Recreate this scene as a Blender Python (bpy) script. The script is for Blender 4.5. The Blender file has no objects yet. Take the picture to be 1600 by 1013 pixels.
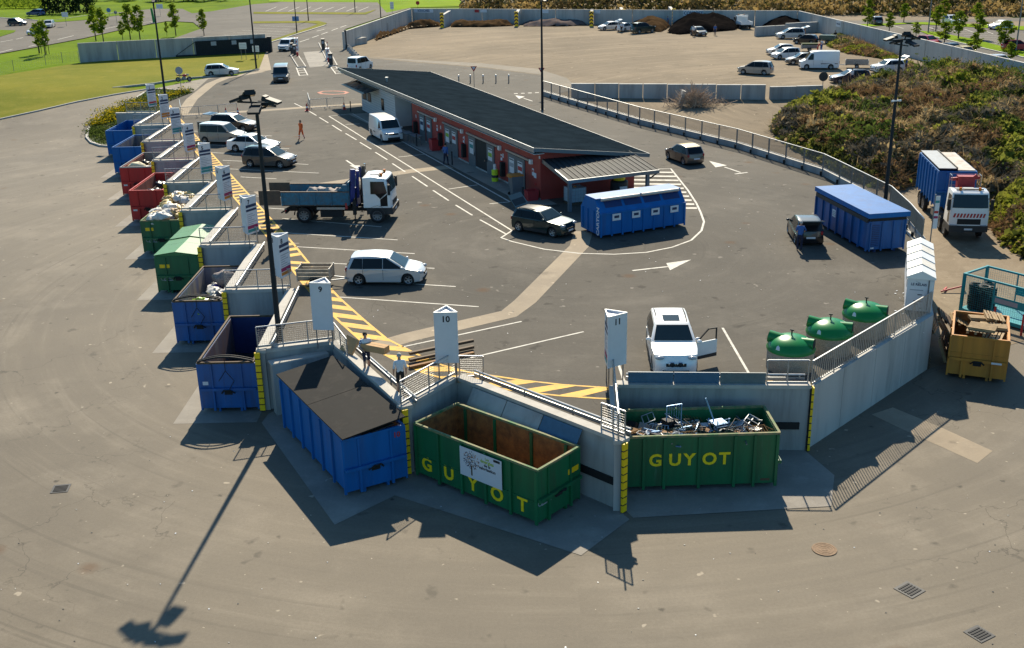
import bpy, bmesh, math, random
from mathutils import Vector, Matrix, noise
R = math.radians
rnd = random.Random(7)
scene = bpy.context.scene
col = scene.collection
# ---------------------------------------------------------------- camera, sky, sun, exposure
CH = 20.69; HP = 2.72                      # camera height, height of the upper yard (metres)
FPX = 1689.6; TH = R(20.218); RO = R(-1.157)
FW = Vector((0, math.cos(TH), -math.sin(TH)))
_u = Vector((0, math.sin(TH), math.cos(TH))); _r = Vector((1, 0, 0))
RT = _r * math.cos(RO) + _u * math.sin(RO)
UP = -_r * math.sin(RO) + _u * math.cos(RO)
cam_d = bpy.data.cameras.new('camera'); cam = bpy.data.objects.new('camera', cam_d); col.objects.link(cam)
cam.matrix_world = Matrix(((RT.x, UP.x, -FW.x, 0), (RT.y, UP.y, -FW.y, 0), (RT.z, UP.z, -FW.z, CH), (0, 0, 0, 1)))
cam_d.sensor_width = 36; cam_d.sensor_fit = 'HORIZONTAL'; cam_d.lens = 36 * FPX / 1600
cam_d.clip_start = .5; cam_d.clip_end = 3000
scene.camera = cam
SUN_AZ, SUN_EL = R(2.5), R(37.7)
world = bpy.data.worlds.new('World'); scene.world = world; world.use_nodes = True
wn = world.node_tree.nodes; wl = world.node_tree.links
sky = wn.new('ShaderNodeTexSky'); sky.sky_type = 'NISHITA'; sky.sun_disc = False
sky.sun_elevation = SUN_EL; sky.sun_rotation = SUN_AZ; sky.air_density = 1.0; sky.dust_density = .6; sky.ozone_density = 1.5
bg = wn['Background']; bg.inputs['Strength'].default_value = .074
tint = wn.new('ShaderNodeMix'); tint.data_type = 'RGBA'; tint.blend_type = 'MULTIPLY'; tint.inputs['Factor'].default_value = 1; tint.inputs['B'].default_value = (.60, .97, 1.15, 1)
wl.new(sky.outputs['Color'], tint.inputs['A']); wl.new(tint.outputs['Result'], bg.inputs['Color'])
sun_d = bpy.data.lights.new('sun', 'SUN'); sun_d.energy = 5.0; sun_d.angle = R(.53); sun_d.color = (1, .885, .69)
sun = bpy.data.objects.new('sun', sun_d); col.objects.link(sun)
sdir = Vector((math.sin(SUN_AZ) * math.cos(SUN_EL), math.cos(SUN_AZ) * math.cos(SUN_EL), math.sin(SUN_EL)))
sun.rotation_euler = (-sdir).to_track_quat('-Z', 'Y').to_euler(); sun.location = (0, 60, 60)
scene.view_settings.view_transform = 'Standard'; scene.view_settings.look = 'None'
scene.view_settings.exposure = .74; scene.view_settings.gamma = 1
scene.render.engine = 'CYCLES'
scene.cycles.max_bounces = 5; scene.cycles.diffuse_bounces = 2; scene.cycles.glossy_bounces = 2
scene.cycles.transmission_bounces = 3; scene.cycles.transparent_max_bounces = 6
# ---------------------------------------------------------------- surveying: image point -> place on the ground
def G(px, py, z=HP):
    d = FW + RT * ((px - 800) / FPX) - UP * ((py - 506.5) / FPX)
    t = (z - CH) / d.z
    return Vector((d.x * t, d.y * t, z))
def ss(t):
    t = min(1, max(0, t)); return t * t * (3 - 2 * t)
def TL(x, y): return HP * ss((y - 106) / 36)
def TR(x, y): return HP * ss((y - 80) / 45)
def GT(px, py, T):
    z = 1.5
    for _ in range(30):
        p = G(px, py, z); z = z * .5 + T(p.x, p.y) * .5
    return Vector((p.x, p.y, T(p.x, p.y)))
# ---------------------------------------------------------------- mesh builder
class MB:
    def __init__(s): s.v = []; s.f = []; s.m = []
    def add(s, vs, fs, mi=0):
        n = len(s.v); s.v += [tuple(v) for v in vs]
        for f in fs: s.f.append([i + n for i in f]); s.m.append(mi)
        return s
    def box(s, x0, x1, y0, y1, z0, z1, mi=0):
        return s.add([(x0, y0, z0), (x1, y0, z0), (x1, y1, z0), (x0, y1, z0), (x0, y0, z1), (x1, y0, z1), (x1, y1, z1), (x0, y1, z1)],
              [(0, 3, 2, 1), (4, 5, 6, 7), (0, 1, 5, 4), (1, 2, 6, 5), (2, 3, 7, 6), (3, 0, 4, 7)], mi)
    def cbox(s, c, d, M=None, mi=0):
        vs = [Vector((c[0] + sx * d[0] / 2, c[1] + sy * d[1] / 2, c[2] + sz * d[2] / 2)) for sz in (-1, 1) for sx, sy in ((-1, -1), (1, -1), (1, 1), (-1, 1))]
        if M: vs = [M @ v for v in vs]
        return s.add(vs, [(0, 3, 2, 1), (4, 5, 6, 7), (0, 1, 5, 4), (1, 2, 6, 5), (2, 3, 7, 6), (3, 0, 4, 7)], mi)
    def bar(s, p, q, w, h=None, mi=0):
        p = Vector(p); q = Vector(q); h = h or w; d = (q - p)
        if d.length < 1e-6: return s
        d.normalize(); a = d.cross(Vector((0, 0, 1)))
        a = Vector((1, 0, 0)) if a.length < 1e-3 else a.normalized()
        b = a.cross(d); a = a * w / 2; b = b * h / 2
        return s.add([p - a - b, p + a - b, p + a + b, p - a + b, q - a - b, q + a - b, q + a + b, q - a + b],
              [(0, 1, 2, 3), (4, 7, 6, 5), (0, 4, 5, 1), (1, 5, 6, 2), (2, 6, 7, 3), (3, 7, 4, 0)], mi)
    def tube(s, p, q, r, n=8, r2=None, mi=0):
        p = Vector(p); q = Vector(q); r2 = r if r2 is None else r2; d = (q - p).normalized()
        a = d.cross(Vector((0, 0, 1))); a = Vector((1, 0, 0)) if a.length < 1e-3 else a.normalized(); b = a.cross(d)
        vs = []
        for k in range(n):
            t = 2 * math.pi * k / n; o = a * math.cos(t) + b * math.sin(t); vs += [p + o * r, q + o * r2]
        fs = [(2 * k, 2 * k + 1, (2 * k + 3) % (2 * n), (2 * k + 2) % (2 * n)) for k in range(n)]
        fs += [[2 * k for k in range(n)], [2 * k + 1 for k in range(n)][::-1]]
        return s.add(vs, fs, mi)
    def path(s, pts, r, n=6, mi=0):
        for a, b in zip(pts, pts[1:]): s.tube(a, b, r, n, mi=mi)
        return s
    def prism(s, pts, z0, z1, mi=0):
        n = len(pts)
        vs = [(p[0], p[1], z0) for p in pts] + [(p[0], p[1], z1) for p in pts]
        fs = [list(range(n))[::-1], [i + n for i in range(n)]] + [(i, (i + 1) % n, n + (i + 1) % n, n + i) for i in range(n)]
        return s.add(vs, fs, mi)
    def lathe(s, prof, n=16, c=(0, 0, 0), mi=0):
        vs = []; m = len(prof)
        for k in range(n):
            t = 2 * math.pi * k / n
            vs += [(c[0] + r * math.cos(t), c[1] + r * math.sin(t), c[2] + z) for r, z in prof]
        fs = [(k * m + i, ((k + 1) % n) * m + i, ((k + 1) % n) * m + i + 1, k * m + i + 1) for k in range(n) for i in range(m - 1)]
        return s.add(vs, fs, mi)
    def blob(s, c, r, seed=0, amp=.25, M=None, mi=0, n=8, m=6):
        rr = random.Random(seed); o = Vector((rr.random() * 50, rr.random() * 50, rr.random() * 50)); vs = []; fs = []
        for i in range(m + 1):
            ph = math.pi * i / m
            for k in range(n):
                t = 2 * math.pi * k / n; d = Vector((math.sin(ph) * math.cos(t), math.sin(ph) * math.sin(t), math.cos(ph)))
                q = d * (1 + amp * noise.noise(d * 1.7 + o)); q = Vector((q.x * r[0], q.y * r[1], q.z * r[2]))
                if M: q = M @ q
                vs.append(Vector(c) + q)
        for i in range(m):
            for k in range(n): fs.append((i * n + k, (i + 1) * n + k, (i + 1) * n + (k + 1) % n, i * n + (k + 1) % n))
        return s.add(vs, fs, mi)
    def mesh(s, name, mats, smooth=None):
        me = bpy.data.meshes.new(name); me.from_pydata(s.v, [], s.f)
        for m in (mats if isinstance(mats, (list, tuple)) else [mats]): me.materials.append(m)
        if any(s.m): me.polygons.foreach_set('material_index', s.m)
        bm = bmesh.new(); bm.from_mesh(me)
        bmesh.ops.remove_doubles(bm, verts=bm.verts, dist=1e-5) if smooth else None
        bmesh.ops.recalc_face_normals(bm, faces=bm.faces); bm.to_mesh(me); bm.free()
        if smooth:
            me.polygons.foreach_set('use_smooth', [True] * len(me.polygons)); me.set_sharp_from_angle(angle=R(smooth))
        me.update(); return me
    def build(s, name, mats, parent=None, smooth=None, **kw):
        return obj(name, s.mesh(name, mats, smooth), parent, **kw)
def obj(name, me, parent=None, loc=None, rz=None, label=None, cat=None, group=None, kind=None, rot=None):
    o = bpy.data.objects.new(name, me); col.objects.link(o)
    if parent: o.parent = parent
    if loc is not None: o.location = loc
    if rz is not None: o.rotation_euler = (0, 0, rz)
    if rot is not None: o.rotation_euler = rot
    tag(o, label, cat, group, kind); return o
def tag(o, label=None, cat=None, group=None, kind=None):
    if label: o['label'] = label
    if cat: o['category'] = cat
    if group: o['group'] = group
    if kind: o['kind'] = kind
    return o
def thing(name, label, cat, loc=(0, 0, 0), rz=0, group=None):
    return obj(name, None, None, loc, rz, label, cat, group)
def kids(o): return [c for c in ALLKIDS(o)]
def ALLKIDS(o): return list(o.children)
def copy_tree(o, parent=None):
    c = o.copy(); col.objects.link(c); c.parent = parent
    for ch in list(o.children): copy_tree(ch, c)
    return c
def clone(o, loc, rz=None, label=None, group=None):
    c = copy_tree(o); c.location = loc
    if rz is not None: c.rotation_euler = (0, 0, rz)
    if label: c['label'] = label
    if group: c['group'] = group
    return c
_txt = {}
def text(s, size, name, m, parent, M, ext=.006, kind=None):
    key = (s, size, m.name)
    if key not in _txt:
        cu = bpy.data.curves.new('lettering', 'FONT'); cu.body = s; cu.size = size; cu.extrude = ext; cu.align_x = 'CENTER'; cu.align_y = 'CENTER'; cu.resolution_u = 3; cu.offset = size * .028
        t = bpy.data.objects.new('t', cu); me = bpy.data.meshes.new_from_object(t); bpy.data.objects.remove(t); me.materials.clear(); me.materials.append(m); me.name = name; _txt[key] = me
    o = obj(name, _txt[key], parent); o.matrix_local = M
    if kind: o['kind'] = kind
    return o
def frame(o, x, y):     # matrix with given x and y axes (z = x cross y) at o
    x = Vector(x).normalized(); y = Vector(y).normalized(); z = x.cross(y)
    return Matrix(((x.x, y.x, z.x, o[0]), (x.y, y.y, z.y, o[1]), (x.z, y.z, z.z, o[2]), (0, 0, 0, 1)))
# ---------------------------------------------------------------- materials
MATS = {}
def mat(name, c, rough=.6, metal=0, var=.25, scale=3, bump=0, bscale=60, c2=None, spec=.5, dirt=0, dscale=1.2, dcol=(.10, .075, .05), streak=False, coat=0, scuff=0):
    m = bpy.data.materials.new(name); m.use_nodes = True; MATS[name] = m
    N = m.node_tree.nodes; L = m.node_tree.links; b = N['Principled BSDF']
    b.inputs['Roughness'].default_value = rough; b.inputs['Metallic'].default_value = metal
    b.inputs['Specular IOR Level'].default_value = spec
    if coat: b.inputs['Coat Weight'].default_value = coat; b.inputs['Coat Roughness'].default_value = .05
    tc = N.new('ShaderNodeTexCoord'); oi = N.new('ShaderNodeObjectInfo')
    ad = N.new('ShaderNodeVectorMath'); ad.operation = 'ADD'; L.new(tc.outputs['Object'], ad.inputs[0])
    cm = N.new('ShaderNodeVectorMath'); cm.operation = 'SCALE'; L.new(oi.outputs['Location'], cm.inputs[0]); cm.inputs['Scale'].default_value = 1.37
    L.new(cm.outputs[0], ad.inputs[1]); vec = ad.outputs[0]
    if streak:
        mp = N.new('ShaderNodeMapping'); mp.inputs['Scale'].default_value = (1, 1, .12); L.new(vec, mp.inputs['Vector']); vec = mp.outputs[0]
    nz = N.new('ShaderNodeTexNoise'); nz.inputs['Scale'].default_value = scale; nz.inputs['Detail'].default_value = 5; nz.inputs['Roughness'].default_value = .6; L.new(vec, nz.inputs['Vector'])
    rp = N.new('ShaderNodeMapRange'); rp.inputs[1].default_value = .32; rp.inputs[2].default_value = .68; L.new(nz.outputs['Fac'], rp.inputs[0])
    mx = N.new('ShaderNodeMix'); mx.data_type = 'RGBA'; L.new(rp.outputs[0], mx.inputs['Factor'])
    mx.inputs['A'].default_value = (*c, 1); c2 = c2 or tuple(x * (1 - var) for x in c); mx.inputs['B'].default_value = (*c2, 1)
    out = mx.outputs['Result']
    if dirt:
        n2 = N.new('ShaderNodeTexNoise'); n2.inputs['Scale'].default_value = dscale; n2.inputs['Detail'].default_value = 8; n2.inputs['Roughness'].default_value = .7; L.new(vec, n2.inputs['Vector'])
        r2 = N.new('ShaderNodeMapRange'); r2.inputs[1].default_value = .5; r2.inputs[2].default_value = .72; r2.inputs[4].default_value = dirt; L.new(n2.outputs['Fac'], r2.inputs[0])
        m2 = N.new('ShaderNodeMix'); m2.data_type = 'RGBA'; L.new(r2.outputs[0], m2.inputs['Factor']); L.new(out, m2.inputs['A']); m2.inputs['B'].default_value = (*dcol, 1); out = m2.outputs['Result']
    if scuff:
        n4 = N.new('ShaderNodeTexNoise'); n4.inputs['Scale'].default_value = 5; n4.inputs['Detail'].default_value = 9; n4.inputs['Roughness'].default_value = .8; L.new(vec, n4.inputs['Vector'])
        r4 = N.new('ShaderNodeMapRange'); r4.inputs[1].default_value = .60; r4.inputs[2].default_value = .68; r4.inputs[4].default_value = scuff; L.new(n4.outputs['Fac'], r4.inputs[0])
        m4 = N.new('ShaderNodeMix'); m4.data_type = 'RGBA'; L.new(r4.outputs[0], m4.inputs['Factor']); L.new(out, m4.inputs['A']); m4.inputs['B'].default_value = (*[x * .6 + .1 for x in c], 1); out = m4.outputs['Result']
    L.new(out, b.inputs['Base Color'])
    if bump:
        n3 = N.new('ShaderNodeTexNoise'); n3.inputs['Scale'].default_value = bscale; n3.inputs['Detail'].default_value = 4; L.new(ad.outputs[0], n3.inputs['Vector'])
        bp = N.new('ShaderNodeBump'); bp.inputs['Strength'].default_value = bump; bp.inputs['Distance'].default_value = .02; L.new(n3.outputs['Fac'], bp.inputs['Height']); L.new(bp.outputs[0], b.inputs['Normal'])
    return m
def ground_mat(name, base, dark, light, tracks=.3, rings=None, grain=.25, spots=.5, rough=.85, scale=.12, cracks=0, spec=.2):
    m = bpy.data.materials.new(name); m.use_nodes = True; MATS[name] = m
    N = m.node_tree.nodes; L = m.node_tree.links; b = N['Principled BSDF']; b.inputs['Roughness'].default_value = rough; b.inputs['Specular IOR Level'].default_value = spec
    geo = N.new('ShaderNodeNewGeometry'); pos = geo.outputs['Position']
    def nz(sc, det=4, ro=.55, v=None):
        n = N.new('ShaderNodeTexNoise'); n.inputs['Scale'].default_value = sc; n.inputs['Detail'].default_value = det; n.inputs['Roughness'].default_value = ro; L.new(v or pos, n.inputs['Vector']); return n.outputs['Fac']
    def rng(x, a, c, lo=0, hi=1):
        r = N.new('ShaderNodeMapRange'); r.inputs[1].default_value = a; r.inputs[2].default_value = c; r.inputs[3].default_value = lo; r.inputs[4].default_value = hi; L.new(x, r.inputs[0]); return r.outputs[0]
    def mix(f, a, c, mode='MIX'):
        x = N.new('ShaderNodeMix'); x.data_type = 'RGBA'; x.blend_type = mode; L.new(f, x.inputs['Factor'])
        for s_, q in (('A', a), ('B', c)):
            if isinstance(q, tuple): x.inputs[s_].default_value = (*q, 1)
            else: L.new(q, x.inputs[s_])
        return x.outputs['Result']
    c = mix(rng(nz(scale, 6, .6), .35, .65), base, dark)
    c = mix(rng(nz(scale * 3.1, 5, .65), .5, .75, 0, .7), c, light)
    if rings:
        sb = N.new('ShaderNodeVectorMath'); sb.operation = 'SUBTRACT'; L.new(pos, sb.inputs[0]); sb.inputs[1].default_value = rings
        ln = N.new('ShaderNodeVectorMath'); ln.operation = 'LENGTH'; L.new(sb.outputs[0], ln.inputs[0])
        sp = N.new('ShaderNodeSeparateXYZ'); L.new(sb.outputs[0], sp.inputs[0])
        at = N.new('ShaderNodeMath'); at.operation = 'ARCTAN2'; L.new(sp.outputs[0], at.inputs[0]); L.new(sp.outputs[1], at.inputs[1])
        cb = N.new('ShaderNodeCombineXYZ'); L.new(ln.outputs['Value'], cb.inputs[0]); L.new(at.outputs[0], cb.inputs[1])
        mp = N.new('ShaderNodeMapping'); mp.inputs['Scale'].default_value = (1.1, 1.6, 1); L.new(cb.outputs[0], mp.inputs['Vector'])
        t = nz(.9, 6, .7, mp.outputs[0])
        c = mix(rng(t, .45, .7, 0, tracks), c, dark); c = mix(rng(t, .45, .25, 0, tracks * .8), c, light)
        mp = N.new('ShaderNodeMapping'); mp.inputs['Scale'].default_value = (3.2, .9, 1); L.new(cb.outputs[0], mp.inputs['Vector'])
        t2 = nz(1.0, 2, .5, mp.outputs[0]); mk = N.new('ShaderNodeMath'); mk.operation = 'MULTIPLY'; L.new(rng(t2, .60, .66, 0, 1), mk.inputs[0]); L.new(rng(nz(.09, 3), .48, .6), mk.inputs[1])
        c = mix(rng(mk.outputs[0], 0, 1, 0, tracks * .75), c, tuple(x * .7 for x in dark))
    g = nz(9, 6, .75)
    c = mix(rng(g, .3, .7, grain * .8, 0), c, tuple(x * .55 for x in dark))
    c = mix(rng(nz(70, 2), .52, .75, 0, grain * .7), c, light)
    if spots:
        c = mix(rng(nz(.8, 3, .5), .66, .72, 0, spots), c, tuple(x * .6 for x in dark))
        c = mix(rng(nz(1.7, 2, .5), .72, .76, 0, spots * .8), c, tuple(min(1, x * 1.5) for x in light))
    if cracks:
        for sc_, r0_, k_, cc in ((.55, .05, .85, tuple(x * .35 for x in dark)), (1.3, .035, .7, tuple(min(1, x * 1.9) for x in light)), (.23, .07, .6, (.11, .06, .03))):
            v2 = N.new('ShaderNodeTexVoronoi'); v2.inputs['Scale'].default_value = sc_; d2 = N.new('ShaderNodeVectorMath'); d2.operation = 'ADD'; L.new(pos, d2.inputs[0]); n6 = N.new('ShaderNodeTexNoise'); n6.inputs['Scale'].default_value = 5; L.new(pos, n6.inputs['Vector']); s6 = N.new('ShaderNodeVectorMath'); s6.operation = 'SCALE'; s6.inputs['Scale'].default_value = .25; L.new(n6.outputs['Color'], s6.inputs[0]); L.new(s6.outputs[0], d2.inputs[1]); L.new(d2.outputs[0], v2.inputs['Vector'])
            c = mix(rng(v2.outputs['Distance'], r0_ * .5, r0_ * 1.6, k_, 0), c, cc)
        vo = N.new('ShaderNodeTexVoronoi'); vo.feature = 'DISTANCE_TO_EDGE'; vo.inputs['Scale'].default_value = .16
        wv = N.new('ShaderNodeVectorMath'); wv.operation = 'ADD'; L.new(pos, wv.inputs[0]); n5 = N.new('ShaderNodeTexNoise'); n5.inputs['Scale'].default_value = .5; n5.inputs['Detail'].default_value = 6; L.new(pos, n5.inputs['Vector'])
        s5 = N.new('ShaderNodeVectorMath'); s5.operation = 'SCALE'; s5.inputs['Scale'].default_value = 4; L.new(n5.outputs['Color'], s5.inputs[0]); L.new(s5.outputs[0], wv.inputs[1]); L.new(wv.outputs[0], vo.inputs['Vector'])
        mk = rng(nz(.07, 2), .52, .6); ck = rng(vo.outputs['Distance'], .0, .006, cracks, 0)
        mm = N.new('ShaderNodeMath'); mm.operation = 'MULTIPLY'; L.new(mk, mm.inputs[0]); L.new(ck, mm.inputs[1]); c = mix(mm.outputs[0], c, tuple(x * .5 for x in dark))
    L.new(c, b.inputs['Base Color'])
    bp = N.new('ShaderNodeBump'); bp.inputs['Strength'].default_value = .35; bp.inputs['Distance'].default_value = .03; L.new(nz(28, 4, .7), bp.inputs['Height']); L.new(bp.outputs[0], b.inputs['Normal'])
    return m
def glass(name, c=(.02, .03, .035)):
    m = mat(name, c, rough=.1, var=.1, spec=.22); return m
M_ASPH_LOW = ground_mat('asphalt_lower', (.20, .168, .123), (.135, .114, .086), (.28, .238, .18), tracks=.62, rings=(2, 64, 0), scale=.06, cracks=.8, rough=.72, spec=.2, grain=.45, spots=.8)
M_ASPH_UP = ground_mat('asphalt_upper', (.128, .115, .097), (.09, .082, .07), (.18, .162, .136), tracks=.45, grain=.4, spots=.8, rings=(4, 62, 2.7), scale=.09, cracks=.7, rough=.8, spec=.06)
M_ASPH_ROAD = ground_mat('asphalt_road', (.17, .155, .135), (.13, .12, .105), (.22, .2, .17), tracks=.3, rings=(-60, 400, 0), scale=.05, spec=.05)
M_DIRT = ground_mat('dirt', (.30, .24, .168), (.19, .155, .112), (.38, .305, .215), tracks=.9, rings=(38, 118, 2), scale=.045, grain=.5, spots=.7, spec=.03)
M_DIRT2 = ground_mat('dirt_dark', (.27, .21, .14), (.18, .135, .085), (.36, .29, .2), tracks=.4, rings=(38, 60, 0), scale=.15, grain=.5)
M_LAWN = ground_mat('dry_lawn', (.235, .218, .028), (.15, .17, .02), (.32, .27, .055), tracks=0, scale=.11, grain=.8, spec=.02, spots=.3)
M_GRASS = ground_mat('green_grass', (.15, .235, .006), (.085, .15, .006), (.23, .29, .012), tracks=0, scale=.06, grain=.7, spots=.3, spec=.02)
M_FIELD = ground_mat('bright_field', (.20, .31, .003), (.13, .22, .003), (.27, .36, .008), tracks=0, scale=.06, grain=.5, spots=.2, spec=.02)
M_BANK = ground_mat('dry_bank', (.24, .165, .065), (.12, .09, .035), (.36, .25, .10), tracks=0, scale=.05, grain=.6, spots=.4)
M_SOIL = ground_mat('bed_ground', (.055, .085, .018), (.035, .05, .014), (.09, .12, .025), tracks=0, scale=.4, grain=.6)
M_CONC_G = ground_mat('concrete_apron', (.30, .275, .235), (.22, .2, .175), (.36, .33, .285), tracks=0, scale=.3, grain=.3, spots=.9)
M_PATH = ground_mat('beige_path', (.34, .275, .195), (.27, .22, .16), (.40, .33, .24), tracks=0, scale=.3, grain=.3, spots=.6)
M_CONC = mat('concrete', (.42, .41, .385), .85, var=.25, scale=.9, bump=.2, dirt=.6, dscale=.9, dcol=(.19, .18, .165), streak=True, scuff=.25)
M_CONC_L = mat('pale_concrete', (.50, .47, .42), .85, var=.2, scale=2, bump=.2, dirt=.4, dcol=(.25, .23, .2))
M_CONC_W = mat('wall_concrete', (.52, .50, .46), .85, var=.2, scale=.5, bump=.2, dirt=.65, dscale=.9, dcol=(.22, .21, .19), streak=True, scuff=.25)
M_GALV = mat('galvanised_steel', (.42, .43, .44), .42, .75, var=.2, scale=6)
M_STEEL = mat('grey_steel', (.22, .23, .24), .45, .6, var=.25, scale=6)
M_POLE = mat('dark_pole_paint', (.024, .03, .036), .55, 0, var=.2, spec=.15)
M_BLACK = mat('black_rubber', (.013, .013, .014), .75, var=.3, scale=8)
M_DARK = mat('dark_grey_plastic', (.03, .03, .032), .6, var=.2)
M_WHITE = mat('white_paint', (.78, .78, .76), .4, var=.05)
M_LINE = mat('road_paint_white', (.62, .59, .52), .8, var=.2, scale=3, dirt=.75, dscale=2.5, dcol=(.2, .185, .16))
M_YEL = mat('road_paint_yellow', (.74, .40, .02), .75, var=.2, scale=2, dirt=.75, dscale=2.2, dcol=(.17, .14, .10))
M_YPL = mat('yellow_plastic', (1, .62, .004), .5, var=.1)
M_BLUE = mat('blue_steel', (.010, .115, .36), .45, var=.3, scale=2, dirt=.75, dscale=2.2, dcol=(.03, .045, .09), streak=True, scuff=.6)
M_BLUE2 = mat('bright_blue_steel', (.010, .14, .42), .55, spec=.2, var=.2, scale=2, streak=True, scuff=.5, dirt=.45, dscale=1.5, dcol=(.05, .09, .2))
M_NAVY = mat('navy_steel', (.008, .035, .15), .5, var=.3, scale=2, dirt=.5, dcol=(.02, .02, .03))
M_RED = mat('red_steel', (.58, .012, .012), .5, var=.3, scale=2, streak=True, dirt=.4, dcol=(.10, .02, .015))
M_GREEN = mat('green_steel', (.006, .15, .055), .45, var=.3, scale=2, streak=True, dirt=.6, dscale=2.2, dcol=(.035, .065, .03), scuff=.45)
M_GREENL = mat('light_green_lid', (.05, .21, .065), .5, var=.15, scale=1.5, dirt=.3, dcol=(.05, .10, .04))
M_RUST = mat('rusty_inside', (.30, .14, .035), .8, c2=(.12, .06, .02), scale=3, dirt=.6, dscale=4, dcol=(.38, .2, .05), bump=.3, bscale=30)
M_RIMRUST = mat('worn_rim', (.05, .17, .07), .7, c2=(.30, .23, .13), scale=3, spec=.15)
M_WORN = mat('worn_blue_inside', (.10, .12, .22), .7, c2=(.38, .31, .22), scale=1.6, dirt=.4, dcol=(.08, .05, .03), streak=True)
M_OCHRE = mat('ochre_steel', (.62, .25, .03), .5, var=.3, scale=2, streak=True, scuff=.6, dirt=.5, dcol=(.2, .11, .03))
M_LIDBLK = mat('black_lid', (.024, .023, .022), .8, spec=.1, var=.25, scale=1.2, dirt=.3, dcol=(.09, .08, .07))
M_WOOD = mat('pale_wood', (.42, .29, .15), .8, var=.35, scale=4, dirt=.4, dcol=(.18, .11, .05))
M_WOODD = mat('dark_wood', (.12, .075, .04), .8, var=.35, scale=4)
M_CARD = mat('cardboard', (.50, .30, .14), .85, var=.15)
M_REDWALL = mat('red_cladding', (.36, .042, .028), .65, var=.15, scale=1.5, bump=.05)
M_ROOF = mat('slate_blue_roof', (.017, .027, .036), .9, var=.35, scale=.7, bump=.15, bscale=20, spec=0)
M_FASCIA = mat('grey_fascia', (.33, .34, .35), .35, .5, var=.08)
M_GREYDOOR = mat('grey_door', (.13, .15, .165), .5, var=.08)
M_WHITEWALL = mat('white_boarding', (.55, .56, .56), .7, var=.08, scale=2)
M_GREYWALL = mat('grey_boarding', (.15, .165, .175), .7, var=.1)
M_GLASS = glass('dark_glass', (.008, .012, .015)); M_GLASSB = glass('blue_glass', (.018, .035, .045))
M_SIGNW = mat('sign_white', (.66, .68, .71), .45, var=.05)
M_PRINT = mat('print_black', (.02, .02, .025), .7, var=.1)
M_PRNAVY = mat('print_navy', (.02, .035, .09), .6, var=.1); M_PRTEAL = mat('print_teal', (.03, .26, .27), .6, var=.1); M_PRMAG = mat('print_magenta', (.32, .02, .10), .6, var=.1)
M_PRRED = mat('print_red', (.45, .03, .03), .6, var=.1); M_PROR = mat('print_orange', (.55, .2, .02), .6, var=.1); M_PRGREY = mat('print_grey', (.35, .37, .40), .6, var=.1)
M_LETY = mat('yellow_lettering', (1, .72, .006), .5, var=.2, scale=8)
M_TEAL = mat('turquoise_steel', (.01, .29, .33), .45, var=.2, dirt=.2, dcol=(.03, .12, .13))
M_IGLOO = mat('green_fibreglass', (.010, .21, .05), .3, spec=.35, var=.12, scale=1)
M_PEBBLE = mat('pebble_concrete', (.50, .42, .33), .9, c2=(.20, .17, .13), scale=28, bump=.8, bscale=30)
M_TEXT_ROOF = mat('cream_roof', (.72, .68, .60), .6, var=.12, scale=3, dirt=.3, dcol=(.35, .3, .24))
M_CHROME = mat('chrome', (.6, .6, .6), .15, 1, var=.1)
M_LAMPW = mat('lamp_clear', (.34, .37, .40), .12, .1, var=.1); M_LAMPR = mat('lamp_red', (.35, .008, .01), .2, var=.1); M_LAMPO = mat('lamp_orange', (.75, .2, .01), .3, var=.1)
M_ORANGE = mat('hi_vis_orange', (.85, .14, .02), .8, var=.15); M_HIVISY = mat('hi_vis_yellow', (.6, .75, .03), .8, var=.1)
M_SKIN = mat('skin', (.45, .26, .18), .6, var=.1); M_SHOE = mat('shoe', (.03, .025, .022), .7)
M_HAIRD = mat('dark_hair', (.03, .02, .014), .8); M_HAIRG = mat('grey_hair', (.45, .43, .40), .8)
def cloth(n, c): return mat(n, c, .9, var=.2, scale=6)
M_CWHITE = cloth('white_cloth', (.75, .76, .78)); M_CNAVY = cloth('navy_cloth', (.015, .02, .05)); M_CBLACK = cloth('black_cloth', (.015, .015, .017)); M_CBLUE = cloth('blue_cloth', (.05, .13, .36)); M_CRED = cloth('red_cloth', (.5, .03, .03)); M_CGREY = cloth('grey_cloth', (.2, .2, .21)); M_CBROWN = cloth('brown_cloth', (.2, .13, .08))
# ---------------------------------------------------------------- ground sheets
def zone(name, pts, T, off, m, kind='structure', parent=None, smooth=False):
    bm = bmesh.new(); vs = [bm.verts.new((p[0], p[1], 0)) for p in pts]; bm.faces.new(vs).normal_update()
    bmesh.ops.triangulate(bm, faces=bm.faces)
    if callable(T):
        y = 78
        while y < 146:
            bmesh.ops.bisect_plane(bm, geom=bm.verts[:] + bm.edges[:] + bm.faces[:], plane_co=(0, y, 0), plane_no=(0, 1, 0)); y += 3
    for v in bm.verts: v.co.z = (T(v.co.x, v.co.y) if callable(T) else T) + off
    bmesh.ops.recalc_face_normals(bm, faces=bm.faces)
    bm.normal_update()
    for f in bm.faces:
        if f.normal.z < 0: f.normal_flip()
    me = bpy.data.meshes.new(name); bm.to_mesh(me); bm.free(); me.materials.append(m)
    return obj(name, me, parent, kind=None if parent else kind)
def gx(pts, z=HP): return [G(a, b, z).xy for a, b in pts]
def tx(pts, T): return [GT(a, b, T).xy for a, b in pts]
def TB(x, y): return TL(x, y) if x < -12 else TR(x, y)
zone('ground', [(-900, -100), (-14, -100), (-14, 1500), (-900, 1500)], lambda x, y: TL(x, y), -.12, M_GRASS)
zone('ground', [(-14, -100), (900, -100), (900, 1500), (-14, 1500)], lambda x, y: TR(x, y), -.12, M_GRASS)
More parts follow.
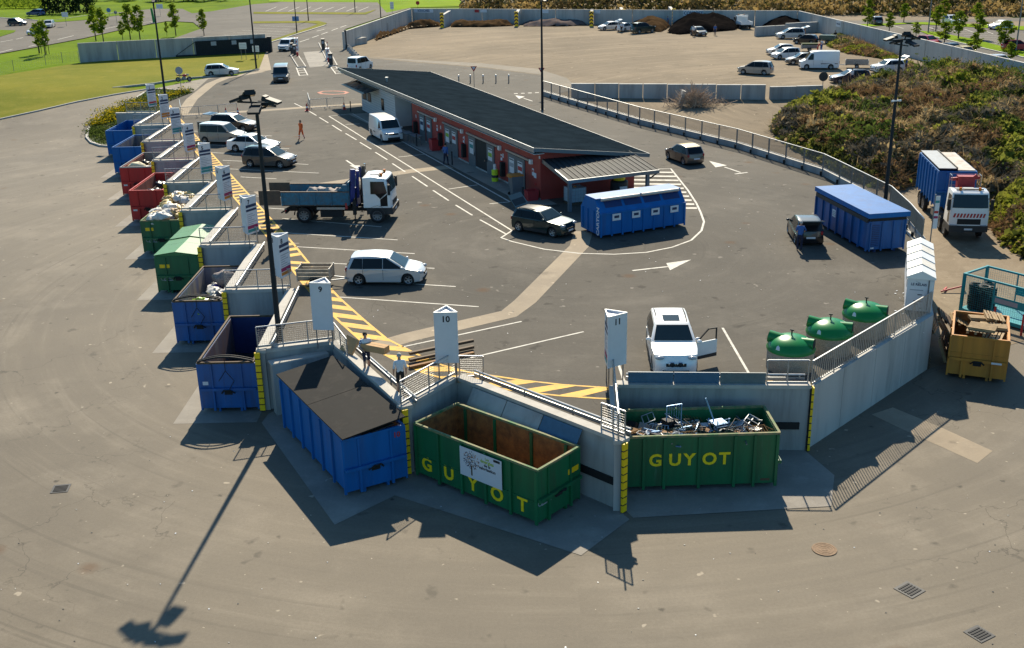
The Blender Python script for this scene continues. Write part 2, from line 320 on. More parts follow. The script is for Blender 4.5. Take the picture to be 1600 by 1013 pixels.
# quay line: P = outer corners of the bays, C = inner corners
P = {k: Vector((-11.5 - 3.614 * (8 - k), 45.4 + 8.757 * (8 - k))) for k in range(1, 9)}
C = {k + 1: P[k] + Vector((3.35, .1)) for k in range(1, 8)}
C[1] = Vector((-37.1, 114.6)); W0 = Vector((-41.4, 115.1))
C[9] = Vector((-8.3, 46.35)); P[9] = Vector((-4.35, 38.95))
C[10] = Vector((-2.35, 41.9)); P[10] = Vector((3.95, 35.6))
C[11] = Vector((4.25, 40.75)); P[11] = Vector((12.05, 40.25))
FE = [Vector(v) for v in ((20.2, 48.6), (23.9, 60.5), (24.4, 64.0), (24.8, 68.7), (23.8, 76.6), (23.4, 79.5), (19.2, 90.5), (12.5, 102.9), (4.0, 122.6))]
quay = []
for k in range(1, 12): quay += [C[k], P[k]]
zone('lower_yard', [(-130, 5), (90, 5), (90, 56), (60, 64), (5, 66), (-20, 104), (-36.5, 114.4), (-37, 146)] + tx([(330, 121), (270, 133), (235, 140), (180, 148), (100, 164), (0, 187)], TL) + [(-75, 106), (-130, 100)], lambda x, y: TL(x, y) if x < -12 else 0, 0, M_ASPH_LOW)
zone('upper_yard', quay + FE + gx([(845, 118), (760, 107), (650, 98), (566, 90), (545, 72), (418, 76), (405, 109), (372, 117), (325, 124), (301, 145), (262, 160)]), HP, .012, M_ASPH_UP)
zone('dirt_yard', FE[5:][::1] + gx([(845, 118), (760, 107), (650, 98), (566, 90), (545, 72), (538, 50), (643, 16), (1250, 16)]) + [(95, 216), (95, 120), (90, 82), (40, 80), (25, 80)], TR, .006, M_DIRT)
zone('worn_track', gx([(566, 89), (650, 94), (750, 99), (840, 108), (885, 122), (905, 140), (848, 151), (845, 117), (760, 106), (650, 97)]), HP, .016, ground_mat('worn_dirt', (.20, .17, .13), (.15, .13, .10), (.27, .22, .165), tracks=.6, rings=(38, 118, 2), scale=.1, grain=.35))
zone('entry_slab', gx([(474, 82), (502, 80), (508, 90), (514, 103), (484, 106), (478, 92)]), HP, .02, M_CONC_G)
zone('truck_track', [FE[0], FE[1], FE[2], FE[3], FE[4], FE[5], (30, 84), (90, 84), (90, 54), (30, 54)], TR, .01, M_DIRT2)
lawn = zone('lawn', tx([(-60, 203), (0, 187), (60, 174), (120, 160), (180, 148.5), (232, 140), (180, 137.5), (240, 131), (300, 122), (330, 120), (405, 108), (415, 82), (260, 88), (125, 99), (0, 119), (-60, 128)], TL), TL, .06, M_LAWN)
zone('access_road', gx([(-60, 97), (0, 84), (130, 60), (200, 44), (262, 33), (302, 35), (314, 45), (272, 60), (415, 82), (545, 75), (538, 46), (643, 12), (600, 1), (440, 3), (395, 7), (330, 18), (300, 21), (285, 14), (240, 14), (180, 20), (130, 25), (75, 33), (0, 28), (-60, 30)]), HP, .0, M_ASPH_ROAD)
zone('bright_field', gx([(420, -12), (420, 3), (590, 4), (604, 20), (643, 12), (770, 9), (770, -12)]), HP, .01, M_FIELD)
zone('verge_strip', gx([(396, 19), (570, 20), (588, 15), (583, 18), (572, 23), (396, 22)]), HP, .05, M_LAWN)
zone('verge_strip', gx([(396, 34), (497, 33), (511, 36.5), (507, 40), (490, 46), (420, 68), (421, 64), (484, 43), (497, 38), (480, 36), (396, 37)]), HP, .05, M_LAWN)
zone('verge_strip', gx([(-40, 46), (25, 48), (22, 51), (0, 58), (-40, 66)]), HP, .05, M_GRASS)
zone('verge_strip', gx([(40, 28), (75, 24), (110, 23), (190, 21), (196, 23), (130, 32), (90, 35), (60, 33)]), HP, .05, M_GRASS)
zone('footpath', gx([(405, 82), (417, 80), (424, 110), (404, 113)]), HP, .03, M_PATH)
# right: car park beyond the wall
zone('car_park', gx([(1310, 40), (1440, 34), (1600, 44), (1760, 55), (1760, 190), (1600, 130), (1330, 55)]), HP, .02, M_ASPH_ROAD)
zone('park_lane', gx([(1290, 33), (1440, 32), (1600, 28), (1760, 26), (1760, 31), (1600, 33), (1440, 37), (1290, 40)]), HP, .025, M_ASPH_ROAD)
zone('verge_strip', gx([(1340, 39), (1440, 35.5), (1600, 42), (1760, 50), (1760, 56), (1600, 48), (1500, 42), (1420, 38), (1350, 43)]), HP, .1, M_FIELD)
zone('verge_strip', gx([(1436, 49), (1462, 51), (1520, 62), (1600, 82), (1760, 122), (1760, 134), (1600, 91), (1515, 71), (1455, 57)]), HP, .1, M_FIELD)
# rising banks at the back (geometry; clumps are scattered on them below)
def bank_h(x, y): return HP + max(0, (y - 236 - max(0, (70 - x)) * .28)) * .2
bmk = MB(); nx, ny = 60, 26
for j in range(ny + 1):
    for i in range(nx + 1):
        x = -10 + 240 * i / nx; y0 = 236 + max(0, 26 - x) * .28 - max(0, x - 26) * .34; y = y0 + 160 * (j / ny) ** 1.5
        bmk.v.append((x, y, HP + (y - y0) * .22 + (noise.noise((x * .08, y * .08, 3)) * 1.6 * min(1, (y - y0) / 6) if j else -.3)))
for j in range(ny):
    for i in range(nx): a = j * (nx + 1) + i; bmk.f.append((a, a + 1, a + nx + 2, a + nx + 1)); bmk.m.append(0)
bmk.build('hill', M_BANK, smooth=180, kind='structure')
# concrete kerbs
def strip(name, pts, w, h, T, m, parent=None, kind='structure', off=0):
    """a low kerb following a polyline"""
    q = MB(); n = len(pts)
    L_ = []
    for i, p in enumerate(pts):
        a = pts[max(0, i - 1)]; b = pts[min(n - 1, i + 1)]; d = (Vector(b[:2]) - Vector(a[:2])).normalized(); nn = Vector((-d.y, d.x)) * w / 2
        z = (T(p[0], p[1]) if callable(T) else T) + off
        L_.append([(p[0] + nn.x, p[1] + nn.y, z - .1), (p[0] + nn.x, p[1] + nn.y, z + h), (p[0] - nn.x, p[1] - nn.y, z + h), (p[0] - nn.x, p[1] - nn.y, z - .1)])
    for r in L_: q.v += r
    for i in range(n - 1):
        for j in range(3): a = i * 4 + j; q.f.append((a, a + 4, a + 5, a + 1)); q.m.append(0)
    q.f += [(0, 1, 2, 3), (n * 4 - 4, n * 4 - 1, n * 4 - 2, n * 4 - 3)]; q.m += [0, 0]
    return q.build(name, m, parent, kind=None if parent else kind)
def sub(pts, step=2.5):
    o = []
    for a, b in zip(pts, pts[1:]):
        a = Vector(a[:2]); b = Vector(b[:2]); n = max(1, int((b - a).length / step))
        o += [a.lerp(b, i / n) for i in range(n)]
    return o + [Vector(pts[-1][:2])]
strip('kerb', sub(tx([(0, 187), (60, 174), (120, 160), (180, 148.5), (232, 140)], TL)), .22, .13, TL, M_CONC_L)
strip('kerb', sub(tx([(176, 138), (240, 131), (300, 122), (330, 120), (405, 109)], TL)), .2, .12, TL, M_CONC)
strip('kerb', gx([(420, 68), (490, 46), (509, 40)]), .25, .14, HP, M_CONC_L)
strip('kerb', gx([(1440, 56), (1455, 57.5), (1515, 71.5), (1600, 91)]), .25, .14, HP, M_CONC_L)
strip('kerb', gx([(0, 28), (75, 33.5), (130, 25.5), (180, 20.5)]), .3, .12, HP, M_CONC_L)
# planting bed at the end of the quays
bedp = sub([v for v in tx([(301, 145), (262, 141), (235, 141), (205, 160), (172, 175), (150, 190), (137, 205), (136, 216), (143, 224), (158, 229), (172, 230)], TL)])
bed = zone('planting_bed', bedp + [W0 + Vector((.5, -.4)), W0 + Vector((4.4, .3)), Vector((-36.6, 116)), GT(262, 160, TL).xy], TL, .09, M_SOIL)
strip('kerb', bedp, .28, .17, TL, M_CONC_L)
# beige concrete bands in the upper yard
ypar = bpy.data.objects['upper_yard']
def band(pts, w, name='paving_band', m=M_PATH, z=HP + .016, parent=ypar):
    q = MB(); pp = [Vector(p[:2]) for p in pts]; n = len(pp)
    for i, p in enumerate(pp):
        a = pp[max(0, i - 1)]; b = pp[min(n - 1, i + 1)]; d = (b - a).normalized(); nn = Vector((-d.y, d.x)) * w / 2
        q.v += [(p.x + nn.x, p.y + nn.y, z), (p.x - nn.x, p.y - nn.y, z)]
    for i in range(n - 1): q.f.append((2 * i, 2 * i + 1, 2 * i + 3, 2 * i + 2)); q.m.append(0)
    return q.build(name, m, parent)
band(gx([(585, 543), (640, 527), (795, 491), (820, 472), (905, 385), (912, 362)]), 1.15)
band(gx([(400, 303), (470, 294), (545, 283), (640, 268), (705, 261)]), 1.3)
band(gx([(284, 178), (300, 155), (330, 131), (352, 122), (410, 112)]), 1.3)
band(gx([(268, 180), (330, 178), (410, 173), (480, 168), (565, 163)]), 1.2)
band(gx([(560, 178), (640, 216), (720, 256), (850, 322)]) , 2.0, m=M_CONC_G)
def G2(p): return G(p[0], p[1]).xy
nl = [0]
def line(p, q, w=.11, name='parking_line', m=M_LINE, z=HP + .02):
    return band([G2(p), G2(q)], w, name, m, z)
for a in [(348, 251, 482, 257.5), (359, 264.5, 498, 271), (376, 277, 432, 280), (400, 307, 440, 309), (415, 325.5, 470, 329), (441, 342, 596, 355), (439, 364, 621, 375.5), (461, 386, 648, 397), (516, 412, 679, 420), (545, 438, 712, 448.5), (531, 465, 748, 480), (628, 543, 815, 503), (735, 560, 912, 519), (978, 606, 961, 553), (1174, 591, 1129, 513), (310, 226, 452, 233), (300, 214, 439, 222), (295, 205, 425, 213), (330, 239, 465, 245)]:
    line(a[:2], a[2:])
for a in [(514, 182, 800, 361), (551, 178, 797, 316), (540, 195, 562, 194), (515, 182, 552, 178), (590.6, 227.5, 630, 223.4), (622.5, 246, 664, 241.5), (701, 296, 746, 289.5), (765, 319, 797, 316)]: line(a[:2], a[2:], .12, 'lane_line')
for a in [(460, 162, 472.5, 168), (482.5, 174, 494.5, 181), (499, 184, 513, 192.5), (519, 196, 534, 205.5), (540, 209, 557, 219), (562.5, 223, 580, 233.6), (586.5, 238.5, 605, 250), (613, 256, 633, 269), (644, 276, 668, 292), (676.6, 298, 701, 314), (712, 321, 738, 337), (750, 344, 790, 366)]: line(a[:2], a[2:], .13, 'lane_dash')
band(sub(gx([(800, 361), (783, 372), (800, 378), (850, 390), (905, 396.5), (960, 398), (1010, 395), (1050, 387), (1080, 376), (1096, 361), (1100, 347), (1095, 333), (1088, 318), (1075, 298), (1048, 264), (1018, 265), (985, 268)]), .7), .13, 'island_line', M_LINE, HP + .02)
for i in range(10):
    y = 270 + i * 6.2; xr = 1048 + (y - 264) * .66
    line((972, y - 1), (xr, y), .42, 'hatch_bar')
for i in range(4): line((803 + i * 11, 146.8 - i * .5), (809 + i * 11, 146.6 - i * .5), .4, 'give_way_dash')
def arrow(a, b, tip, l, r):
    line(a, b, .16, 'arrow_shaft'); q = MB(); q.add([(*G2(tip), HP + .022), (*G2(l), HP + .022), (*G2(r), HP + .022)], [(0, 1, 2)]); q.build('arrow_head', M_LINE, ypar)
arrow((541, 251), (556, 261), (566, 268.5), (546, 259), (562, 259)); arrow((988, 423.5), (1046, 417), (1080, 406.5), (1041, 412), (1047, 423)); arrow((1157, 270), (1132, 261.5), (1108, 252), (1118, 262), (1136, 259)); arrow((832, 158.5), (818, 154), (805, 149.5), (811, 155), (820, 151.5))
line((1148, 272.5), (1168, 270), .2, 'lane_line')
band(gx([(498, 145), (505, 143), (522, 142.6), (538, 143.4), (543, 145), (538, 147), (520, 148), (503, 147), (498, 145)]), .45, 'worn_red_ring', mat('worn_red_paint', (.50, .17, .10), .85, var=.3, dirt=.4, dscale=3, dcol=(.2, .17, .14)), HP + .02)
# hatched yellow band along the bays
rl = [G2(p) for p in [(266, 165), (274, 178), (300, 206), (340, 251), (400, 317), (440, 361), (458, 381), (478, 406), (505, 439), (531, 467), (568, 500), (604, 530), (651, 554), (690, 571), (731, 582), (817, 595), (880, 602), (940, 606), (962, 607)]]
rl = sub(rl, .5); BW = 1.12
off = []
for i, p in enumerate(rl):
    a = rl[max(0, i - 3)]; b = rl[min(len(rl) - 1, i + 3)]; d = (b - a).normalized(); off.append(p + Vector((d.y, -d.x)) * BW)
band(rl, .13, 'hatch_border', M_YEL, HP + .02); band(off, .13, 'hatch_border', M_YEL, HP + .02)
s = 0; i = 0; cum = [0]
for a, b in zip(rl, rl[1:]): cum.append(cum[-1] + (b - a).length)
def at_s(L_, t):
    for j in range(len(cum) - 1):
        if cum[j + 1] >= t: f = (t - cum[j]) / max(1e-6, cum[j + 1] - cum[j]); return L_[j].lerp(L_[j + 1], f)
    return L_[-1]
t = .6
while t < cum[-1] - 1.6:
    fr = ss((t / cum[-1] - .55) / .35); sh = .45 + fr * 1.0; bw = .42 + fr * .45
    q = MB(); q.add([(*at_s(off, t), HP + .018), (*at_s(off, t + bw), HP + .018), (*at_s(rl, t + bw - sh * -0 + (sh if fr > .4 else -.1)), HP + .018), (*at_s(rl, t + (sh if fr > .4 else -.1)), HP + .018)], [(0, 1, 2, 3)]); q.build('hatch_bar', M_YEL, ypar)
    t += .95 + fr * .75
q = MB(); q.add([(*G2(p), HP + .02) for p in [(1196, 597), (1196, 592), (1240, 592), (1220, 598)]], [(0, 1, 2, 3)]); q.build('hatch_border', M_YEL, ypar)
# entrance lane islands' stripes, road markings beyond
for (a, b, c_, d) in [((463, 106), (468, 119), (474, 105), (481, 118)), ((516, 104), (525, 116), (524, 103.5), (535, 115))]:
    line(a, b, .15, 'lane_line'); line(c_, d, .15, 'lane_line')
    for f in (.1, .37, .64, .95): line((a[0] + (b[0] - a[0]) * f, a[1] + (b[1] - a[1]) * f), (c_[0] + (d[0] - c_[0]) * f, c_[1] + (d[1] - c_[1]) * f), .3, 'hatch_bar')
rpar = bpy.data.objects['access_road']
def rline(a, b, w, name='lane_dash', z=HP + .012): return band([G2(a), G2(b)], w, name, M_LINE, z, rpar)
for a in [(468, 66, 483, 61), (488, 59, 498, 55.5), (502, 54, 512, 50.5), (518, 48, 528, 44.5), (532, 43, 541, 40), (495, 49, 507, 46), (0, 66, 20, 62.5), (25, 61.5, 36, 59), (0, 82, 20, 77), (45, 73, 65, 68.5), (90, 62, 115, 56), (160, 46, 190, 40), (220, 36, 245, 33)]: rline(a[:2], a[2:], .2)
for i in range(5): rline((350 + i * 14, 55 - i * 3.7), (440 - i * 0 + i * 6, 58 - i * 3.9), .14, 'parking_line')
for i in range(9): rline((415 + i * 18, 18), (432 + i * 18, 11), .14, 'parking_line')
cpar = bpy.data.objects['car_park']
for i in range(9): band(gx([(1478 + i * 15, 54.5 + i * 3.2), (1505 + i * 17, 53 + i * 3)]) if 0 else gx([(1482 + i * 12, 50 + i * 3.0), (1530 + i * 14, 50.5 + i * 2.7)]), .14, 'parking_line', M_LINE, HP + .03, cpar)
for i in range(6): band(gx([(1395 + i * 28, 40 + i * 1.5), (1412 + i * 28, 45 + i * 1.7)]), .14, 'parking_line', M_LINE, HP + .03, cpar)
# concrete aprons under the skips, patches, drains
for k in range(1, 9):
    b = P[k] + Vector((-.1, 0))
    zone('concrete_apron', [b + Vector((-3.7, -1.3)), b + Vector((.05, -1.3)), b + Vector((.05, 8.4)), b + Vector((-3.7, 8.4))], 0, .005, M_CONC_G)
def rect_along(p, d, n, a0, a1, b0, b1): return [p + d * a0 + n * b0, p + d * a1 + n * b0, p + d * a1 + n * b1, p + d * a0 + n * b1]
d9 = Vector((.5, -.866)); n9 = Vector((-.866, -.5)); d10 = Vector((.707, -.707)); n10 = Vector((-.707, -.707))
zone('concrete_apron', [P[8] + Vector((.3, -.5)), P[8] + Vector((1.4, 1.6)), P[9], P[9] + Vector((.9, -.5)), P[9] + n9 * 4.0 + d9 * 2.2, P[8] + Vector((.2, -1.4))], 0, .009, M_CONC_G)
zone('concrete_apron', [C[10], P[10], P[10] + Vector((.1, -.3)), P[10] + Vector((.25, -.6)), P[10] + n10 * 3.3 + d10 * .9, P[9] + n10 * 1.6 + d10 * .6, P[9]], 0, .013, M_CONC_G)
zone('concrete_apron', [P[10] + Vector((.1, .2)), C[11], P[11], P[11] + Vector((.6, -2.2)), P[11] + Vector((-.2, -4.6)), P[10] + Vector((.4, -.5))], 0, .017, M_CONC_G)
zone('concrete_patch', [p.xy for p in (G(1362, 648, 0), G(1395, 637, 0), G(1470, 668, 0), G(1551, 705, 0), G(1527, 724, 0), G(1412, 672, 0))], 0, .006, M_PATH)
def drain(px, py, w, rz):
    p = G(px, py, 0); t = thing('storm_drain', 'square iron drain grate ' + {1421: 'below the long retaining wall', 1530: 'at the near end of the dark tyre arc', 95: 'beside the curve of the ring lane'}[px], 'drain', (p.x, p.y, .006), rz)
    q = MB(); q.box(-w, w, -w, w, 0, .012); q.build('frame', M_DARK, t)
    for i in range(5):
        q = MB(); q.box(-w * .75, w * .75, -w * .72 + i * w * .31, -w * .72 + i * w * .31 + w * .17, .012, .03); q.build('grate_bar', M_BLACK, t)
drain(1421, 922, .36, R(35)); drain(1530, 991, .33, R(30)); drain(95, 764, .34, R(8))
mh = thing('manhole_cover', 'round rusty manhole cover in the sunlit lower yard', 'manhole', G(1288, 859, 0) + Vector((0, 0, .006)))
q = MB(); q.lathe([(0, .012), (.36, .012), (.37, .02), (.43, .02), (.44, 0)], 24); q.build('lid', mat('rusty_iron', (.25, .155, .085), .8, var=.4, scale=12), mh)
for r_ in (.1, .2, .3):
    q = MB(); q.lathe([(r_ - .02, .012), (r_ - .02, .02), (r_ + .02, .02), (r_ + .02, .012)], 20); q.build('rib_ring', MATS['rusty_iron'], mh)
# ---------------------------------------------------------------- retaining walls of the bays
def wallbox(a, b, th, z0, z1, q, side=1):
    a = Vector(a[:2]); b = Vector(b[:2]); d = (b - a).normalized(); n = Vector((-d.y, d.x)) * th * side
    pts = [a, b, b + n, a + n]; q.prism([(p.x, p.y) for p in pts], z0, z1)
ZW = 2.93
desc = {1: 'blue skip by the planting bed', 2: 'second blue skip', 3: 'first red skip', 4: 'red skip with black bags', 5: 'green skip of gold sacks', 6: 'green roofed skip', 7: 'blue skip of household bags', 8: 'empty navy skip', 9: 'black lidded skip', 10: 'tree poster skip', 11: 'green scrap metal skip'}
def rail_panel(t, a, b, z0, h, n=2, mesh=True, m=None):
    m = m or M_GALV; a = Vector((*a[:2], z0)); b = Vector((*b[:2], z0)); u = Vector((0, 0, 1))
    for i in range(n + 1):
        p = a.lerp(b, i / n); q = MB(); q.tube(p, p + u * h, .03, 6); q.build('post', m, t)
    q = MB(); q.tube(a + u * h, b + u * h, .032, 6); q.build('top_rail', m, t)
    q = MB(); q.bar(a + u * .12, b + u * .12, .03, .1); q.build('bottom_rail', m, t)
    if mesh:
        q = MB(); L_ = (b - a).length; nn = int(L_ / .1)
        for i in range(1, nn):
            p = a.lerp(b, i / nn); q.bar(p + u * .14, p + u * (h - .05), .006)
        for i in range(1, 9): q.bar(a + u * (.14 + i * (h - .2) / 9), b + u * (.14 + i * (h - .2) / 9), .006)
        q.build('wire_mesh', m, t, kind='stuff')
for k in range(1, 12):
    t = thing('quay_wall', 'grey concrete bay wall behind the ' + desc[k], 'retaining wall')
    pin = W0 if k == 1 else P[k - 1]; sw = MB(); d = (C[k] - pin).normalized()
    q = MB(); wallbox(C[k], P[k], .32, -.3, ZW - .12, q); q.build('back_wall', M_CONC, t)
    q = MB(); n = (P[k] - C[k]).normalized(); nn = Vector((-n.y, n.x))
    wallbox(C[k] - nn * .06, P[k] - nn * .06 + n * .04, .44, ZW - .118, ZW + .04, q); q.build('coping', M_CONC_L, t)
    th = .3; wallbox(pin + d * .02, C[k] + d * .25, th, -.3, ZW - .14, sw); sw.build('side_wall', M_CONC, t)
    q = MB(); dn = Vector((-d.y, d.x)); wallbox(pin - dn * .03 - d * .03, C[k] - d * .1 - dn * .03, .36, ZW - .138, ZW + .02, q); q.build('side_coping', M_CONC_L, t)
    # bumper strip of dark rubber on the back wall
    q = MB(); wallbox(C[k].lerp(P[k], .3), C[k].lerp(P[k], .96), .07, 1.0, 1.3, q, -1); q.build('rubber_bumper', M_BLACK, t)
    # railing along the side wall
    rt = thing('railing', 'galvanised mesh railing on the side wall beside the ' + desc[k], 'railing', group='railings between the skip bays')
    a = pin + dn * .15 + d * .05; b = C[k] + dn * .15 + d * .1
    if k == 1: a = pin + dn * .15 + d * 1.2
    rail_panel(rt, a, b, ZW + .02, 1.05, 3 if k in (9,) else 2, mesh=True)
    if k < 11:   # return of the railing, along the platform
        pass
    # low guard rail behind the coping
    gt = thing('guard_rail', 'low galvanised tube rail above the ' + desc[k], 'guard rail', group='low rails behind the skips')
    a = C[k] + nn * .62 + n * .4; b = P[k] + nn * .62 - n * .1; a3 = Vector((*a, HP)); b3 = Vector((*b, HP))
    for f in (.04, .35, .66, .97):
        p = a3.lerp(b3, f); q = MB(); q.bar(p, p + Vector((0, 0, .42)), .06); q.build('bracket', M_GALV, gt)
    q = MB(); q.tube(a3 + Vector((0, 0, .44)), b3 + Vector((0, 0, .44)), .05, 8); q.build('tube_rail', M_GALV, gt)
    q = MB(); q.bar(a3 + Vector((0, 0, .25)), b3 + Vector((0, 0, .25)), .03, .16); q.build('plate_rail', M_GALV, gt)
    # yellow corner guard
    et = thing('corner_guard', 'yellow and black corner guard by the ' + desc[k], 'corner guard', group='yellow corner guards of the quays')
    ctr = P[k]; dd = (P[k] - C[k]).normalized()
    dirv = Vector((0, -1)) if k < 9 else dd
    zt = ZW - .05
    for i in range(9):
        z1 = zt - i * .32; z0 = max(.02, z1 - .27)
        if z1 < .1: break
        q = MB(); w = Vector((-dirv.y, dirv.x)) * .12; o = ctr + dirv * .07
        q.prism([(o + w), (o + w + dirv * .1), (o - w + dirv * .1), (o - w)], z0, z1); q.build('yellow_block', M_YPL, et)
    q = MB(); w = Vector((-dirv.y, dirv.x)) * .115; o = ctr + dirv * .045; q.prism([(o + w), (o + w + dirv * .11), (o - w + dirv * .11), (o - w)], .03, zt - .01); q.build('black_core', M_BLACK, et)
# the lower ledge in front of the side wall of bay nine
lt = thing('ledge_wall', 'thick lower concrete ledge under the railing beside the black lidded skip', 'retaining wall')
a, b = Vector((-10.75, 44.75)), Vector((-8.4, 45.95)); q = MB(); wallbox(a, b, .5, -.2, 2.45, q); q.build('wall', M_CONC, lt); q = MB(); wallbox(a - Vector((.02, .04)), b, .56, 2.452, 2.53, q); q.build('coping', M_CONC_L, lt)
# long retaining wall on the right of bay eleven
t = thing('retaining_wall', 'tall bare concrete wall below the green glass banks', 'retaining wall')
for i in range(4): q = MB(); wallbox(P[11].lerp(FE[0], i / 4 + .0012), P[11].lerp(FE[0], (i + 1) / 4 - .0012), .3, -.3, ZW - .1, q); q.build('wall_panel', M_CONC_W, t)
wallpts = [FE[0], Vector((21.9, 54.0)), FE[1], FE[2], FE[3]]
q = MB()
for a, b in zip(wallpts, wallpts[1:]): wallbox(a, b, .25, -.3, ZW - .12, q)
q.build('end_wall', M_CONC_W, t)
rt = thing('railing', 'long baluster railing on the wall below the green glass banks', 'railing')
a = Vector((*(P[11] + Vector((.1, .2))), ZW - .1)); b = Vector((*(FE[0] + Vector((-.15, .15))), ZW - .1)); u = Vector((0, 0, 1))
q = MB(); q.bar(a + u * 1.1, b + u * 1.1, .06, .05); q.build('handrail', M_GALV, rt)
for i in range(7):
    q = MB(); p = a.lerp(b, i / 6); q.bar(p, p + u * 1.08, .05, .05); q.build('post', M_GALV, rt)
    if i < 6:
        p2 = a.lerp(b, (i + .96) / 6); p1 = a.lerp(b, (i + .04) / 6); q = MB(); q.bar(p1 + u * .1, p2 + u * .1, .04, .05); q.build('bottom_rail', M_GALV, rt)
bl = MB(); bl.bar((0, 0, .1), (0, 0, 1.08), .036, .03); bme = bl.mesh('baluster', M_GALV)
for i in range(66):
    if i % 11: obj('baluster', bme, rt, a.lerp(b, i / 66))
rt2 = thing('railing', 'short two panel railing on the wall right of the scrap metal skip', 'railing')
a = Vector((10.35, 40.55)); rail_panel(rt2, a, P[11] + Vector((-.05, .2)), ZW - .06, 1.1, 2, mesh=False)
rt3 = thing('railing', 'short mesh railing on the wall between the poster skip and the scrap skip', 'railing')
rail_panel(rt3, C[10].lerp(P[10], .86) + Vector((.2, .2)), P[10] + Vector((.12, .3)), ZW, 1.05, 2, mesh=True)
rt4 = thing('railing', 'galvanised railing on the platform behind sign nine', 'railing')
rail_panel(rt4, C[9] + Vector((.1, .3)), C[9] + Vector((1.0, -1.9)), HP, 1.05, 2, mesh=True)
rt5 = thing('railing', 'railing running along the platform edge below sign ten', 'railing')
rail_panel(rt5, C[10] + Vector((.1, .3)), C[10] + Vector((1.1, .2)), HP, 1.05, 1, mesh=True)
# steel flaps along the top of bay eleven and the worn flap in bay ten
ft = thing('edge_flap', 'row of blue grey steel flaps along the wall above the scrap skip', 'steel flap')
fl = C[11] + Vector((.45, .1)); fr_ = P[11] + Vector((-1.75, .2))
for i in range(3):
    a = fl.lerp(fr_, i / 3 + .003); b = fl.lerp(fr_, (i + 1) / 3 - .003); q = MB(); wallbox(a, b, .05, ZW + .05, ZW + .52, q); q.build('flap_panel', mat('flap_blue%d' % i, [(.06, .14, .22), (.05, .13, .22), (.13, .17, .18)][i], .5, var=.2), ft)
ft = thing('edge_flap', 'scratched blue steel flap hanging down the wall inside the poster skip bay', 'steel flap')
n = (P[10] - C[10]).normalized(); nn = Vector((n.y, -n.x))
for i in range(3):
    a = C[10] + n * (1.1 + i * 2.0) + nn * .1; b = a + n * 1.96
    q = MB(); q.add([(*(a + nn * .02), ZW - .15), (*(b + nn * .02), ZW - .15), (*(b + nn * .4), ZW - .75), (*(a + nn * .4), ZW - .75), (*(a + nn * .02), ZW - .11), (*(b + nn * .02), ZW - .11), (*(b + nn * .43), ZW - .74), (*(a + nn * .43), ZW - .74)], [(0, 1, 2, 3), (4, 7, 6, 5), (0, 4, 5, 1), (1, 5, 6, 2), (2, 6, 7, 3), (3, 7, 4, 0)]); q.build('flap_panel', [M_CONC, M_CONC, MATS['flap_blue0']][i], ft)
# ---------------------------------------------------------------- long fence beside the road
rf = thing('road_fence', 'long grey baluster fence on a low concrete kerb wall between road and dirt yard', 'fence')
fp = FE[1:]
q = MB()
for a, b in zip(fp, fp[1:]):
    d = (b - a).normalized(); wallbox(a, b + d * .0, .22, -.3, HP + .5, q, -1)
q.build('kerb_wall', M_CONC, rf)
posts = []
for a, b in zip(fp, fp[1:]):
    n = max(1, round((b - a).length / 2.2)); posts += [a.lerp(b, i / n) for i in range(n)]
posts.append(fp[-1])
pm = MB(); pm.bar((0, 0, .35), (0, 0, 1.65), .09, .06); pme = pm.mesh('post', M_STEEL)
ft_ = MB(); ft_.cbox((0, 0, .2), (.14, .12, .3)); ftm = ft_.mesh('post_foot', M_BLACK)
q = MB(); qb = MB(); qt = MB()
for i, p in enumerate(posts):
    p3 = Vector((p.x + .0, p.y, HP)); o = obj('post', pme, rf, p3)
    if i < len(posts) - 1:
        p4 = Vector((*posts[i + 1], HP)); d = (p4 - p3)
        nrm = Vector((d.y, -d.x, 0)).normalized() * -.12
        f = obj('post_foot', ftm, o, nrm * 1.2)
        qt.bar(p3 + u * 1.65, p4 + u * 1.65, .06, .05); qt.bar(p3 + u * .62, p4 + u * .62, .04, .04)
        nb = int(d.length / .13)
        for j in range(1, nb): qb.bar(p3 + d * j / nb + u * .62, p3 + d * j / nb + u * 1.63, .028, .028)
qt.build('rail', M_GALV, rf); qb.build('balusters', M_STEEL, rf, kind='stuff')
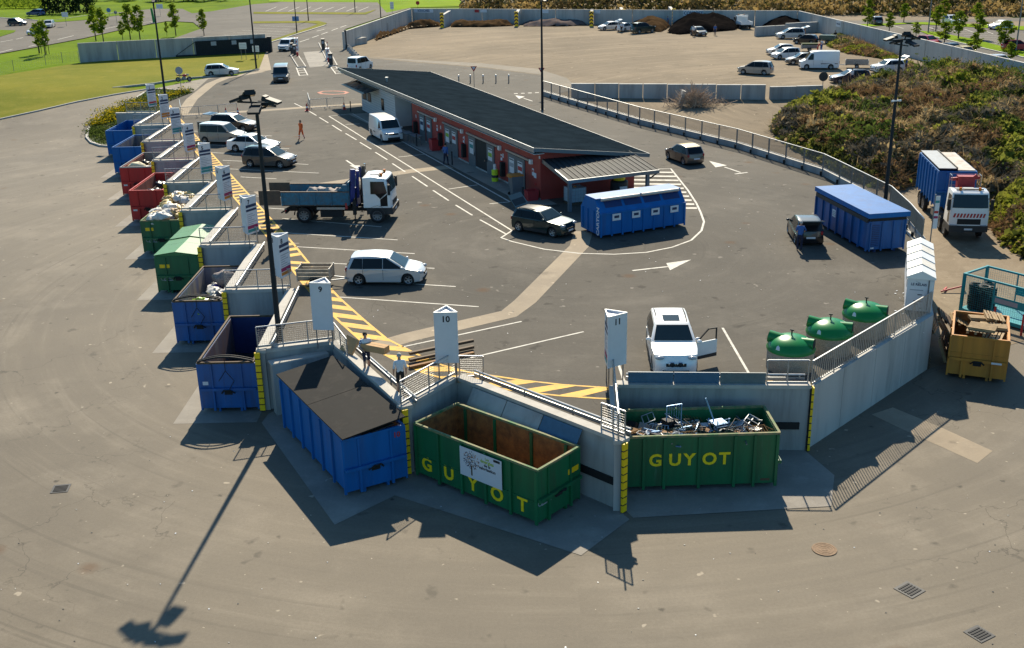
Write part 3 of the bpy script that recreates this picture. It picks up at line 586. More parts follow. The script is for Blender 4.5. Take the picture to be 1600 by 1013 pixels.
# ---------------------------------------------------------------- roll-on skips
def skip(name, label, L, W, H, mo, mi, pos, ang, ribs=5, side='both', rim=None, group=None, cat='skip', hook=True, floor_z=.22, seams=True, mid=True, ribx=None):
    t = thing(name, label, cat, (pos[0], pos[1], pos[2] if len(pos) > 2 else 0), R(ang), group)
    x0, x1, y0, y1 = -L / 2, L / 2, -W / 2, W / 2; th = .07; z0 = floor_z
    q = MB()    # shell: outside mo, inside mi
    o = [(x0, y0), (x1, y0), (x1, y1), (x0, y1)]; n_ = [(x0 + th, y0 + th), (x1 - th, y0 + th), (x1 - th, y1 - th), (x0 + th, y1 - th)]
    vs = [(*p, z0) for p in o] + [(*p, H) for p in o] + [(*p, H) for p in n_] + [(*p, z0 + .1) for p in n_]
    q.add(vs, [(3, 2, 1, 0)] + [(i, (i + 1) % 4, 4 + (i + 1) % 4, 4 + i) for i in range(4)] + [(4 + i, 4 + (i + 1) % 4, 8 + (i + 1) % 4, 8 + i) for i in range(4)], 0)
    q.add(vs, [(8 + i, 8 + (i + 1) % 4, 12 + (i + 1) % 4, 12 + i) for i in range(4)] + [(12, 13, 14, 15)], 1)
    q.build('body', [mo, mi], t)
    r_ = MB(); rw = .09
    for a, b in (((x0, y0), (x1, y0)), ((x0, y1), (x1, y1))): r_.box(a[0] - .03, b[0] + .03, a[1] - .045, a[1] + .06 if a[1] < 0 else a[1] + .045, H + .002, H + .09)
    r_.box(x0 - .04, x0 + .06, y0 + .062, y1 - .047, H + .002, H + .088); r_.box(x1 - .06, x1 + .04, y0 + .062, y1 - .047, H + .002, H + .088)
    r_.build('rim', rim or mo, t)
    rb = MB(); rb.box(-.055, .055, 0, .085, z0 - .1, H - .003); rme = rb.mesh('rib', mo)
    for x in ribx or [x0 + .06 + (L - .12) * i / ribs for i in range(ribs + 1)]:
        obj('rib', rme, t, (x, y1 + .002, 0)); obj('rib', rme, t, (x, y0 - .002, 0), rz=math.pi)
    if mid:
        m_ = MB(); m_.box(x0 + .12, x1 - .12, y1 + .001, y1 + .03, H * .43, H * .43 + .05); m_.build('side_seam', mo, t)
    # end with the hook (local -x)
    e = MB(); e.box(x0 - .14, x0 - .004, y0 - .03, y1 + .03, H * .46, H * .46 + .13); e.build('cross_beam', mo, t)
    for yy in (-W * .27, W * .27):
        e = MB(); e.box(x0 - .10, x0 - .003, yy - .05, yy + .05, .12, H * .46 - .003); e.build('end_post', mo, t)
        e = MB(); e.box(x0 - .06, x0 - .003, yy - .04, yy + .04, H * .46 + .133, H - .003); e.build('end_rib', mo, t)
    e = MB(); e.tube((x0 - .22, -.16, H * .46 + .06), (x0 - .22, .16, H * .46 + .06), .035, 8); e.bar((x0 - .22, -.16, H * .46 + .06), (x0 - .05, -.3, H * .4), .05); e.bar((x0 - .22, .16, H * .46 + .06), (x0 - .05, .3, H * .4), .05); e.cbox((x0 - .012, 0, H * .46 - .06), (.02, .36, .34)); e.build('hook_bar', M_BLACK, t)
    s_ = MB(); s_.box(x0 + .05, x1 - .1, -.55, -.45, .02, z0 - .002); s_.box(x0 + .05, x1 - .1, .45, .55, .02, z0 - .002); s_.build('skid', mo, t)
    for yy in (-.75, .75):
        r2 = MB(); r2.tube((x1 - .35, yy - .12, .12), (x1 - .35, yy + .12, .12), .11, 12); r2.build('roller', M_BLACK, t)
    # door end (local +x)
    for yy, w_ in ((y0 * .5, W / 2 - .08), (-y0 * .5, W / 2 - .08)):
        dd = MB(); dd.box(x1 + .003, x1 + .05, yy - w_ / 2, yy + w_ / 2, z0 + .05, H - .05)
        do = dd.build('end_door', mo, t)
        for zz in (H * .3, H * .7):
            hh = MB(); hh.box(x1 + .052, x1 + .085, yy - w_ / 2 + .02, yy + w_ / 2 - .02, zz, zz + .08); hh.build('door_bar', mo, do)
    return t
SL, SW = 6.2, 2.5
def bay_pos(k, L=SL, W=SW, gap=.22): return (P[k].x - gap - W / 2, P[k].y - .15 + L / 2)
SK = {}
G_SK = None
SK[1] = skip('skip', 'empty bright blue skip at the far end of the row beside the planting bed', SL, SW, 2.45, M_BLUE2, M_BLUE2, bay_pos(1), 90, group=G_SK)
SK[2] = skip('skip', 'blue skip with rust stained pale inner wall next to the first red skip', SL, SW, 2.45, M_BLUE2, M_WORN, bay_pos(2), 90)
SK[3] = skip('skip', 'red skip with grey worn rim holding a cream sack', SL, SW, 2.4, M_RED, M_WORN, bay_pos(3), 90, rim=M_STEEL)
SK[4] = skip('skip', 'all red skip with dark rubbish, next to the green skip of gold sacks', SL, SW, 2.4, M_RED, M_RED, bay_pos(4), 90)
SK[5] = skip('skip', 'open dark green skip heaped with golden and white sacks', SL, SW, 2.3, M_GREEN, M_RUST, bay_pos(5), 90, rim=M_RIMRUST)
SK[6] = skip('skip', 'dark green skip closed by a light green pitched roof', SL, SW, 2.3, M_GREEN, M_GREEN, bay_pos(6), 90)
SK[7] = skip('skip', 'blue skip with worn painted wall holding white and purple rubbish bags', SL, SW, 2.4, M_BLUE, M_WORN, bay_pos(7), 90, rim=M_WOODD)
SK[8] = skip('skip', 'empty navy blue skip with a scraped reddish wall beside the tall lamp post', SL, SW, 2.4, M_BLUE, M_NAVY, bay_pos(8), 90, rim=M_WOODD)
# nine: under the black lid
c9 = P[9] + n9 * (SW / 2 + .3) + d9 * (-3.6 + .55)
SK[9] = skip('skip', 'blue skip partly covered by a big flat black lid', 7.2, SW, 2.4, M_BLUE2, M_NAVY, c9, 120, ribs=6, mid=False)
dir10 = Vector((4.8, -4.2)).normalized(); hk = Vector((1.62, 35.45)); c10 = hk - dir10 * 3.15
SK[10] = skip('skip', 'empty green skip with rusty inside and a white tree poster', 6.3, 2.42, 2.3, M_GREEN, M_RUST, c10, math.degrees(math.atan2(-dir10.y, -dir10.x)), rim=M_RIMRUST)
SK[11] = skip('skip', 'green skip full of scrap metal', 6.1, 2.45, 2.3, M_GREEN, M_GREEN, (7.05, 38.35), 181.2, rim=M_RIMRUST, mid=False, ribx=[-2.99, -2.13, -1.37, 0, 1.34, 2.13, 2.99])
# inner wall liners of the worn skips
def liner(k, L, W, H, m, yside):
    q = MB(); y = yside * (W / 2 - .075); q.box(-L / 2 + .1, L / 2 - .1, min(y, y - yside * .012), max(y, y - yside * .012), .35, H - .02); q.build('inner_wall', m, SK[k])
liner(8, SL, SW, 2.4, mat('scraped_red_paint', (.16, .075, .06), .8, c2=(.10, .09, .13), scale=2.5, dirt=.5, dcol=(.3, .22, .16), streak=True), 1)
liner(4, SL, SW, 2.4, mat('scraped_red_inside', (.30, .10, .07), .8, c2=(.18, .05, .04), scale=2.5, dirt=.4, dcol=(.35, .26, .2), streak=True), 1)
liner(3, SL, SW, 2.4, MATS['scraped_red_inside'], 1)
# inner ribs of the poster skip
for x in (-2.6, -.9, 1.0, 2.6):
    for s_ in (-1, 1):
        q = MB(); y = s_ * 1.13; q.box(x - .06, x + .06, min(y, y - s_ * .06), max(y, y - s_ * .06), .34, 2.28); q.build('inner_rib', M_GREEN, SK[10])
# lettering
def letters(k, seq, y, size, ext=.01, m=M_LETY):
    for ch, x, z in seq: text(ch, size, 'lettering', m, SK[k], frame((x, y, z), (-1, 0, 0), (0, 0, 1)), ext)
letters(10, [('G', 2.55, .72), ('U', 1.35, .72), ('Y', .08, .68), ('O', -1.15, .68), ('T', -2.4, .68)], 1.225, .78)
letters(11, [('G', 1.68, 1.32), ('U', .93, 1.32), ('Y', .37, 1.32), ('O', -.4, 1.32), ('T', -.98, 1.32)], 1.24, .7)
# poster with the tree
q = MB(); q.box(-1.5, .62, 1.312, 1.325, 1.02, 2.22); po = q.build('poster', mat('poster_white', (.62, .64, .68), .5, var=.05), SK[10])
q = MB(); q.box(-.02, .05, 1.326, 1.33, 1.14, 1.55); q.bar((.02, 1.328, 1.5), (-.18, 1.328, 1.72), .03, .004); q.bar((.02, 1.328, 1.5), (.2, 1.328, 1.75), .03, .004); q.build('printed_trunk', M_WOODD, po)
q = MB(); q2 = MB()
for i in range(170):
    a = rnd.random() * 6.28; r_ = .40 * math.sqrt(rnd.random()); x = .03 + r_ * math.cos(a); z = 1.78 + r_ * math.sin(a) * .92; s_ = .02 + rnd.random() * .015
    (q if i % 4 else q2).add([(x - s_, 1.329, z), (x, 1.329, z - s_ * .7), (x + s_, 1.329, z), (x, 1.329, z + s_ * .7)], [(0, 1, 2, 3)], 0)
q.build('printed_leaves', M_PRNAVY, po, kind='stuff'); q2.build('printed_leaves', M_PROR, po, kind='stuff')
M_PRLIME = mat('print_lime', (.35, .48, .03), .6)
for s_, z, sz, m_ in (('Les', 2.06, .15, M_PRLIME), ('énergies', 1.93, .2, M_PRLIME), ('de la', 1.78, .17, M_PRINT), ('valorisation', 1.63, .18, M_PRINT)): text(s_, sz, 'lettering', m_, po, frame((-.78, 1.327, z), (-1, 0, 0), (0, 0, 1)), .002)
q = MB(); q.box(-1.42, -1.1, 1.326, 1.33, 2.08, 2.18); q.build('printed_tag', M_PRINT, po)
def plate(k, x, y, z, w, h, m, name='label_plate', end=False):
    q = MB()
    if end: q.box(x - .008, x, y - w / 2, y + w / 2, z - h / 2, z + h / 2)
    else: q.box(x - w / 2, x + w / 2, y, y + .008, z - h / 2, z + h / 2)
    q.build(name, m, SK[k])
plate(10, -3.152, .0 - .85, 1.55, .62, .22, M_YPL, end=True); plate(5, -3.102, .75, 1.75, .55, .22, M_YPL, end=True); plate(6, -3.102, .75, 1.75, .6, .22, M_YPL, end=True)
plate(8, -3.102, 1.0, 1.45, .25, .17, M_SIGNW, end=True); plate(11, -2.6, 1.227, .38, .35, .09, M_WOODD)
for k in (5, 6, 10):   # small white emblem and two lines of print on the end wall
    x = -3.102 if k != 10 else -3.152; yy = .7 if k != 10 else .85
    q = MB(); q.lathe([(.10, 0), (.10, .004), (.13, .004), (.13, 0)], 16); o = q.build('printed_ring', M_PRGREY, SK[k]); o.matrix_local = frame((x - .001, yy + .25, .98), (0, -1, 0), (0, 0, 1))
    for z, w in ((1.0, .38), (.86, .55)): plate(k, x, yy - .1, z, w, .05, M_PRGREY, 'printed_line', end=True)
for k, z in ((3, .95), (4, .95)): plate(k, -3.102, 1.0, z, .32, .13, M_SIGNW, end=True)
text('10', .3, 'lettering', M_PRRED, SK[9], frame((-3.605, -.95, 2.12), (0, -1, 0), (0, 0, 1)), .004)
# green pitched roof of skip six
for s_, x0, x1, z in ((0, -3.15, -1.0, 0), (1, -.98, .2, .0), (2, .22, 1.6, .06), (3, 1.62, 3.15, .06)):
    for sd in (-1, 1):
        q = MB(); e0 = 2.42 + z; rz_ = 2.62 + z
        q.add([(x0, 0, rz_), (x1, 0, rz_), (x1, sd * 1.3, e0), (x0, sd * 1.3, e0), (x0, 0, rz_ + .04), (x1, 0, rz_ + .04), (x1, sd * 1.32, e0 + .04), (x0, sd * 1.32, e0 + .04)], [(0, 1, 2, 3), (4, 5, 6, 7), (0, 1, 5, 4), (1, 2, 6, 5), (2, 3, 7, 6), (3, 0, 4, 7)]); q.build('roof_panel', M_GREENL, SK[6])
q = MB(); q.add([(-3.12, -1.28, 2.4), (-3.12, 1.28, 2.4), (-3.12, 0, 2.6), (-3.06, -1.28, 2.4), (-3.06, 1.28, 2.4), (-3.06, 0, 2.6)], [(0, 1, 2), (3, 4, 5), (0, 1, 4, 3), (1, 2, 5, 4), (0, 2, 5, 3)]); q.build('gable', M_GREENL, SK[6])
# black lid of skip nine (two sheets, tilted up towards the quay)
for x0, x1 in ((-3.75, .0), (.03, 3.85)):
    q = MB(); ya, yb = 1.34, -1.3; za, zb = 2.52, 2.82; zz = .02 if x0 < 0 else .0
    q.add([(x0, ya, za + zz), (x1, ya, za), (x1, yb, zb), (x0, yb, zb + zz), (x0, ya, za + zz + .05), (x1, ya, za + .05), (x1, yb, zb + .05), (x0, yb, zb + zz + .05)], [(0, 1, 2, 3), (4, 5, 6, 7), (0, 1, 5, 4), (1, 2, 6, 5), (2, 3, 7, 6), (3, 0, 4, 7)]); q.build('lid_panel', M_LIDBLK, SK[9])
q = MB(); q.bar((-3.55, 1.2, 2.42), (-3.55, .2, 2.46), .12, .08); q.bar((-3.5, .1, 2.5), (-3.35, -.9, 2.55), .3, .03); q.build('crushed_rim', M_DARK, SK[9])
# curved black net bars on skips seven and eight
for k in (7, 8):
    q = MB(); pts = [Vector((-3.1 - .15 * math.sin(math.pi * f), -1.25 + 2.5 * f, 2.5 + .28 * math.sin(math.pi * f))) for f in [i / 10 for i in range(11)]]
    q.path(pts, .045, 6); pts2 = [p + Vector((.25, 0, -.02)) for p in pts]; q.path(pts2, .04, 6); q.build('net_roller', M_BLACK, SK[k])
    q = MB(); q.path([(-3.2, 0, 2.75), (-3.24, 0, 2.1), (-3.24, .35, 1.6)], .015, 4); q.path([(-3.24, 0, 2.1), (-3.24, -.35, 1.6), (-3.24, -.1, 1.2)], .015, 4); q.build('lashing_rope', M_BLACK, SK[k])
# ---------------------------------------------------------------- loads inside the skips
def local(k, x, y, z):
    t = SK[k]; a = t.rotation_euler.z; return Vector((t.location.x + x * math.cos(a) - y * math.sin(a), t.location.y + x * math.sin(a) + y * math.cos(a), z))
def fill(k, L, W, z, amp, m, label, x0=None, x1=None):
    q = MB(); nx, ny = 22, 10; x0 = -L / 2 + .12 if x0 is None else x0; x1 = L / 2 - .12 if x1 is None else x1
    for j in range(ny + 1):
        for i in range(nx + 1):
            x = x0 + (x1 - x0) * i / nx; y = -W / 2 + .1 + (W - .2) * j / ny; q.v.append((x, y, z + amp * noise.noise((x * 1.4 + k * 9, y * 1.4, 0)) + amp * .6 * noise.noise((x * 4 + k, y * 4, 5))))
    for j in range(ny):
        for i in range(nx): a = j * (nx + 1) + i; q.f.append((a, a + 1, a + nx + 2, a + nx + 1)); q.m.append(0)
    o = q.build('rubbish', m, None, smooth=40, kind='stuff', label=label, cat='rubbish'); o.location = SK[k].location; o.rotation_euler = SK[k].rotation_euler
M_RUB = mat('mixed_rubbish', (.10, .09, .08), .9, c2=(.35, .33, .30), scale=5, dirt=.6, dscale=6, dcol=(.03, .03, .035))
M_GOLD = mat('golden_sack', (.62, .46, .17), .5, c2=(.42, .28, .09), scale=4); M_SACKW = mat('white_sack', (.66, .64, .60), .6, var=.25, scale=5); M_BAGB = mat('black_bag', (.015, .015, .018), .35, var=.3); M_BAGP = mat('purple_bag', (.12, .06, .32), .4, var=.3); M_BAGBL = mat('blue_bag', (.03, .09, .35), .4, var=.3); M_BAGG = mat('lime_bag', (.28, .5, .03), .4, var=.2); M_SACKT = mat('tan_sack', (.38, .25, .13), .7, var=.3)
def bag(k, x, y, z, r, m, name, label, group, seed):
    label = '%s, %s %s, %s' % (label, m.name.split('_')[0], 'near the camera end' if x < -1 else 'mid length' if x < 1 else 'at the far end', 'quay side' if y < -.3 else 'outer side' if y > .4 else 'centre')
    q = MB(); q.blob((0, 0, 0), (r * 1.25, r, r * .75), seed, .55, n=12, m=9); q.tube((r * .5, 0, r * .5), (r * .62, .02, r * .85), .05, 6, .09)
    return q.build(name, m, None, smooth=50, loc=local(k, x, y, z), rz=seed * 1.7, label=label, cat='bag', group=group)
fill(5, SL, SW, 1.95, .35, M_SACKT, 'compressed sacks filling the green skip below the loose golden ones')
for i in range(54):
    x = -2.9 + 5.8 * rnd.random(); y = -1.05 + 2.1 * rnd.random(); m_ = [M_GOLD, M_GOLD, M_GOLD, M_SACKW, M_SACKT][i % 5]
    if x < 0 and -.2 < y and i % 3: m_ = M_SACKW
    bag(5, x, y, 2.2 + .45 * rnd.random() * (1 - abs(y) / 1.5) + (.25 if x > .8 else 0), .27 + .18 * rnd.random(), m_, 'rubbish_sack', 'sack in the open green skip', 'sacks heaped in the open green skip', i)
fill(7, SL, SW, 1.25, .3, M_RUB, 'loose household rubbish under the bags in the blue skip')
for i in range(40):
    x = -2.7 + 4.6 * rnd.random(); y = -1.05 + 1.5 * rnd.random(); m_ = [M_SACKW, M_SACKW, M_BAGP, M_BAGBL, M_BAGB, M_SACKW, M_BAGG, M_CRED][i % 8 if i < 24 else 0]
    bag(7, x, y, 1.45 + .6 * rnd.random() * (1 if y < 0 else .4), .2 + .2 * rnd.random(), m_, 'rubbish_bag', 'bag in the household waste skip', 'bags in the household waste skip', i + 100)
q = MB(); q.blob((0, 0, 0), (.55, .45, .5), 5, .4, n=14, m=10); q.build('rubbish_bag', mat('speckled_grey', (.35, .3, .28), .9, c2=(.12, .10, .10), scale=22), None, smooth=60, loc=local(7, 1.3, -.35, 2.25), label='big speckled grey bundle on top of the bags in the blue skip', cat='bag')
fill(8, SL, SW, .5, .08, M_DARK, 'dark sweepings on the floor of the empty navy skip')
fill(3, SL, SW, 1.5, .3, M_RUB, 'dark rubbish lying in the first red skip'); fill(4, SL, SW, 1.5, .3, M_RUB, 'dark rubbish lying in the second red skip')
for i in range(7): bag(3, -1.5 + 3.6 * rnd.random(), -1 + 1.8 * rnd.random(), 1.75 + .3 * rnd.random(), .32, [M_GOLD, M_SACKW, M_BAGB, M_SACKT][i % 4], 'rubbish_bag', 'bag in the grey rimmed red skip', 'bags in the red skip with grey rim', i + 200)
q = MB(); q.blob((0, 0, 0), (.75, .45, .4), 8, .3, n=14, m=10); q.build('rubbish_sack', mat('cream_sack', (.75, .66, .42), .7), None, smooth=60, loc=local(3, -1.6, .35, 2.2), label='big cream sack on the near edge of the red skip with the grey rim', cat='bag')
for i in range(9): bag(4, -1.2 + 3.6 * rnd.random(), -1 + 1.4 * rnd.random(), 1.75 + .35 * rnd.random(), .3, [M_BAGB, M_BAGB, M_SACKW, M_SACKT][i % 4], 'rubbish_bag', 'bag in the all red skip', 'bags in the all red skip', i + 230)
fill(2, SL, SW, .9, .1, M_DARK, 'thin layer of dark waste in the second blue skip')
fill(9, 7.2, SW, 1.9, .25, M_CARD, 'flattened cardboard lying under the black lid')
fill(10, 6.3, 2.4, .42, .1, M_RUST, 'rusty crumbs on the floor of the poster skip')
# metal bars lying in the poster skip
for i in range(11):
    x = -1.5 + 3.2 * i / 10; q = MB(); q.tube((0, -.75, .0), (.35, .75, .35 + .25 * rnd.random()), .022, 6)
    if i % 3 == 0: q.tube((0, -.3, .1), (1.0, -.25, .18), .02, 6); q.tube((.15, .35, .25), (1.1, .4, .3), .02, 6)
    q.build('scrap_bar', M_STEEL, None, loc=local(10, x, -.1, .58), rz=SK[10].rotation_euler.z + .2 * rnd.random(), label='thin steel bar lying on the floor of the poster skip', cat='metal bar', group='steel bars in the poster skip')
# scrap metal in skip eleven
fill(11, 6.1, 2.4, 1.6, .4, mat('dark_scrap', (.035, .04, .045), .5, .5, c2=(.14, .13, .12), scale=7, dirt=.5, dscale=9, dcol=(.12, .05, .025)), 'dark tangle of small scrap at the bottom of the metal skip')
sc_m = [M_GALV, M_STEEL, M_CHROME, M_SIGNW, M_BLACK, mat('pale_blue_steel', (.22, .38, .6), .4, .3), M_RUST, mat('dark_green_wire', (.02, .06, .04), .6)]
def scrap(i, x, y, z):
    q = MB(); kd = i % 7; a = rnd.random() * 3.1; L_ = .35 + rnd.random() * .5
    if kd == 0:    # tube frame
        w = .35 + rnd.random() * .3; q.path([(0, 0, 0), (L_, 0, .15), (L_, w, .3), (0, w, .15), (0, 0, 0)], .022, 6); q.path([(L_ * .5, 0, .08), (L_ * .5, w, .22)], .018, 5)
    elif kd == 1: q.tube((0, 0, 0), (L_ * 1.4, .1, .3 * rnd.random()), .03, 6)
    elif kd == 2: q.cbox((0, 0, 0), (L_, L_ * .6, .02), Matrix.Rotation(rnd.random() * .9 - .4, 3, 'X'))
    elif kd == 3:  # wheel-like ring with spokes
        pts = [Vector((.3 * math.cos(t_), .3 * math.sin(t_), .1 * math.cos(t_))) for t_ in [6.283 * j / 14 for j in range(15)]]; q.path(pts, .025, 5)
        for j in range(0, 14, 2): q.tube((0, 0, 0), pts[j], .008, 4)
    elif kd == 4: q.cbox((0, 0, 0), (L_ * .7, L_ * .5, .35), Matrix.Rotation(rnd.random() * .6, 3, 'Y'))
    elif kd == 5: q.bar((0, 0, 0), (L_, .2, .2), .06, .06); q.bar((L_ * .3, .1, .08), (L_ * .5, .6, .2), .05, .05)
    else:          # folded grid
        for j in range(6): q.tube((j * .12, 0, 0), (j * .12, L_ * .7, .25), .01, 4)
        q.tube((0, 0, 0), (.62, 0, 0), .015, 5); q.tube((0, L_ * .7, .25), (.62, L_ * .7, .25), .015, 5)
    nm = ['scrap_tubing', 'scrap_pipe', 'scrap_sheet', 'scrap_hoop', 'scrap_casing', 'scrap_bracket', 'scrap_wire'][kd]; sm_ = sc_m[(i * 5 + i // 7) % 8]; cw = sm_.name.replace('_', ' ').replace(' steel', '')
    q.build(nm, sm_, None, loc=local(11, x, y, z), rz=a * 2, label='%s scrap %s in the metal skip, %s' % (cw, nm[6:], 'quay end' if x > 1 else 'in the middle' if x > -1.2 else 'hook end'), cat='scrap metal', group='scrap metal pieces, %ss' % nm[6:])
for i in range(120):
    x = -2.5 + 4.9 * rnd.random(); scrap(i, x, -.8 + 1.5 * rnd.random(), 1.66 + .35 * rnd.random())
q = MB(); w, l = .6, .75; q.path([(0, 0, 0), (0, 0, l), (w, 0, l + .05), (w, 0, 0), (0, 0, 0)], .025, 6)
for j in range(1, 6): q.tube((w * j / 6, 0, .02), (w * j / 6, 0, l), .008, 4)
q.path([(0, 0, .05), (.05, -.5, -.25)], .022, 6); q.path([(w, 0, .05), (w, -.5, -.25)], .022, 6)
q.build('metal_chair', MATS['pale_blue_steel'], None, loc=local(11, 1.0, -.5, 2.05), rz=R(8), label='pale metal chair frame standing up in the scrap skip', cat='chair frame')
q = MB(); q.bar((0, 0, 0), (-.5, .1, 1.35), .05, .05); q.build('scrap_pipe', MATS['pale_blue_steel'], None, loc=local(11, -1.0, -.3, 1.8), rz=0, label='long pale blue bar leaning up out of the scrap skip', cat='metal bar')
q = MB()
for x in (0, .5): q.tube((x, 0, 0), (x + .05, .12, .75), .022, 6)
for j in range(5): q.tube((.0, .02 + j * .03, .1 + j * .16), (.52, .02 + j * .03, .1 + j * .16), .012, 5)
q.cbox((.25, -.3, .45), (.55, .5, .03)); q.tube((0, -.5, 0), (.02, -.5, .45), .02, 6); q.tube((.5, -.5, 0), (.52, -.5, .45), .02, 6)
q.build('garden_chair', MATS['pale_blue_steel'], None, loc=local(11, -1.35, .0, 1.75), rz=R(200), label='pale blue slatted garden chair thrown on the scrap heap', cat='chair')
q = MB()
for j in range(9): q.tube((-.5 + j * .12, -.25, .0), (-.5 + j * .12, .25, .12), .014, 4)
q.tube((-.55, -.25, 0), (.5, -.25, 0), .02, 5); q.tube((-.55, .25, .12), (.5, .25, .12), .02, 5)
q.build('bed_grid', M_RUST, None, loc=local(11, -2.35, .35, 2.0), rz=R(12), label='rusty bed grid lying over the end of the scrap skip', cat='metal grid')
# roll of green fence wire
q = MB()
for j in range(60):
    a = Vector((rnd.uniform(-.9, .9), rnd.uniform(-.4, .4), rnd.uniform(0, .35))); q.path([a, a + Vector((rnd.uniform(-.4, .4), rnd.uniform(-.3, .3), rnd.uniform(-.1, .2))), a + Vector((rnd.uniform(-.6, .6), rnd.uniform(-.4, .4), 0))], .007, 4)
q.build('fence_wire', MATS['dark_green_wire'], None, loc=local(11, -.5, .5, 1.9), label='tangled dark green fence wire in the scrap skip', cat='wire')
# ---------------------------------------------------------------- numbered three-sided bay signs
SGN = {1: (-158, 'first blue skip', 0), 2: (-160, 'second blue skip', 1), 3: (-165, 'first red skip', 2), 4: (-152, 'second red skip', 3), 5: (-168, 'golden sacks', 4), 6: (-142, 'green roofed skip', 5), 7: (-150, 'household bag skip', 6), 8: (-142, 'navy skip', 7), 9: (-97, 'black lid', 8), 10: (-90, 'poster skip', 9), 11: (-58, 'scrap metal skip', 10)}
bands = {1: (M_PRNAVY, M_PRRED), 2: (M_PRNAVY, M_PROR), 3: (M_PRNAVY, M_PRTEAL), 4: (M_PRNAVY, M_PRMAG), 5: (M_PRNAVY, M_PRTEAL), 6: (M_PRNAVY, M_PRMAG), 7: (M_PRNAVY, M_PRMAG), 8: (M_PRNAVY, M_PRMAG), 9: (M_PRNAVY, M_PROR), 10: (M_PRNAVY, M_PROR), 11: (M_PRNAVY, M_PRMAG)}
def bay_sign(k):
    A, what, _ = SGN[k]; pos = C[k] + Vector((-.3, .2)) if k < 9 else {9: Vector((-8.5, 46.2)), 10: Vector((-2.72, 41.95)), 11: Vector((4.12, 41.2))}[k]
    t = thing('bay_sign', 'white three sided sign numbered %d by the %s' % (k, what), 'sign', (pos.x, pos.y, HP), R(A + 90), 'numbered bay signs')
    r_ = .56; z0, z1 = (.95, 3.2) if k in (9, 10, 11) else (.9, 3.15)
    cs = [Vector((r_ * math.cos(R(a)), r_ * math.sin(R(a)))) for a in (-150, -30, 90)]
    for i, phi in enumerate((-90, 30, 150)):
        a, b = cs[i], cs[(i + 1) % 3]; n = Vector((math.cos(R(phi)), math.sin(R(phi)))); q = MB()
        q.prism([a, b, b - n * .03, a - n * .03], z0, z1 - .03); p = q.build('panel', M_SIGNW, t)
        c = n * (r_ / 2 + .004); ax = Vector((-math.sin(R(phi)), math.cos(R(phi)), 0)); w = r_ * 1.732
        text(str(k), .36, 'lettering', M_PRINT, p, frame((c.x - (ax.x * .18 if k < 9 else 0), c.y - (ax.y * .18 if k < 9 else 0), z1 - .32), ax, (0, 0, 1)), .003)
        if i:
            def stripe(zc, h, m, f0=-.46, f1=.46, nm='printed_band'):
                q = MB(); a0 = Vector((c.x, c.y, 0)) + ax * w * f0; a1 = Vector((c.x, c.y, 0)) + ax * w * f1; nn = Vector((n.x, n.y, 0)) * .003
                q.add([(*(a0).xy, zc - h / 2), (*(a1).xy, zc - h / 2), (*(a1).xy, zc + h / 2), (*(a0).xy, zc + h / 2)], [(0, 1, 2, 3)]); q.build(nm, m, p)
            stripe(z1 - .55, .17, bands[k][0]); stripe(z1 - .8, .13, bands[k][0])
            for j in range(6): stripe(z1 - 1.05 - j * .12, .04, M_PRGREY, -.4, -.4 + .8 * (.5 + .5 * ((j * 7 + k * 3) % 5) / 4), 'printed_line')
            stripe(z0 + .42, .2, bands[k][1]); stripe(z0 + .2, .17, M_PRTEAL if k % 2 else M_PROR)
    q = MB(); q.prism([v * .95 for v in cs], z1 - .12, z1 - .1); q.build('top_plate', M_SIGNW, t)
    q = MB()
    for i in range(3): q.bar((*cs[i], z1 - .015), (*cs[(i + 1) % 3], z1 - .015), .05, .03)
    q.build('top_rim', M_WHITE, t)
    for v in cs:
        q = MB(); q.tube((v.x * .75, v.y * .75, 0), (v.x * .75, v.y * .75, z0 + .05), .03, 6); q.build('leg', M_STEEL, t)
for k in SGN: bay_sign(k)
# ---------------------------------------------------------------- lamp posts
def lamp_post(label, pos, h, heads, rz=0, r0=.13, r1=.07, m=None, name='lamp_post', extra=False):
    m = m or M_POLE; t = thing(name, label, 'lamp post', pos, rz)
    q = MB(); q.tube((0, 0, 0), (0, 0, h), r0, 12, r1); q.build('pole', m, t, smooth=40)
    q = MB(); q.cbox((0, 0, .03), (r0 * 3.4, r0 * 3.4, .06)); q.build('base_plate', m, t)
    if heads:
        q = MB(); q.bar((-.9, 0, h - .05), (.9, 0, h - .05), .07); q.bar((0, -.7, h - .35), (0, .7, h - .35), .07); q.build('cross_arm', m, t)
        for (x, y, z, a) in heads:
            q = MB(); Mx = Matrix.Rotation(a, 3, 'Z') @ Matrix.Rotation(R(-18), 3, 'X')
            q.cbox((0, 0, 0), (.52, .62, .1), Mx); q.cbox((0, -.36, .0), (.42, .16, .2), Mx); hd = q.build('floodlight', m, t, loc=(x, y, h + z))
            q = MB(); q.cbox((0, .02, -.056), (.44, .5, .012), Mx); q.build('lamp_glass', M_LAMPW, hd)
            q = MB(); q.bar((x, y, h + z), (x * .75, y * .75, h - (.05 if abs(x) > abs(y) else .35)), .06); q.build('bracket', m, t)
    if extra:
        q = MB(); q.bar((-.22, -.05, h * .66), (.22, -.05, h * .66), .1, .08); q.tube((-.32, -.1, h * .66), (-.2, -.1, h * .66), .07, 8); q.tube((.2, -.1, h * .66), (.32, -.1, h * .66), .07, 8); q.build('camera_unit', M_WHITE, t)
    return t
H4 = [(-.85, 0, .06, R(80)), (.85, 0, .06, R(-80)), (.1, .72, -.25, R(0)), (.35, -.68, -.25, R(200))]
lamp_post('tall dark floodlight post beside the navy skip, closest to the camera', (-10.73, 46.6, HP), 11.15, H4 + [(-.5, .3, .25, R(40))], R(-20))
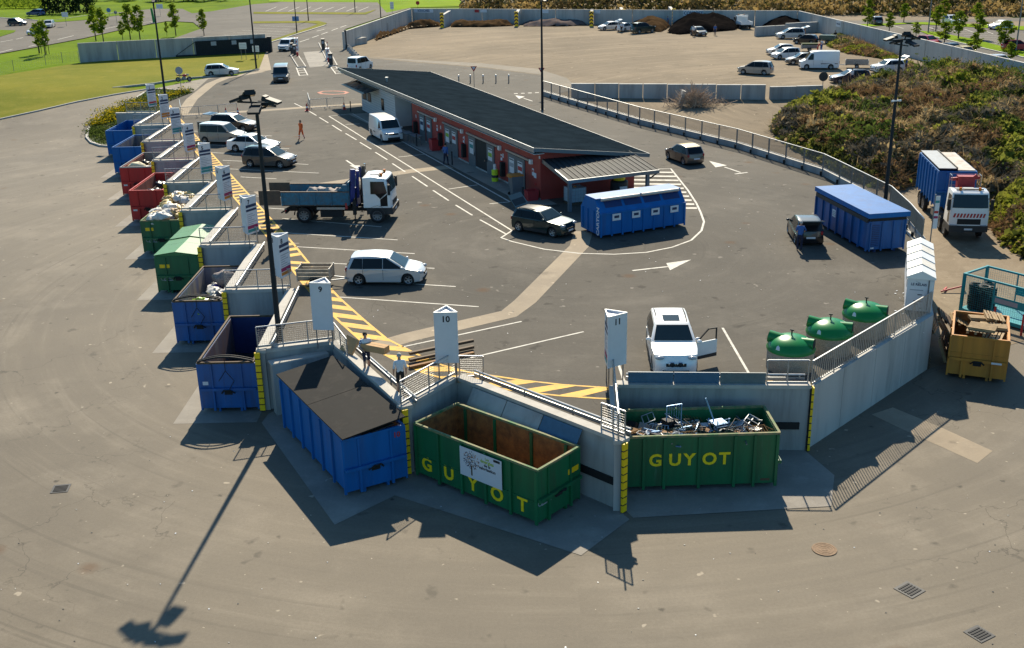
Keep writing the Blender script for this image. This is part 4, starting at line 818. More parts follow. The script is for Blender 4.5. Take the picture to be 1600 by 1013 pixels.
lamp_post('tall dark floodlight post in front of the road fence near the white clothing bins', (24.25, 68.1, HP), 11.0, H4 + [(.5, .3, .2, R(-30))], R(15), extra=True)
lamp_post('tall dark post at the tip of the planting bed', (-38.9, 124.6, HP), 11.2, H4, 0, .14, .08)
lamp_post('dark post at the start of the road fence next to the give way sign', (3.6, 112.9, HP), 11.2, H4, 0, .14, .08)
lamp_post('dark post on the lawn corner by the entrance footpath', (-34.7, 153.1, HP), 11.9, [(0, -.7, -.1, R(180)), (0, .7, -.1, 0)], 0, .13, .07)
for (px, py, h, lab) in [(596, 45, 8.5, 'slim dark post standing behind the block stacks by the entrance wall'), (464, 52, 9, 'slim dark post on the grass strip beside the entrance road'), (482, 33, 9, 'slim dark post at the tip of the car park strip'), (555, 20, 9, 'slim dark post on the thin verge below the bright field'), (1450, 52, 9, 'grey post on the car park verge beside the bicycle'), (1587, 80, 9.5, 'grey post by the red car in the car park')]:
    lamp_post(lab, G(px, py), h, None, 0, .11, .06, M_STEEL if px > 1400 else M_POLE)
# ---------------------------------------------------------------- office and small hazardous waste building
bt = thing('service_building', 'long red building with slate blue roof, white office end and four pairs of grey doors', 'building', (2.18, 73.62, HP), R(22.9))
WR = 7.4
def bb(nm, m, x0, x1, y0, y1, z0, z1, par=None):
    q = MB(); q.box(x0, x1, y0, y1, z0, z1); return q.build(nm, m, par or bt)
# red walls with the top following the roof slope
def roofz(x, y): return 3.72 - (x + .8) * (1.3 / 9.2)
q = MB(); pr = [(0, 0, 0), (WR, 0, 0), (WR, 28, 0), (0, 28, 0)]; q.add(pr + [(x, y, roofz(x, y) - .12) for x, y, z in pr], [(0, 1, 5, 4), (1, 2, 6, 5), (2, 3, 7, 6), (3, 0, 4, 7), (4, 5, 6, 7)]); q.build('red_wall', M_REDWALL, bt)
q = MB(); pr = [(1.6, 28.02, 0), (WR, 28.02, 0), (WR, 33.2, 0), (1.6, 33.2, 0)]; q.add(pr + [(x, y, roofz(x, y) - .12) for x, y, z in pr], [(0, 1, 5, 4), (1, 2, 6, 5), (2, 3, 7, 6), (3, 0, 4, 7)]); q.build('recess_wall', M_GREYWALL, bt)
q = MB(); pr = [(0, 33.22, 0), (WR + .8, 33.22, 0), (WR + 1.2, 45, 0), (0, 45, 0)]; q.add(pr + [(x, y, roofz(x, y) - .12) for x, y, z in pr], [(0, 1, 5, 4), (1, 2, 6, 5), (2, 3, 7, 6), (3, 0, 4, 7)]); q.build('white_wall', M_WHITEWALL, bt)
for i in range(14):
    z = .25 + i * .24
    bb('board_joint', M_GREYWALL, -.006, -.0005, 33.3, 44.95, z, z + .02)
for i in range(11): bb('board_joint', M_STEEL, 1.59, 1.5985, 28.1, 33.1, .3 + i * .29, .32 + i * .29)
bb('recess_door', M_BLACK, 1.55, 1.588, 28.3, 29.6, 0, 2.3); bb('recess_sign', MATS['print_teal'], 1.56, 1.588, 31.8, 32.4, 1.6, 2.1)
q = MB(); cs = [(-.8, -.75), (8.15, -.75), (10.0, 51.5), (-.8, 51.0)]
z = [roofz(*c_) for c_ in cs]; z[2] = z[1] = 2.48
q.add([(*c_, z[i]) for i, c_ in enumerate(cs)] + [(*c_, z[i] + .1) for i, c_ in enumerate(cs)], [(0, 3, 2, 1), (4, 5, 6, 7), (0, 1, 5, 4), (1, 2, 6, 5), (2, 3, 7, 6), (3, 0, 4, 7)])
ro = q.build('roof', M_ROOF, bt)
# courses of roof tiles: thin battens with slightly uneven height, joined (too fine to pick apart)
q = MB()
for i in range(34):
    f = (i + .5) / 34
    a = Vector(cs[0]).lerp(Vector(cs[1]), f); b = Vector(cs[3]).lerp(Vector(cs[2]), f); za = z[0] + (z[1] - z[0]) * f + .1
    for j in range(26):
        g0, g1 = j / 26 + .0008, (j + 1) / 26 - .0008; dz = .012 + .022 * rnd.random(); p0 = a.lerp(b, g0); p1 = a.lerp(b, g1); w = .105
        q.add([(p0.x - w, p0.y, za + .003 + .016), (p0.x + w, p0.y, za - .016 + dz), (p1.x + w, p1.y, za - .016 + dz), (p1.x - w, p1.y, za + .019), (p0.x + w, p0.y, za - .04), (p1.x + w, p1.y, za - .04)], [(0, 1, 2, 3), (1, 4, 5, 2)])
q.build('roof_tiles', M_ROOF, bt, kind='stuff')
def fascia(i, j, w=.26):
    a = Vector((*cs[i], z[i])); b = Vector((*cs[j], z[j])); d = (b - a); n = Vector((d.y, -d.x, 0)).normalized() * .05; q = MB()
    q.add([a + n * .05 - Vector((0, 0, w - .14)), b + n * .05 - Vector((0, 0, w - .14)), b + n - Vector((0, 0, w - .14)), a + n - Vector((0, 0, w - .14)), a + n * .05 + Vector((0, 0, .145)), b + n * .05 + Vector((0, 0, .145)), b + n + Vector((0, 0, .145)), a + n + Vector((0, 0, .145))], [(0, 1, 2, 3), (4, 7, 6, 5), (0, 4, 5, 1), (1, 5, 6, 2), (2, 6, 7, 3), (3, 7, 4, 0)]); return q.build('fascia', M_FASCIA if i == 3 else M_GREYDOOR, bt)
fascia(0, 1); fascia(1, 2, .2); fascia(2, 3); fascia(3, 0, .34)
q = MB(); q.lathe([(.0, .5), (.16, .5), (.16, .42), (.09, .4), (.09, 0)], 10, (.9, 38.5, roofz(.9, 0) + .1)); q.build('roof_vent', M_GALV, bt)
bb('soffit', M_WHITE, -.78, -.02, -.7, 51, 3.38, 3.4)
# sliding grey doors with posters, rails, lamps, hatch boxes
DOORS = [('D', 2.6, 5.6, 0), ('C', 8.3, 13.7, 2.4), ('B', 16.2, 19.3, 0), ('A', 22.6, 25.9, .35)]
for ltr, y0, y1, gap in DOORS:
    mid = (y0 + y1) / 2
    if gap > 1: bb('doorway', M_BLACK, -.004, .0, mid - gap / 2, mid + gap / 2, .02, 2.35)
    for a, b in ((y0, mid - gap / 2 - .02), (mid + gap / 2 + .02, y1)):
        d_ = bb('sliding_door', M_GREYDOOR, -.07, -.008, a, b, .03, 2.35)
        for i in range(5): bb('door_rib', M_STEEL, -.078, -.0705, a + (b - a) * (i + .5) / 5 - .015, a + (b - a) * (i + .5) / 5 + .015, .05, 2.3, d_)
        first = a == y0
        pw = min(.42, (b - a) * .36); pc = (a + b) / 2
        pst = bb('poster', M_SIGNW if not first or ltr in 'AC' else M_SIGNW, -.09, -.0785, pc - pw, pc + pw, 1.15 if first else 1.0, 2.1, d_)
        c_ = {('D', True): M_PRRED, ('D', False): M_PRGREY, ('B', False): MATS['lime_bag'], ('B', True): M_PRRED, ('A', True): M_PRRED, ('A', False): M_PRNAVY, ('C', True): MATS['lime_bag'], ('C', False): M_PRTEAL}[(ltr, first)]
        bb('printed_band', c_, -.093, -.0905, pc - pw + .05, pc + pw - .05, 1.45, 1.75, pst); bb('printed_band', M_PRINT, -.093, -.0905, pc - pw + .05, pc + pw - .05, 1.95, 2.03, pst)
        bb('door_handle', M_BLACK, -.11, -.0795, b - .12 if first else a + .08, b - .08 if first else a + .12, .95, 1.2, d_)
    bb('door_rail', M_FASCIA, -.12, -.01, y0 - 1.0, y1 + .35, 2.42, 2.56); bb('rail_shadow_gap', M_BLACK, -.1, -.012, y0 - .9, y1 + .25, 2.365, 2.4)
    sg = bb('letter_board', M_REDWALL, -.02, -.003, mid - .28, mid + .28, 2.75, 3.2); text(ltr, .42, 'lettering', MATS['rusty_iron'], sg, frame((-.024, mid, 2.97), (0, -1, 0), (0, 0, 1)), .003)
    bx = bb('wall_lamp', M_WHITE, -.2, -.003, y0 - 1.35, y0 - 1.05, 2.3, 2.62); bb('lamp_back', M_BLACK, -.16, -.004, y0 - 1.04, y0 - .85, 2.35, 2.6)
    nb = bb('wall_notice', M_SIGNW, -.02, -.003, y0 - 1.5, y0 - 1.2, 1.5, 2.0); bb('printed_band', M_PRRED, -.024, -.0205, y0 - 1.46, y0 - 1.24, 1.75, 1.9, nb)
    if ltr != 'D' or True:
        fy = y1 + 1.0
        f_ = bb('extinguisher_box', M_PRRED, -.32, -.003, fy, fy + .32, .5, 1.55); bb('box_opening', M_BLACK, -.34, -.003, fy - .34, fy - .003, .45, 1.5)
        nb = bb('wall_notice', M_SIGNW, -.015, -.003, fy - .05, fy + .12, 1.8, 2.1)
text('Déchets', .3, 'lettering', M_SIGNW, bt, frame((-.012, 27.1, 3.2), (0, -1, 0), (0, 0, 1)), .004)
nb = bb('wall_notice', M_SIGNW, -.02, -.003, .7, 1.1, 1.4, 1.75); bb('wall_switch', M_PRRED, -.05, -.003, .75, .9, .9, 1.05)
bb('downpipe', M_WHITE, -.07, -.003, .02, .1, 2.9, 3.1)
# office windows and the tinted awning
for y0, y1, z0, z1 in ((36.9, 37.7, 1.05, 2.2), (41.4, 42.6, 1.3, 2.15), (43.1, 44.4, 1.3, 2.15)):
    w = bb('window', M_BLACK, -.05, -.007, y0, y1, z0, z1); bb('pane', M_GLASS, -.058, -.051, y0 + .06, y1 - .06, z0 + .06, z1 - .06, w)
bb('window_sill', M_WHITE, -.16, -.007, 41.3, 44.5, 1.2, 1.29)
w = bb('window', M_BLACK, 1.0, 2.6, 45.003, 45.05, 1.2, 2.15); bb('pane', M_GLASS, 1.08, 2.52, 45.051, 45.06, 1.27, 2.08, w)
for i in range(5):
    y0 = 38.2 + i * 1.62; q = MB(); q.add([(-.02, y0, 2.95), (-.02, y0 + 1.6, 2.95), (-1.75, y0 + 1.6, 2.62), (-1.75, y0, 2.62), (-.02, y0, 2.99), (-.02, y0 + 1.6, 2.99), (-1.75, y0 + 1.6, 2.66), (-1.75, y0, 2.66)], [(0, 1, 2, 3), (4, 7, 6, 5), (0, 4, 5, 1), (1, 5, 6, 2), (2, 6, 7, 3), (3, 7, 4, 0)]); q.build('awning_panel', MATS['blue_glass'], bt)
    q = MB(); q.bar((-.02, y0 + .8, 3.4), (-1.5, y0 + .8, 2.7), .03); q.build('awning_tie', M_STEEL, bt)
# lean-to canopy at the gable
q = MB(); a0, a1 = (.15, 2.83), (-4.0, 2.2)
cx0, cx1 = .15, 6.85
q.add([(cx0, -.02, 2.80), (cx1, -.02, 2.72), (cx1 + .1, -4.0, 2.12), (cx0, -4.0, 2.12), (cx0, -.02, 2.87), (cx1, -.02, 2.79), (cx1 + .1, -4.0, 2.19), (cx0, -4.0, 2.19)], [(0, 1, 2, 3), (4, 7, 6, 5), (0, 4, 5, 1), (1, 5, 6, 2), (2, 6, 7, 3), (3, 7, 4, 0)]); cn = q.build('canopy_roof', mat('zinc_sheet', (.05, .054, .057), .7, 0, var=.15, scale=1, spec=.12), bt)
for i in range(17):
    x = cx0 + .04 + (cx1 - cx0) * i / 16; q = MB(); q.bar((x, -.05, 2.895 - .005 * i), (x + i * .006, -3.98, 2.215), .025, .05); q.build('standing_seam', M_POLE, cn)
q = MB(); q.box(cx0 - .05, cx1 + .18, -4.1, -4.003, 1.96, 2.2); q.build('gutter', M_STEEL, bt)
q = MB(); q.add([(cx0 - .06, -.02, 2.62), (cx0 - .06, -4.05, 1.96), (cx0 - .06, -4.05, 2.21), (cx0 - .06, -.02, 2.9), (cx0 - .003, -.02, 2.62), (cx0 - .003, -4.05, 1.96), (cx0 - .003, -4.05, 2.21), (cx0 - .003, -.02, 2.9)], [(0, 1, 2, 3), (4, 7, 6, 5), (0, 4, 5, 1), (1, 5, 6, 2), (2, 6, 7, 3), (3, 7, 4, 0)]); q.build('canopy_side', M_STEEL, bt)
for x in (.35, 6.25): bb('canopy_post', M_GREYDOOR, x - .11, x + .11, -3.95, -3.73, 0, 2.1)
q = MB(); q.path([(6.9, -4.05, 2.0), (6.55, -4.05, 1.8), (6.42, -3.9, 1.65)], .05, 8); q.build('downpipe', M_BLACK, bt)
bb('plinth', M_CONC, -.04, 0, .01, 27.99, -.02, .12)
def bl_(x, y, z=0): return bt.matrix_world @ Vector((x, y, z))
bpy.context.view_layer.update()
# things standing under the canopy and along the building
ib = thing('liquid_tank', 'translucent white tank in a wire cage under the canopy', 'tank', bl_(1.7, -1.9), R(22.9))
q = MB(); q.box(-.58, .58, -.48, .48, .18, 1.14); q.build('bottle', mat('milky_plastic', (.45, .52, .55), .35, var=.15), ib)
q = MB()
for i in range(7):
    f = -.6 + i * .2
    for z in (0,): q.bar((f, -.51, .15), (f, -.51, 1.18), .018); q.bar((f, .51, .15), (f, .51, 1.18), .018)
for z in (.2, .45, .7, .95, 1.17): q.path([(-.6, -.51, z), (.6, -.51, z), (.6, .51, z), (-.6, .51, z), (-.6, -.51, z)], .01, 4)
q.build('cage', M_GALV, ib); q = MB(); q.box(-.6, .6, -.5, .5, 0, .15); q.build('pallet_base', M_WOODD, ib)
q = MB(); q.lathe([(0, .06), (.1, .06), (.1, 0)], 10, (0, 0, 1.14)); q.build('cap', M_LAMPO, ib)
wbn = thing('waste_drum', 'dark oil collection drum with yellow hood under the canopy', 'drum', bl_(5.3, -1.6), R(20))
q = MB(); q.lathe([(0, 0), (.62, 0), (.62, 1.1), (.5, 1.2), (0, 1.2)], 18); q.build('drum_body', M_DARK, wbn); q = MB(); q.box(-.25, .3, -.65, -.6, .6, .85); q.build('label_plate', M_SIGNW, wbn)
q = MB(); q.lathe([(.4, 1.2), (.42, 1.45), (.2, 1.6), (0, 1.62)], 14); q.build('yellow_hood', M_YPL, wbn)
def wheelie(label, pos, rz, body, lid, s=1, cat='bin'):
    t = thing('wheeled_bin', label, cat, pos, rz); q = MB(); q.add([(-.28 * s, -.3 * s, .08), (.28 * s, -.3 * s, .08), (.28 * s, .26 * s, .08), (-.28 * s, .26 * s, .08), (-.36 * s, -.4 * s, 1.25 * s), (.36 * s, -.4 * s, 1.25 * s), (.36 * s, .36 * s, 1.25 * s), (-.36 * s, .36 * s, 1.25 * s)], [(3, 2, 1, 0), (4, 5, 6, 7), (0, 1, 5, 4), (1, 2, 6, 5), (2, 3, 7, 6), (3, 0, 4, 7)]); q.build('bin_body', body, t)
    q = MB(); q.box(-.39 * s, .39 * s, -.43 * s, .4 * s, 1.255 * s, 1.32 * s); q.box(-.3 * s, .3 * s, .3 * s, .47 * s, 1.2 * s, 1.25 * s); q.build('lid', lid, t)
    for x in (-.3 * s, .3 * s):
        q = MB(); q.tube((x - .03, .3 * s, .12), (x + .03, .3 * s, .12), .12, 10); q.build('wheel', M_BLACK, t)
    return t
wheelie('grey wheeled bin with orange lid by the grey doors near the red corner', bl_(-1.0, 2.1), R(110), M_GREYDOOR, M_PROR, 1.15)
def crate(label, pos, rz, m, w=.6, d=.5, h=.5):
    t = thing('plastic_crate', label, 'crate', pos, rz); q = MB(); th = .03
    q.add([(-w / 2, -d / 2, 0), (w / 2, -d / 2, 0), (w / 2, d / 2, 0), (-w / 2, d / 2, 0), (-w * .56, -d * .56, h), (w * .56, -d * .56, h), (w * .56, d * .56, h), (-w * .56, d * .56, h), (-w * .5, -d * .5, h), (w * .5, -d * .5, h), (w * .5, d * .5, h), (-w * .5, d * .5, h), (-w * .45, -d * .45, .05), (w * .45, -d * .45, .05), (w * .45, d * .45, .05), (-w * .45, d * .45, .05)], [(3, 2, 1, 0), (0, 1, 5, 4), (1, 2, 6, 5), (2, 3, 7, 6), (3, 0, 4, 7)] + [(4 + i, 4 + (i + 1) % 4, 8 + (i + 1) % 4, 8 + i) for i in range(4)] + [(8 + i, 8 + (i + 1) % 4, 12 + (i + 1) % 4, 12 + i) for i in range(4)] + [(12, 13, 14, 15)]); q.build('box', m, t)
    q = MB(); q.path([(-w * .56, -d * .57, h), (w * .56, -d * .57, h), (w * .56, d * .57, h), (-w * .56, d * .57, h), (-w * .56, -d * .57, h)], .025, 5); q.build('crate_rim', m, t)
crate('red plastic crate at the red corner of the building', bl_(-.55, .35), R(23), M_PRRED, .75, .6, .7); crate('red bin under the second pair of grey doors from the office', bl_(-.5, 20.6), R(23), M_PRRED, .75, .75, .95)
for y, lab in ((7.0, 'yellow and white upright drum against the red wall'),):
    t = thing('fluid_drum', lab, 'drum', bl_(-.55, y)); q = MB(); q.lathe([(0, 0), (.25, 0), (.25, .85), (.2, .9), (0, .9)], 14); q.build('drum_body', M_HIVISY, t); q = MB(); q.lathe([(0, .902), (.12, .902), (.1, 1.3), (0, 1.3)], 10); q.build('funnel', M_WHITE, t); q = MB(); q.lathe([(.252, .3), (.262, .35), (.262, .45), (.252, .5)], 14); q.build('drum_band', M_DARK, t)
for (x, y, lab) in ((-1.35, 14.1, 'slim dark bollard near the open doorway'), (-1.35, 23.0, 'slim dark bollard beside the grey tables'), (-1.35, .0, 'slim dark bollard behind the dark open car'), (-1.4, 36.0, 'slim dark bollard ahead of the white van'), (-1.4, 44.5, 'slim dark bollard at the office corner'), (6.5, -5.4, 'slim dark bollard by the white hatching')):
    t = thing('bollard', lab, 'bollard', bl_(x, y)); q = MB(); q.tube((0, 0, 0), (0, 0, 1.0), .05, 10); q.build('shaft', M_POLE, t); q = MB(); q.lathe([(0, .1), (.06, .08), (.06, 0)], 10, (0, 0, 1.0)); q.build('cap', M_BLACK, t)
for (x, y, lab) in ((-1.1, 23.9, 'grey folding table against the red wall by the first doors'), (-1.3, 25.6, 'second grey table standing at the edge of the walkway')):
    t = thing('table', lab, 'table', bl_(x, y), R(23)); q = MB(); q.box(-.35, .35, -.75, .75, .78, .83); q.build('table_top', M_GREYDOOR, t)
    for sx in (-.28, .28):
        for sy in (-.65, .65): q = MB(); q.bar((sx, sy, 0), (sx, sy, .779), .04); q.build('leg', M_STEEL, t)
# ---------------------------------------------------------------- blue paper container
t = thing('paper_container', 'bright blue closed container lettered CARTON with four posting hatches', 'container', (0, 0, HP))
a = Vector((5.45, 63.4)); b = Vector((11.0, 65.95)); d = (b - a).normalized(); n = Vector((-d.y, d.x)); c = (a + b) / 2 + n * 1.22
t.location = (c.x, c.y, HP); t.rotation_euler = (0, 0, math.atan2(d.y, d.x)); L = (b - a).length; hw = 1.22
prof = [(-hw, .2), (hw, .2), (hw, 1.55), (hw - .55, 2.3), (-.55, 2.3), (-hw, 1.55)]
q = MB(); q.add([(-L / 2, y, z_) for y, z_ in prof] + [(L / 2, y, z_) for y, z_ in prof], [list(range(6)), list(range(6, 12))[::-1]] + [(i, (i + 1) % 6, 6 + (i + 1) % 6, 6 + i) for i in range(6)]); q.build('body', M_BLUE2, t)
rm = MB(); rm.box(-.05, .05, -.06, 0, .1, 1.5); rme = rm.mesh('rib', M_BLUE2)
for i in range(9): obj('rib', rme, t, (-L / 2 + .06 + (L - .12) * i / 8, -hw - .002, 0))
q = MB(); q.box(-L / 2 - .02, L / 2 + .02, -hw - .07, -hw - .003, 1.5, 1.58); q.build('side_rail', M_BLUE2, t)
q = MB(); q.box(-L / 2 + .02, L / 2 - .02, -.62, hw - .5, 2.303, 2.36); q.build('roof_panel', M_BLUE2, t)
for i in range(4):
    x = -L / 2 + 1.1 + i * 1.38; nrm = Vector((0, -.745, .667)); q = MB()
    q.add([(x - .6, -.58, 2.29), (x + .6, -.58, 2.29), (x + .6, -.98, 1.80), (x - .6, -.98, 1.80)], [(0, 1, 2, 3)]); q.v = [tuple(Vector(v) + nrm * .012) for v in q.v]; h_ = q.build('hatch', M_NAVY, t)
    q = MB(); q.box(x - .29, x + .29, -hw - .09, -hw - .072, 1.05, 1.47); p_ = q.build('poster', M_SIGNW, t)
    q = MB(); q.box(x - .17, x + .17, -hw - .094, -hw - .0905, 1.2, 1.36); q.build('printed_band', M_PRNAVY, p_)
for i in range(2):
    x0 = -L / 2 + .3 + i * 2.85; q = MB(); q.tube((x0, -.78, 2.3), (x0 + 2.7, -.78, 2.3), .1, 10); q.build('roller_cover', mat('aluminium_pale', (.62, .55, .47), .4, .4, var=.15) if not i else MATS['aluminium_pale'], t)
q = MB(); q.box(-L / 2 - .03, -L / 2 - .003, -hw + .02, -hw + .36, .35, 1.5); q.build('end_panel', M_BLUE2, t)
text('CARTON', .42, 'lettering', M_SIGNW, t, frame((-L / 2 - .034, -hw + .22, 1.05), (0, 0, 1), (0, 1, 0)), .003)
q = MB()
for y in (-.5, .25, .9): q.box(-L / 2 - .07, -L / 2 - .003, y, y + .08, .25, 1.6)
q.build('end_rib', M_BLUE2, t)
for y in (-.6, .6): q = MB(); q.box(-L / 2 + .1, L / 2 - .1, y - .06, y + .06, .0, .198); q.build('skid', M_NAVY, t)
# ---------------------------------------------------------------- blue lidded container near the fence
t = thing('lidded_container', 'large bright blue container with a flat overhanging lid beside the dark hatchback', 'container', (0, 0, HP))
a = Vector((20.35, 59.3)); d = Vector((-.165, .986)).normalized(); n = Vector((.986, .165)); L = 6.9; W = 2.3
c = a + d * L / 2 + n * W / 2; t.location = (c.x, c.y, HP); t.rotation_euler = (0, 0, math.atan2(d.y, d.x))
q = MB(); q.box(-L / 2, L / 2, -W / 2, W / 2, .2, 1.85); q.build('body', M_BLUE, t)
q = MB(); q.box(-L / 2 - .1, L / 2 + .1, -W / 2 - .12, W / 2 + .1, 2.06, 2.34); q.build('lid', M_BLUE2, t)
q = MB(); q.box(-L / 2 + .02, L / 2 - .02, -W / 2 + .02, W / 2 - .02, 1.852, 2.058); q.build('rubber_seal', M_BLACK, t)
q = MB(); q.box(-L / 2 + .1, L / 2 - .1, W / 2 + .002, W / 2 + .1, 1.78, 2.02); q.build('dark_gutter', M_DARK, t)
for i in range(8):
    x = -L / 2 + .06 + (L - .12) * i / 7; q = MB(); q.box(x - .05, x + .05, W / 2 + .002, W / 2 + .09, .12, 1.775); q.build('rib', M_BLUE, t)
for i in range(4):
    y = -W / 2 + .08 + i * .7; q = MB(); q.box(-L / 2 - .07, -L / 2 - .002, y - .04, y + .04, .12, 1.82); q.build('end_rib', M_BLUE, t)
q = MB()
for i in range(12): q.box(-L / 2 - .03, -L / 2 - .003, .5, 1.0, .4 + i * .11, .44 + i * .11)
q.build('vent_louvres', M_NAVY, t, kind='stuff')
q = MB(); q.box(.6, 1.15, W / 2 + .003, W / 2 + .012, 1.05, 1.5); p_ = q.build('poster', M_SIGNW, t)
for z_ in (1.15, 1.25, 1.35): q = MB(); q.box(.67, 1.08, W / 2 + .0125, W / 2 + .016, z_, z_ + .04); q.build('printed_line', M_PRGREY, p_)
q = MB(); q.box(-L / 2 - .012, -L / 2 - .003, .75, 1.05, .24, .33); q.build('label_plate', M_SIGNW, t)
for y in (-.6, .6): q = MB(); q.box(-L / 2 + .1, L / 2 - .1, y - .06, y + .06, .0, .198); q.build('skid', M_NAVY, t)
# ---------------------------------------------------------------- glass banks
def igloo(label, pos, rz):
    t = thing('glass_bank', label, 'glass bank', pos, rz, 'glass banks in a row')
    q = MB(); q.lathe([(0, 0), (.98, 0), (.99, .05), (.99, .88), (.95, .9), (0, .9)], 28); q.build('pebble_base', M_PEBBLE, t, smooth=40)
    q = MB(); q.lathe([(.95, .85), (1.02, .87), (1.03, .94)] + [(1.0 * math.cos(a_), .94 + .55 * math.sin(a_)) for a_ in [i * math.pi / 2 / 8 for i in range(1, 8)]] + [(.0, 1.49)], 32); q.build('dome', M_IGLOO, t, smooth=40)
    for sgn in (-1, 1):   # spouts with dark mouths
        q = MB(); p0 = Vector((sgn * .1, 0, 1.18)); p1 = Vector((sgn * .96, 0, 1.2 if sgn > 0 else 1.3)); q.tube(p0, p1, .25, 18, .26); h_ = q.build('spout', M_IGLOO, t, smooth=50)
        q = MB(); dd = (p1 - p0).normalized(); q.tube(p1 + dd * .001, p1 + dd * .012, .235, 16); q.build('spout_mouth', M_BLACK, h_)
    q = MB(); q.bar((0, 0, 1.47), (0, 0, 1.72), .05); q.bar((-.08, 0, 1.72), (.08, 0, 1.72), .06, .05); q.build('lifting_hook', M_BLACK, t)
    q = MB(); q.add([(-.42, -.90, 1.07), (-.24, -.965, 1.07), (-.26, -.89, 1.2), (-.34, -.83, 1.25), (-.4, -.86, 1.2)], [(0, 1, 2, 3, 4)]); q.build('sticker', M_SIGNW, t)
for (px, py), rz, lab in (((1242, 588), R(-28), 'green domed pebble glass bank, closest to the corner railing'), ((1303, 561), R(-24), 'middle green domed glass bank with pebble base'), ((1359, 532), R(-28), 'green domed pebble glass bank next to the white clothing bins')):
    p = G(px, py); igloo(lab, (p.x, p.y + .95, HP), rz)
# ---------------------------------------------------------------- row of clothing bins
d = Vector((.33, .944)); n = Vector((d.y, -d.x)); base = Vector((19.05, 49.35))
for i in range(5):
    o = base + d * (i * 1.27); labs = ['white clothing bin with LE RELAIS lettering at the near end of the row', 'second white clothing bin from the lettered one', 'middle white clothing bin of the row with a yellowed roof', 'fourth white clothing bin with a stained flat patch on its roof', 'white clothing bin at the far end of the row by the fence']
    t = thing('clothing_bin', labs[i], 'clothing bin', (o.x, o.y, HP), math.atan2(d.y, d.x) - math.pi / 2, 'white clothing bins by the fence')
    q = MB(); w = 1.22; dp = 1.2; q.box(0, w, 0, dp, .12, 1.75); q.build('body', M_SIGNW, t)
    q = MB(); q.add([(-.05, -.09, 1.752), (w + .05, -.09, 1.752), (w + .05, -.09, 1.85), (w * .5, -.09, 2.16), (-.05, -.09, 1.85), (-.04, dp - .02, 1.752), (w + .04, dp - .02, 1.752), (w + .04, dp - .02, 1.81), (w * .5, dp - .02, 2.11), (-.04, dp - .02, 1.81)], [(0, 1, 2, 3, 4), (5, 9, 8, 7, 6), (0, 5, 6, 1), (1, 6, 7, 2), (2, 7, 8, 3), (3, 8, 9, 4), (4, 9, 5, 0)]); q.build('pitched_roof', [M_WHITE, M_TEXT_ROOF, M_WHITE, M_TEXT_ROOF, M_WHITE][i], t)
    q = MB(); q.box(.05, w - .05, .05, dp - .05, 0, .118); q.build('base', M_BLACK, t)
    q = MB(); q.box(-.02, -.003, .3, dp - .3, 1.2, 1.6); q.build('hatch', M_PRGREY, t)
    if i == 0:
        text('LE RELAIS', .17, 'lettering', M_PRNAVY, t, frame((.52, -.004, 1.45), (1, 0, 0), (0, 0, 1)), .003)
        q = MB(); q.box(.95, 1.0, -.04, -.003, .2, 1.7); q.build('door_strip', M_STEEL, t); q = MB(); q.box(1.02, 1.18, -.02, -.003, .25, 1.65); q.build('door_panel', M_WHITE, t)
        q = MB(); q.add([(.35, -.006, 1.62), (.5, -.006, 1.55), (.66, -.006, 1.52), (.48, -.006, 1.575)], [(0, 1, 2, 3)]); q.build('printed_emblem', M_PRNAVY, t)
        for (x, z_, w_) in ((.62, .92, .22), (.68, .75, .14), (.66, .58, .16), (.4, .6, .1), (.45, 1.15, .6), (.5, .45, .08), (.7, .25, .12)): q = MB(); q.box(x - w_ / 2, x + w_ / 2, -.006, -.003, z_, z_ + .045); q.build('printed_line', M_PRGREY if z_ > 1 else M_PRINT, t)
# pole banner between fence and truck
p = Vector((24.05, 59.6)); t = thing('roadside_banner', 'narrow white notice board on a slim post behind the clothing bins', 'sign', (p.x, p.y, HP)); q = MB(); q.tube((0, 0, 0), (0, 0, 3.3), .035, 8); q.build('post', M_STEEL, t); q = MB(); q.box(-.02, .28, -.02, .0, 1.3, 3.2); b_ = q.build('board', M_SIGNW, t)
for z_, m_ in ((2.2, M_PRRED), (1.9, M_PRMAG), (2.8, M_PRTEAL)): q = MB(); q.box(.02, .26, -.024, -.021, z_, z_ + .14); q.build('printed_band', m_, b_)
# ---------------------------------------------------------------- ochre skip of pallets, loose pallets, turquoise tyre cage
d = Vector((.39, .92)).normalized(); a = Vector((20.75, 47.55)); b = Vector((23.05, 46.6)); c = (a + b) / 2 + d * 1.85
SK['o'] = skip('skip', 'ochre skip piled with broken pallets beyond the corner of the long wall', 3.6, 2.45, 2.1, M_OCHRE, M_RUST, c, math.degrees(math.atan2(d.y, d.x)), ribs=3, mid=False)
q = MB(); q.box(-1.802 - .03, -1.803, -1.2, 1.2, 1.28, 1.34); q.build('end_rail', M_OCHRE, SK['o']); q = MB(); q.box(-1.96, -1.945, -1.05, -.6, .98, 1.07); q.build('label_plate', M_SIGNW, SK['o'])
fill('o', 3.6, 2.45, 1.5, .1, M_WOODD, 'dark broken timber in the ochre skip') if False else None
def pallet(label, M, group='loose pallets by the ochre skip', m=None):
    t = thing('pallet', label, 'pallet', (0, 0, 0), 0, group); m = m or M_WOOD
    for i in range(6): q = MB(); y = -.38 + i * .152; q.box(-.6, .6, y - .05, y + .05, .122, .144); q.build('plank', m, t)
    for y in (-.36, 0, .36): q = MB(); q.box(-.6, .6, y - .045, y + .045, .024, .118); q.build('bearer', m, t)
    for y in (-.36, 0, .36): q = MB(); q.box(-.6, .6, y - .05, y + .05, 0, .022); q.build('skid_board', m, t)
    t.matrix_world = M; return t
cz = SK['o'].rotation_euler.z; so = SK['o'].location
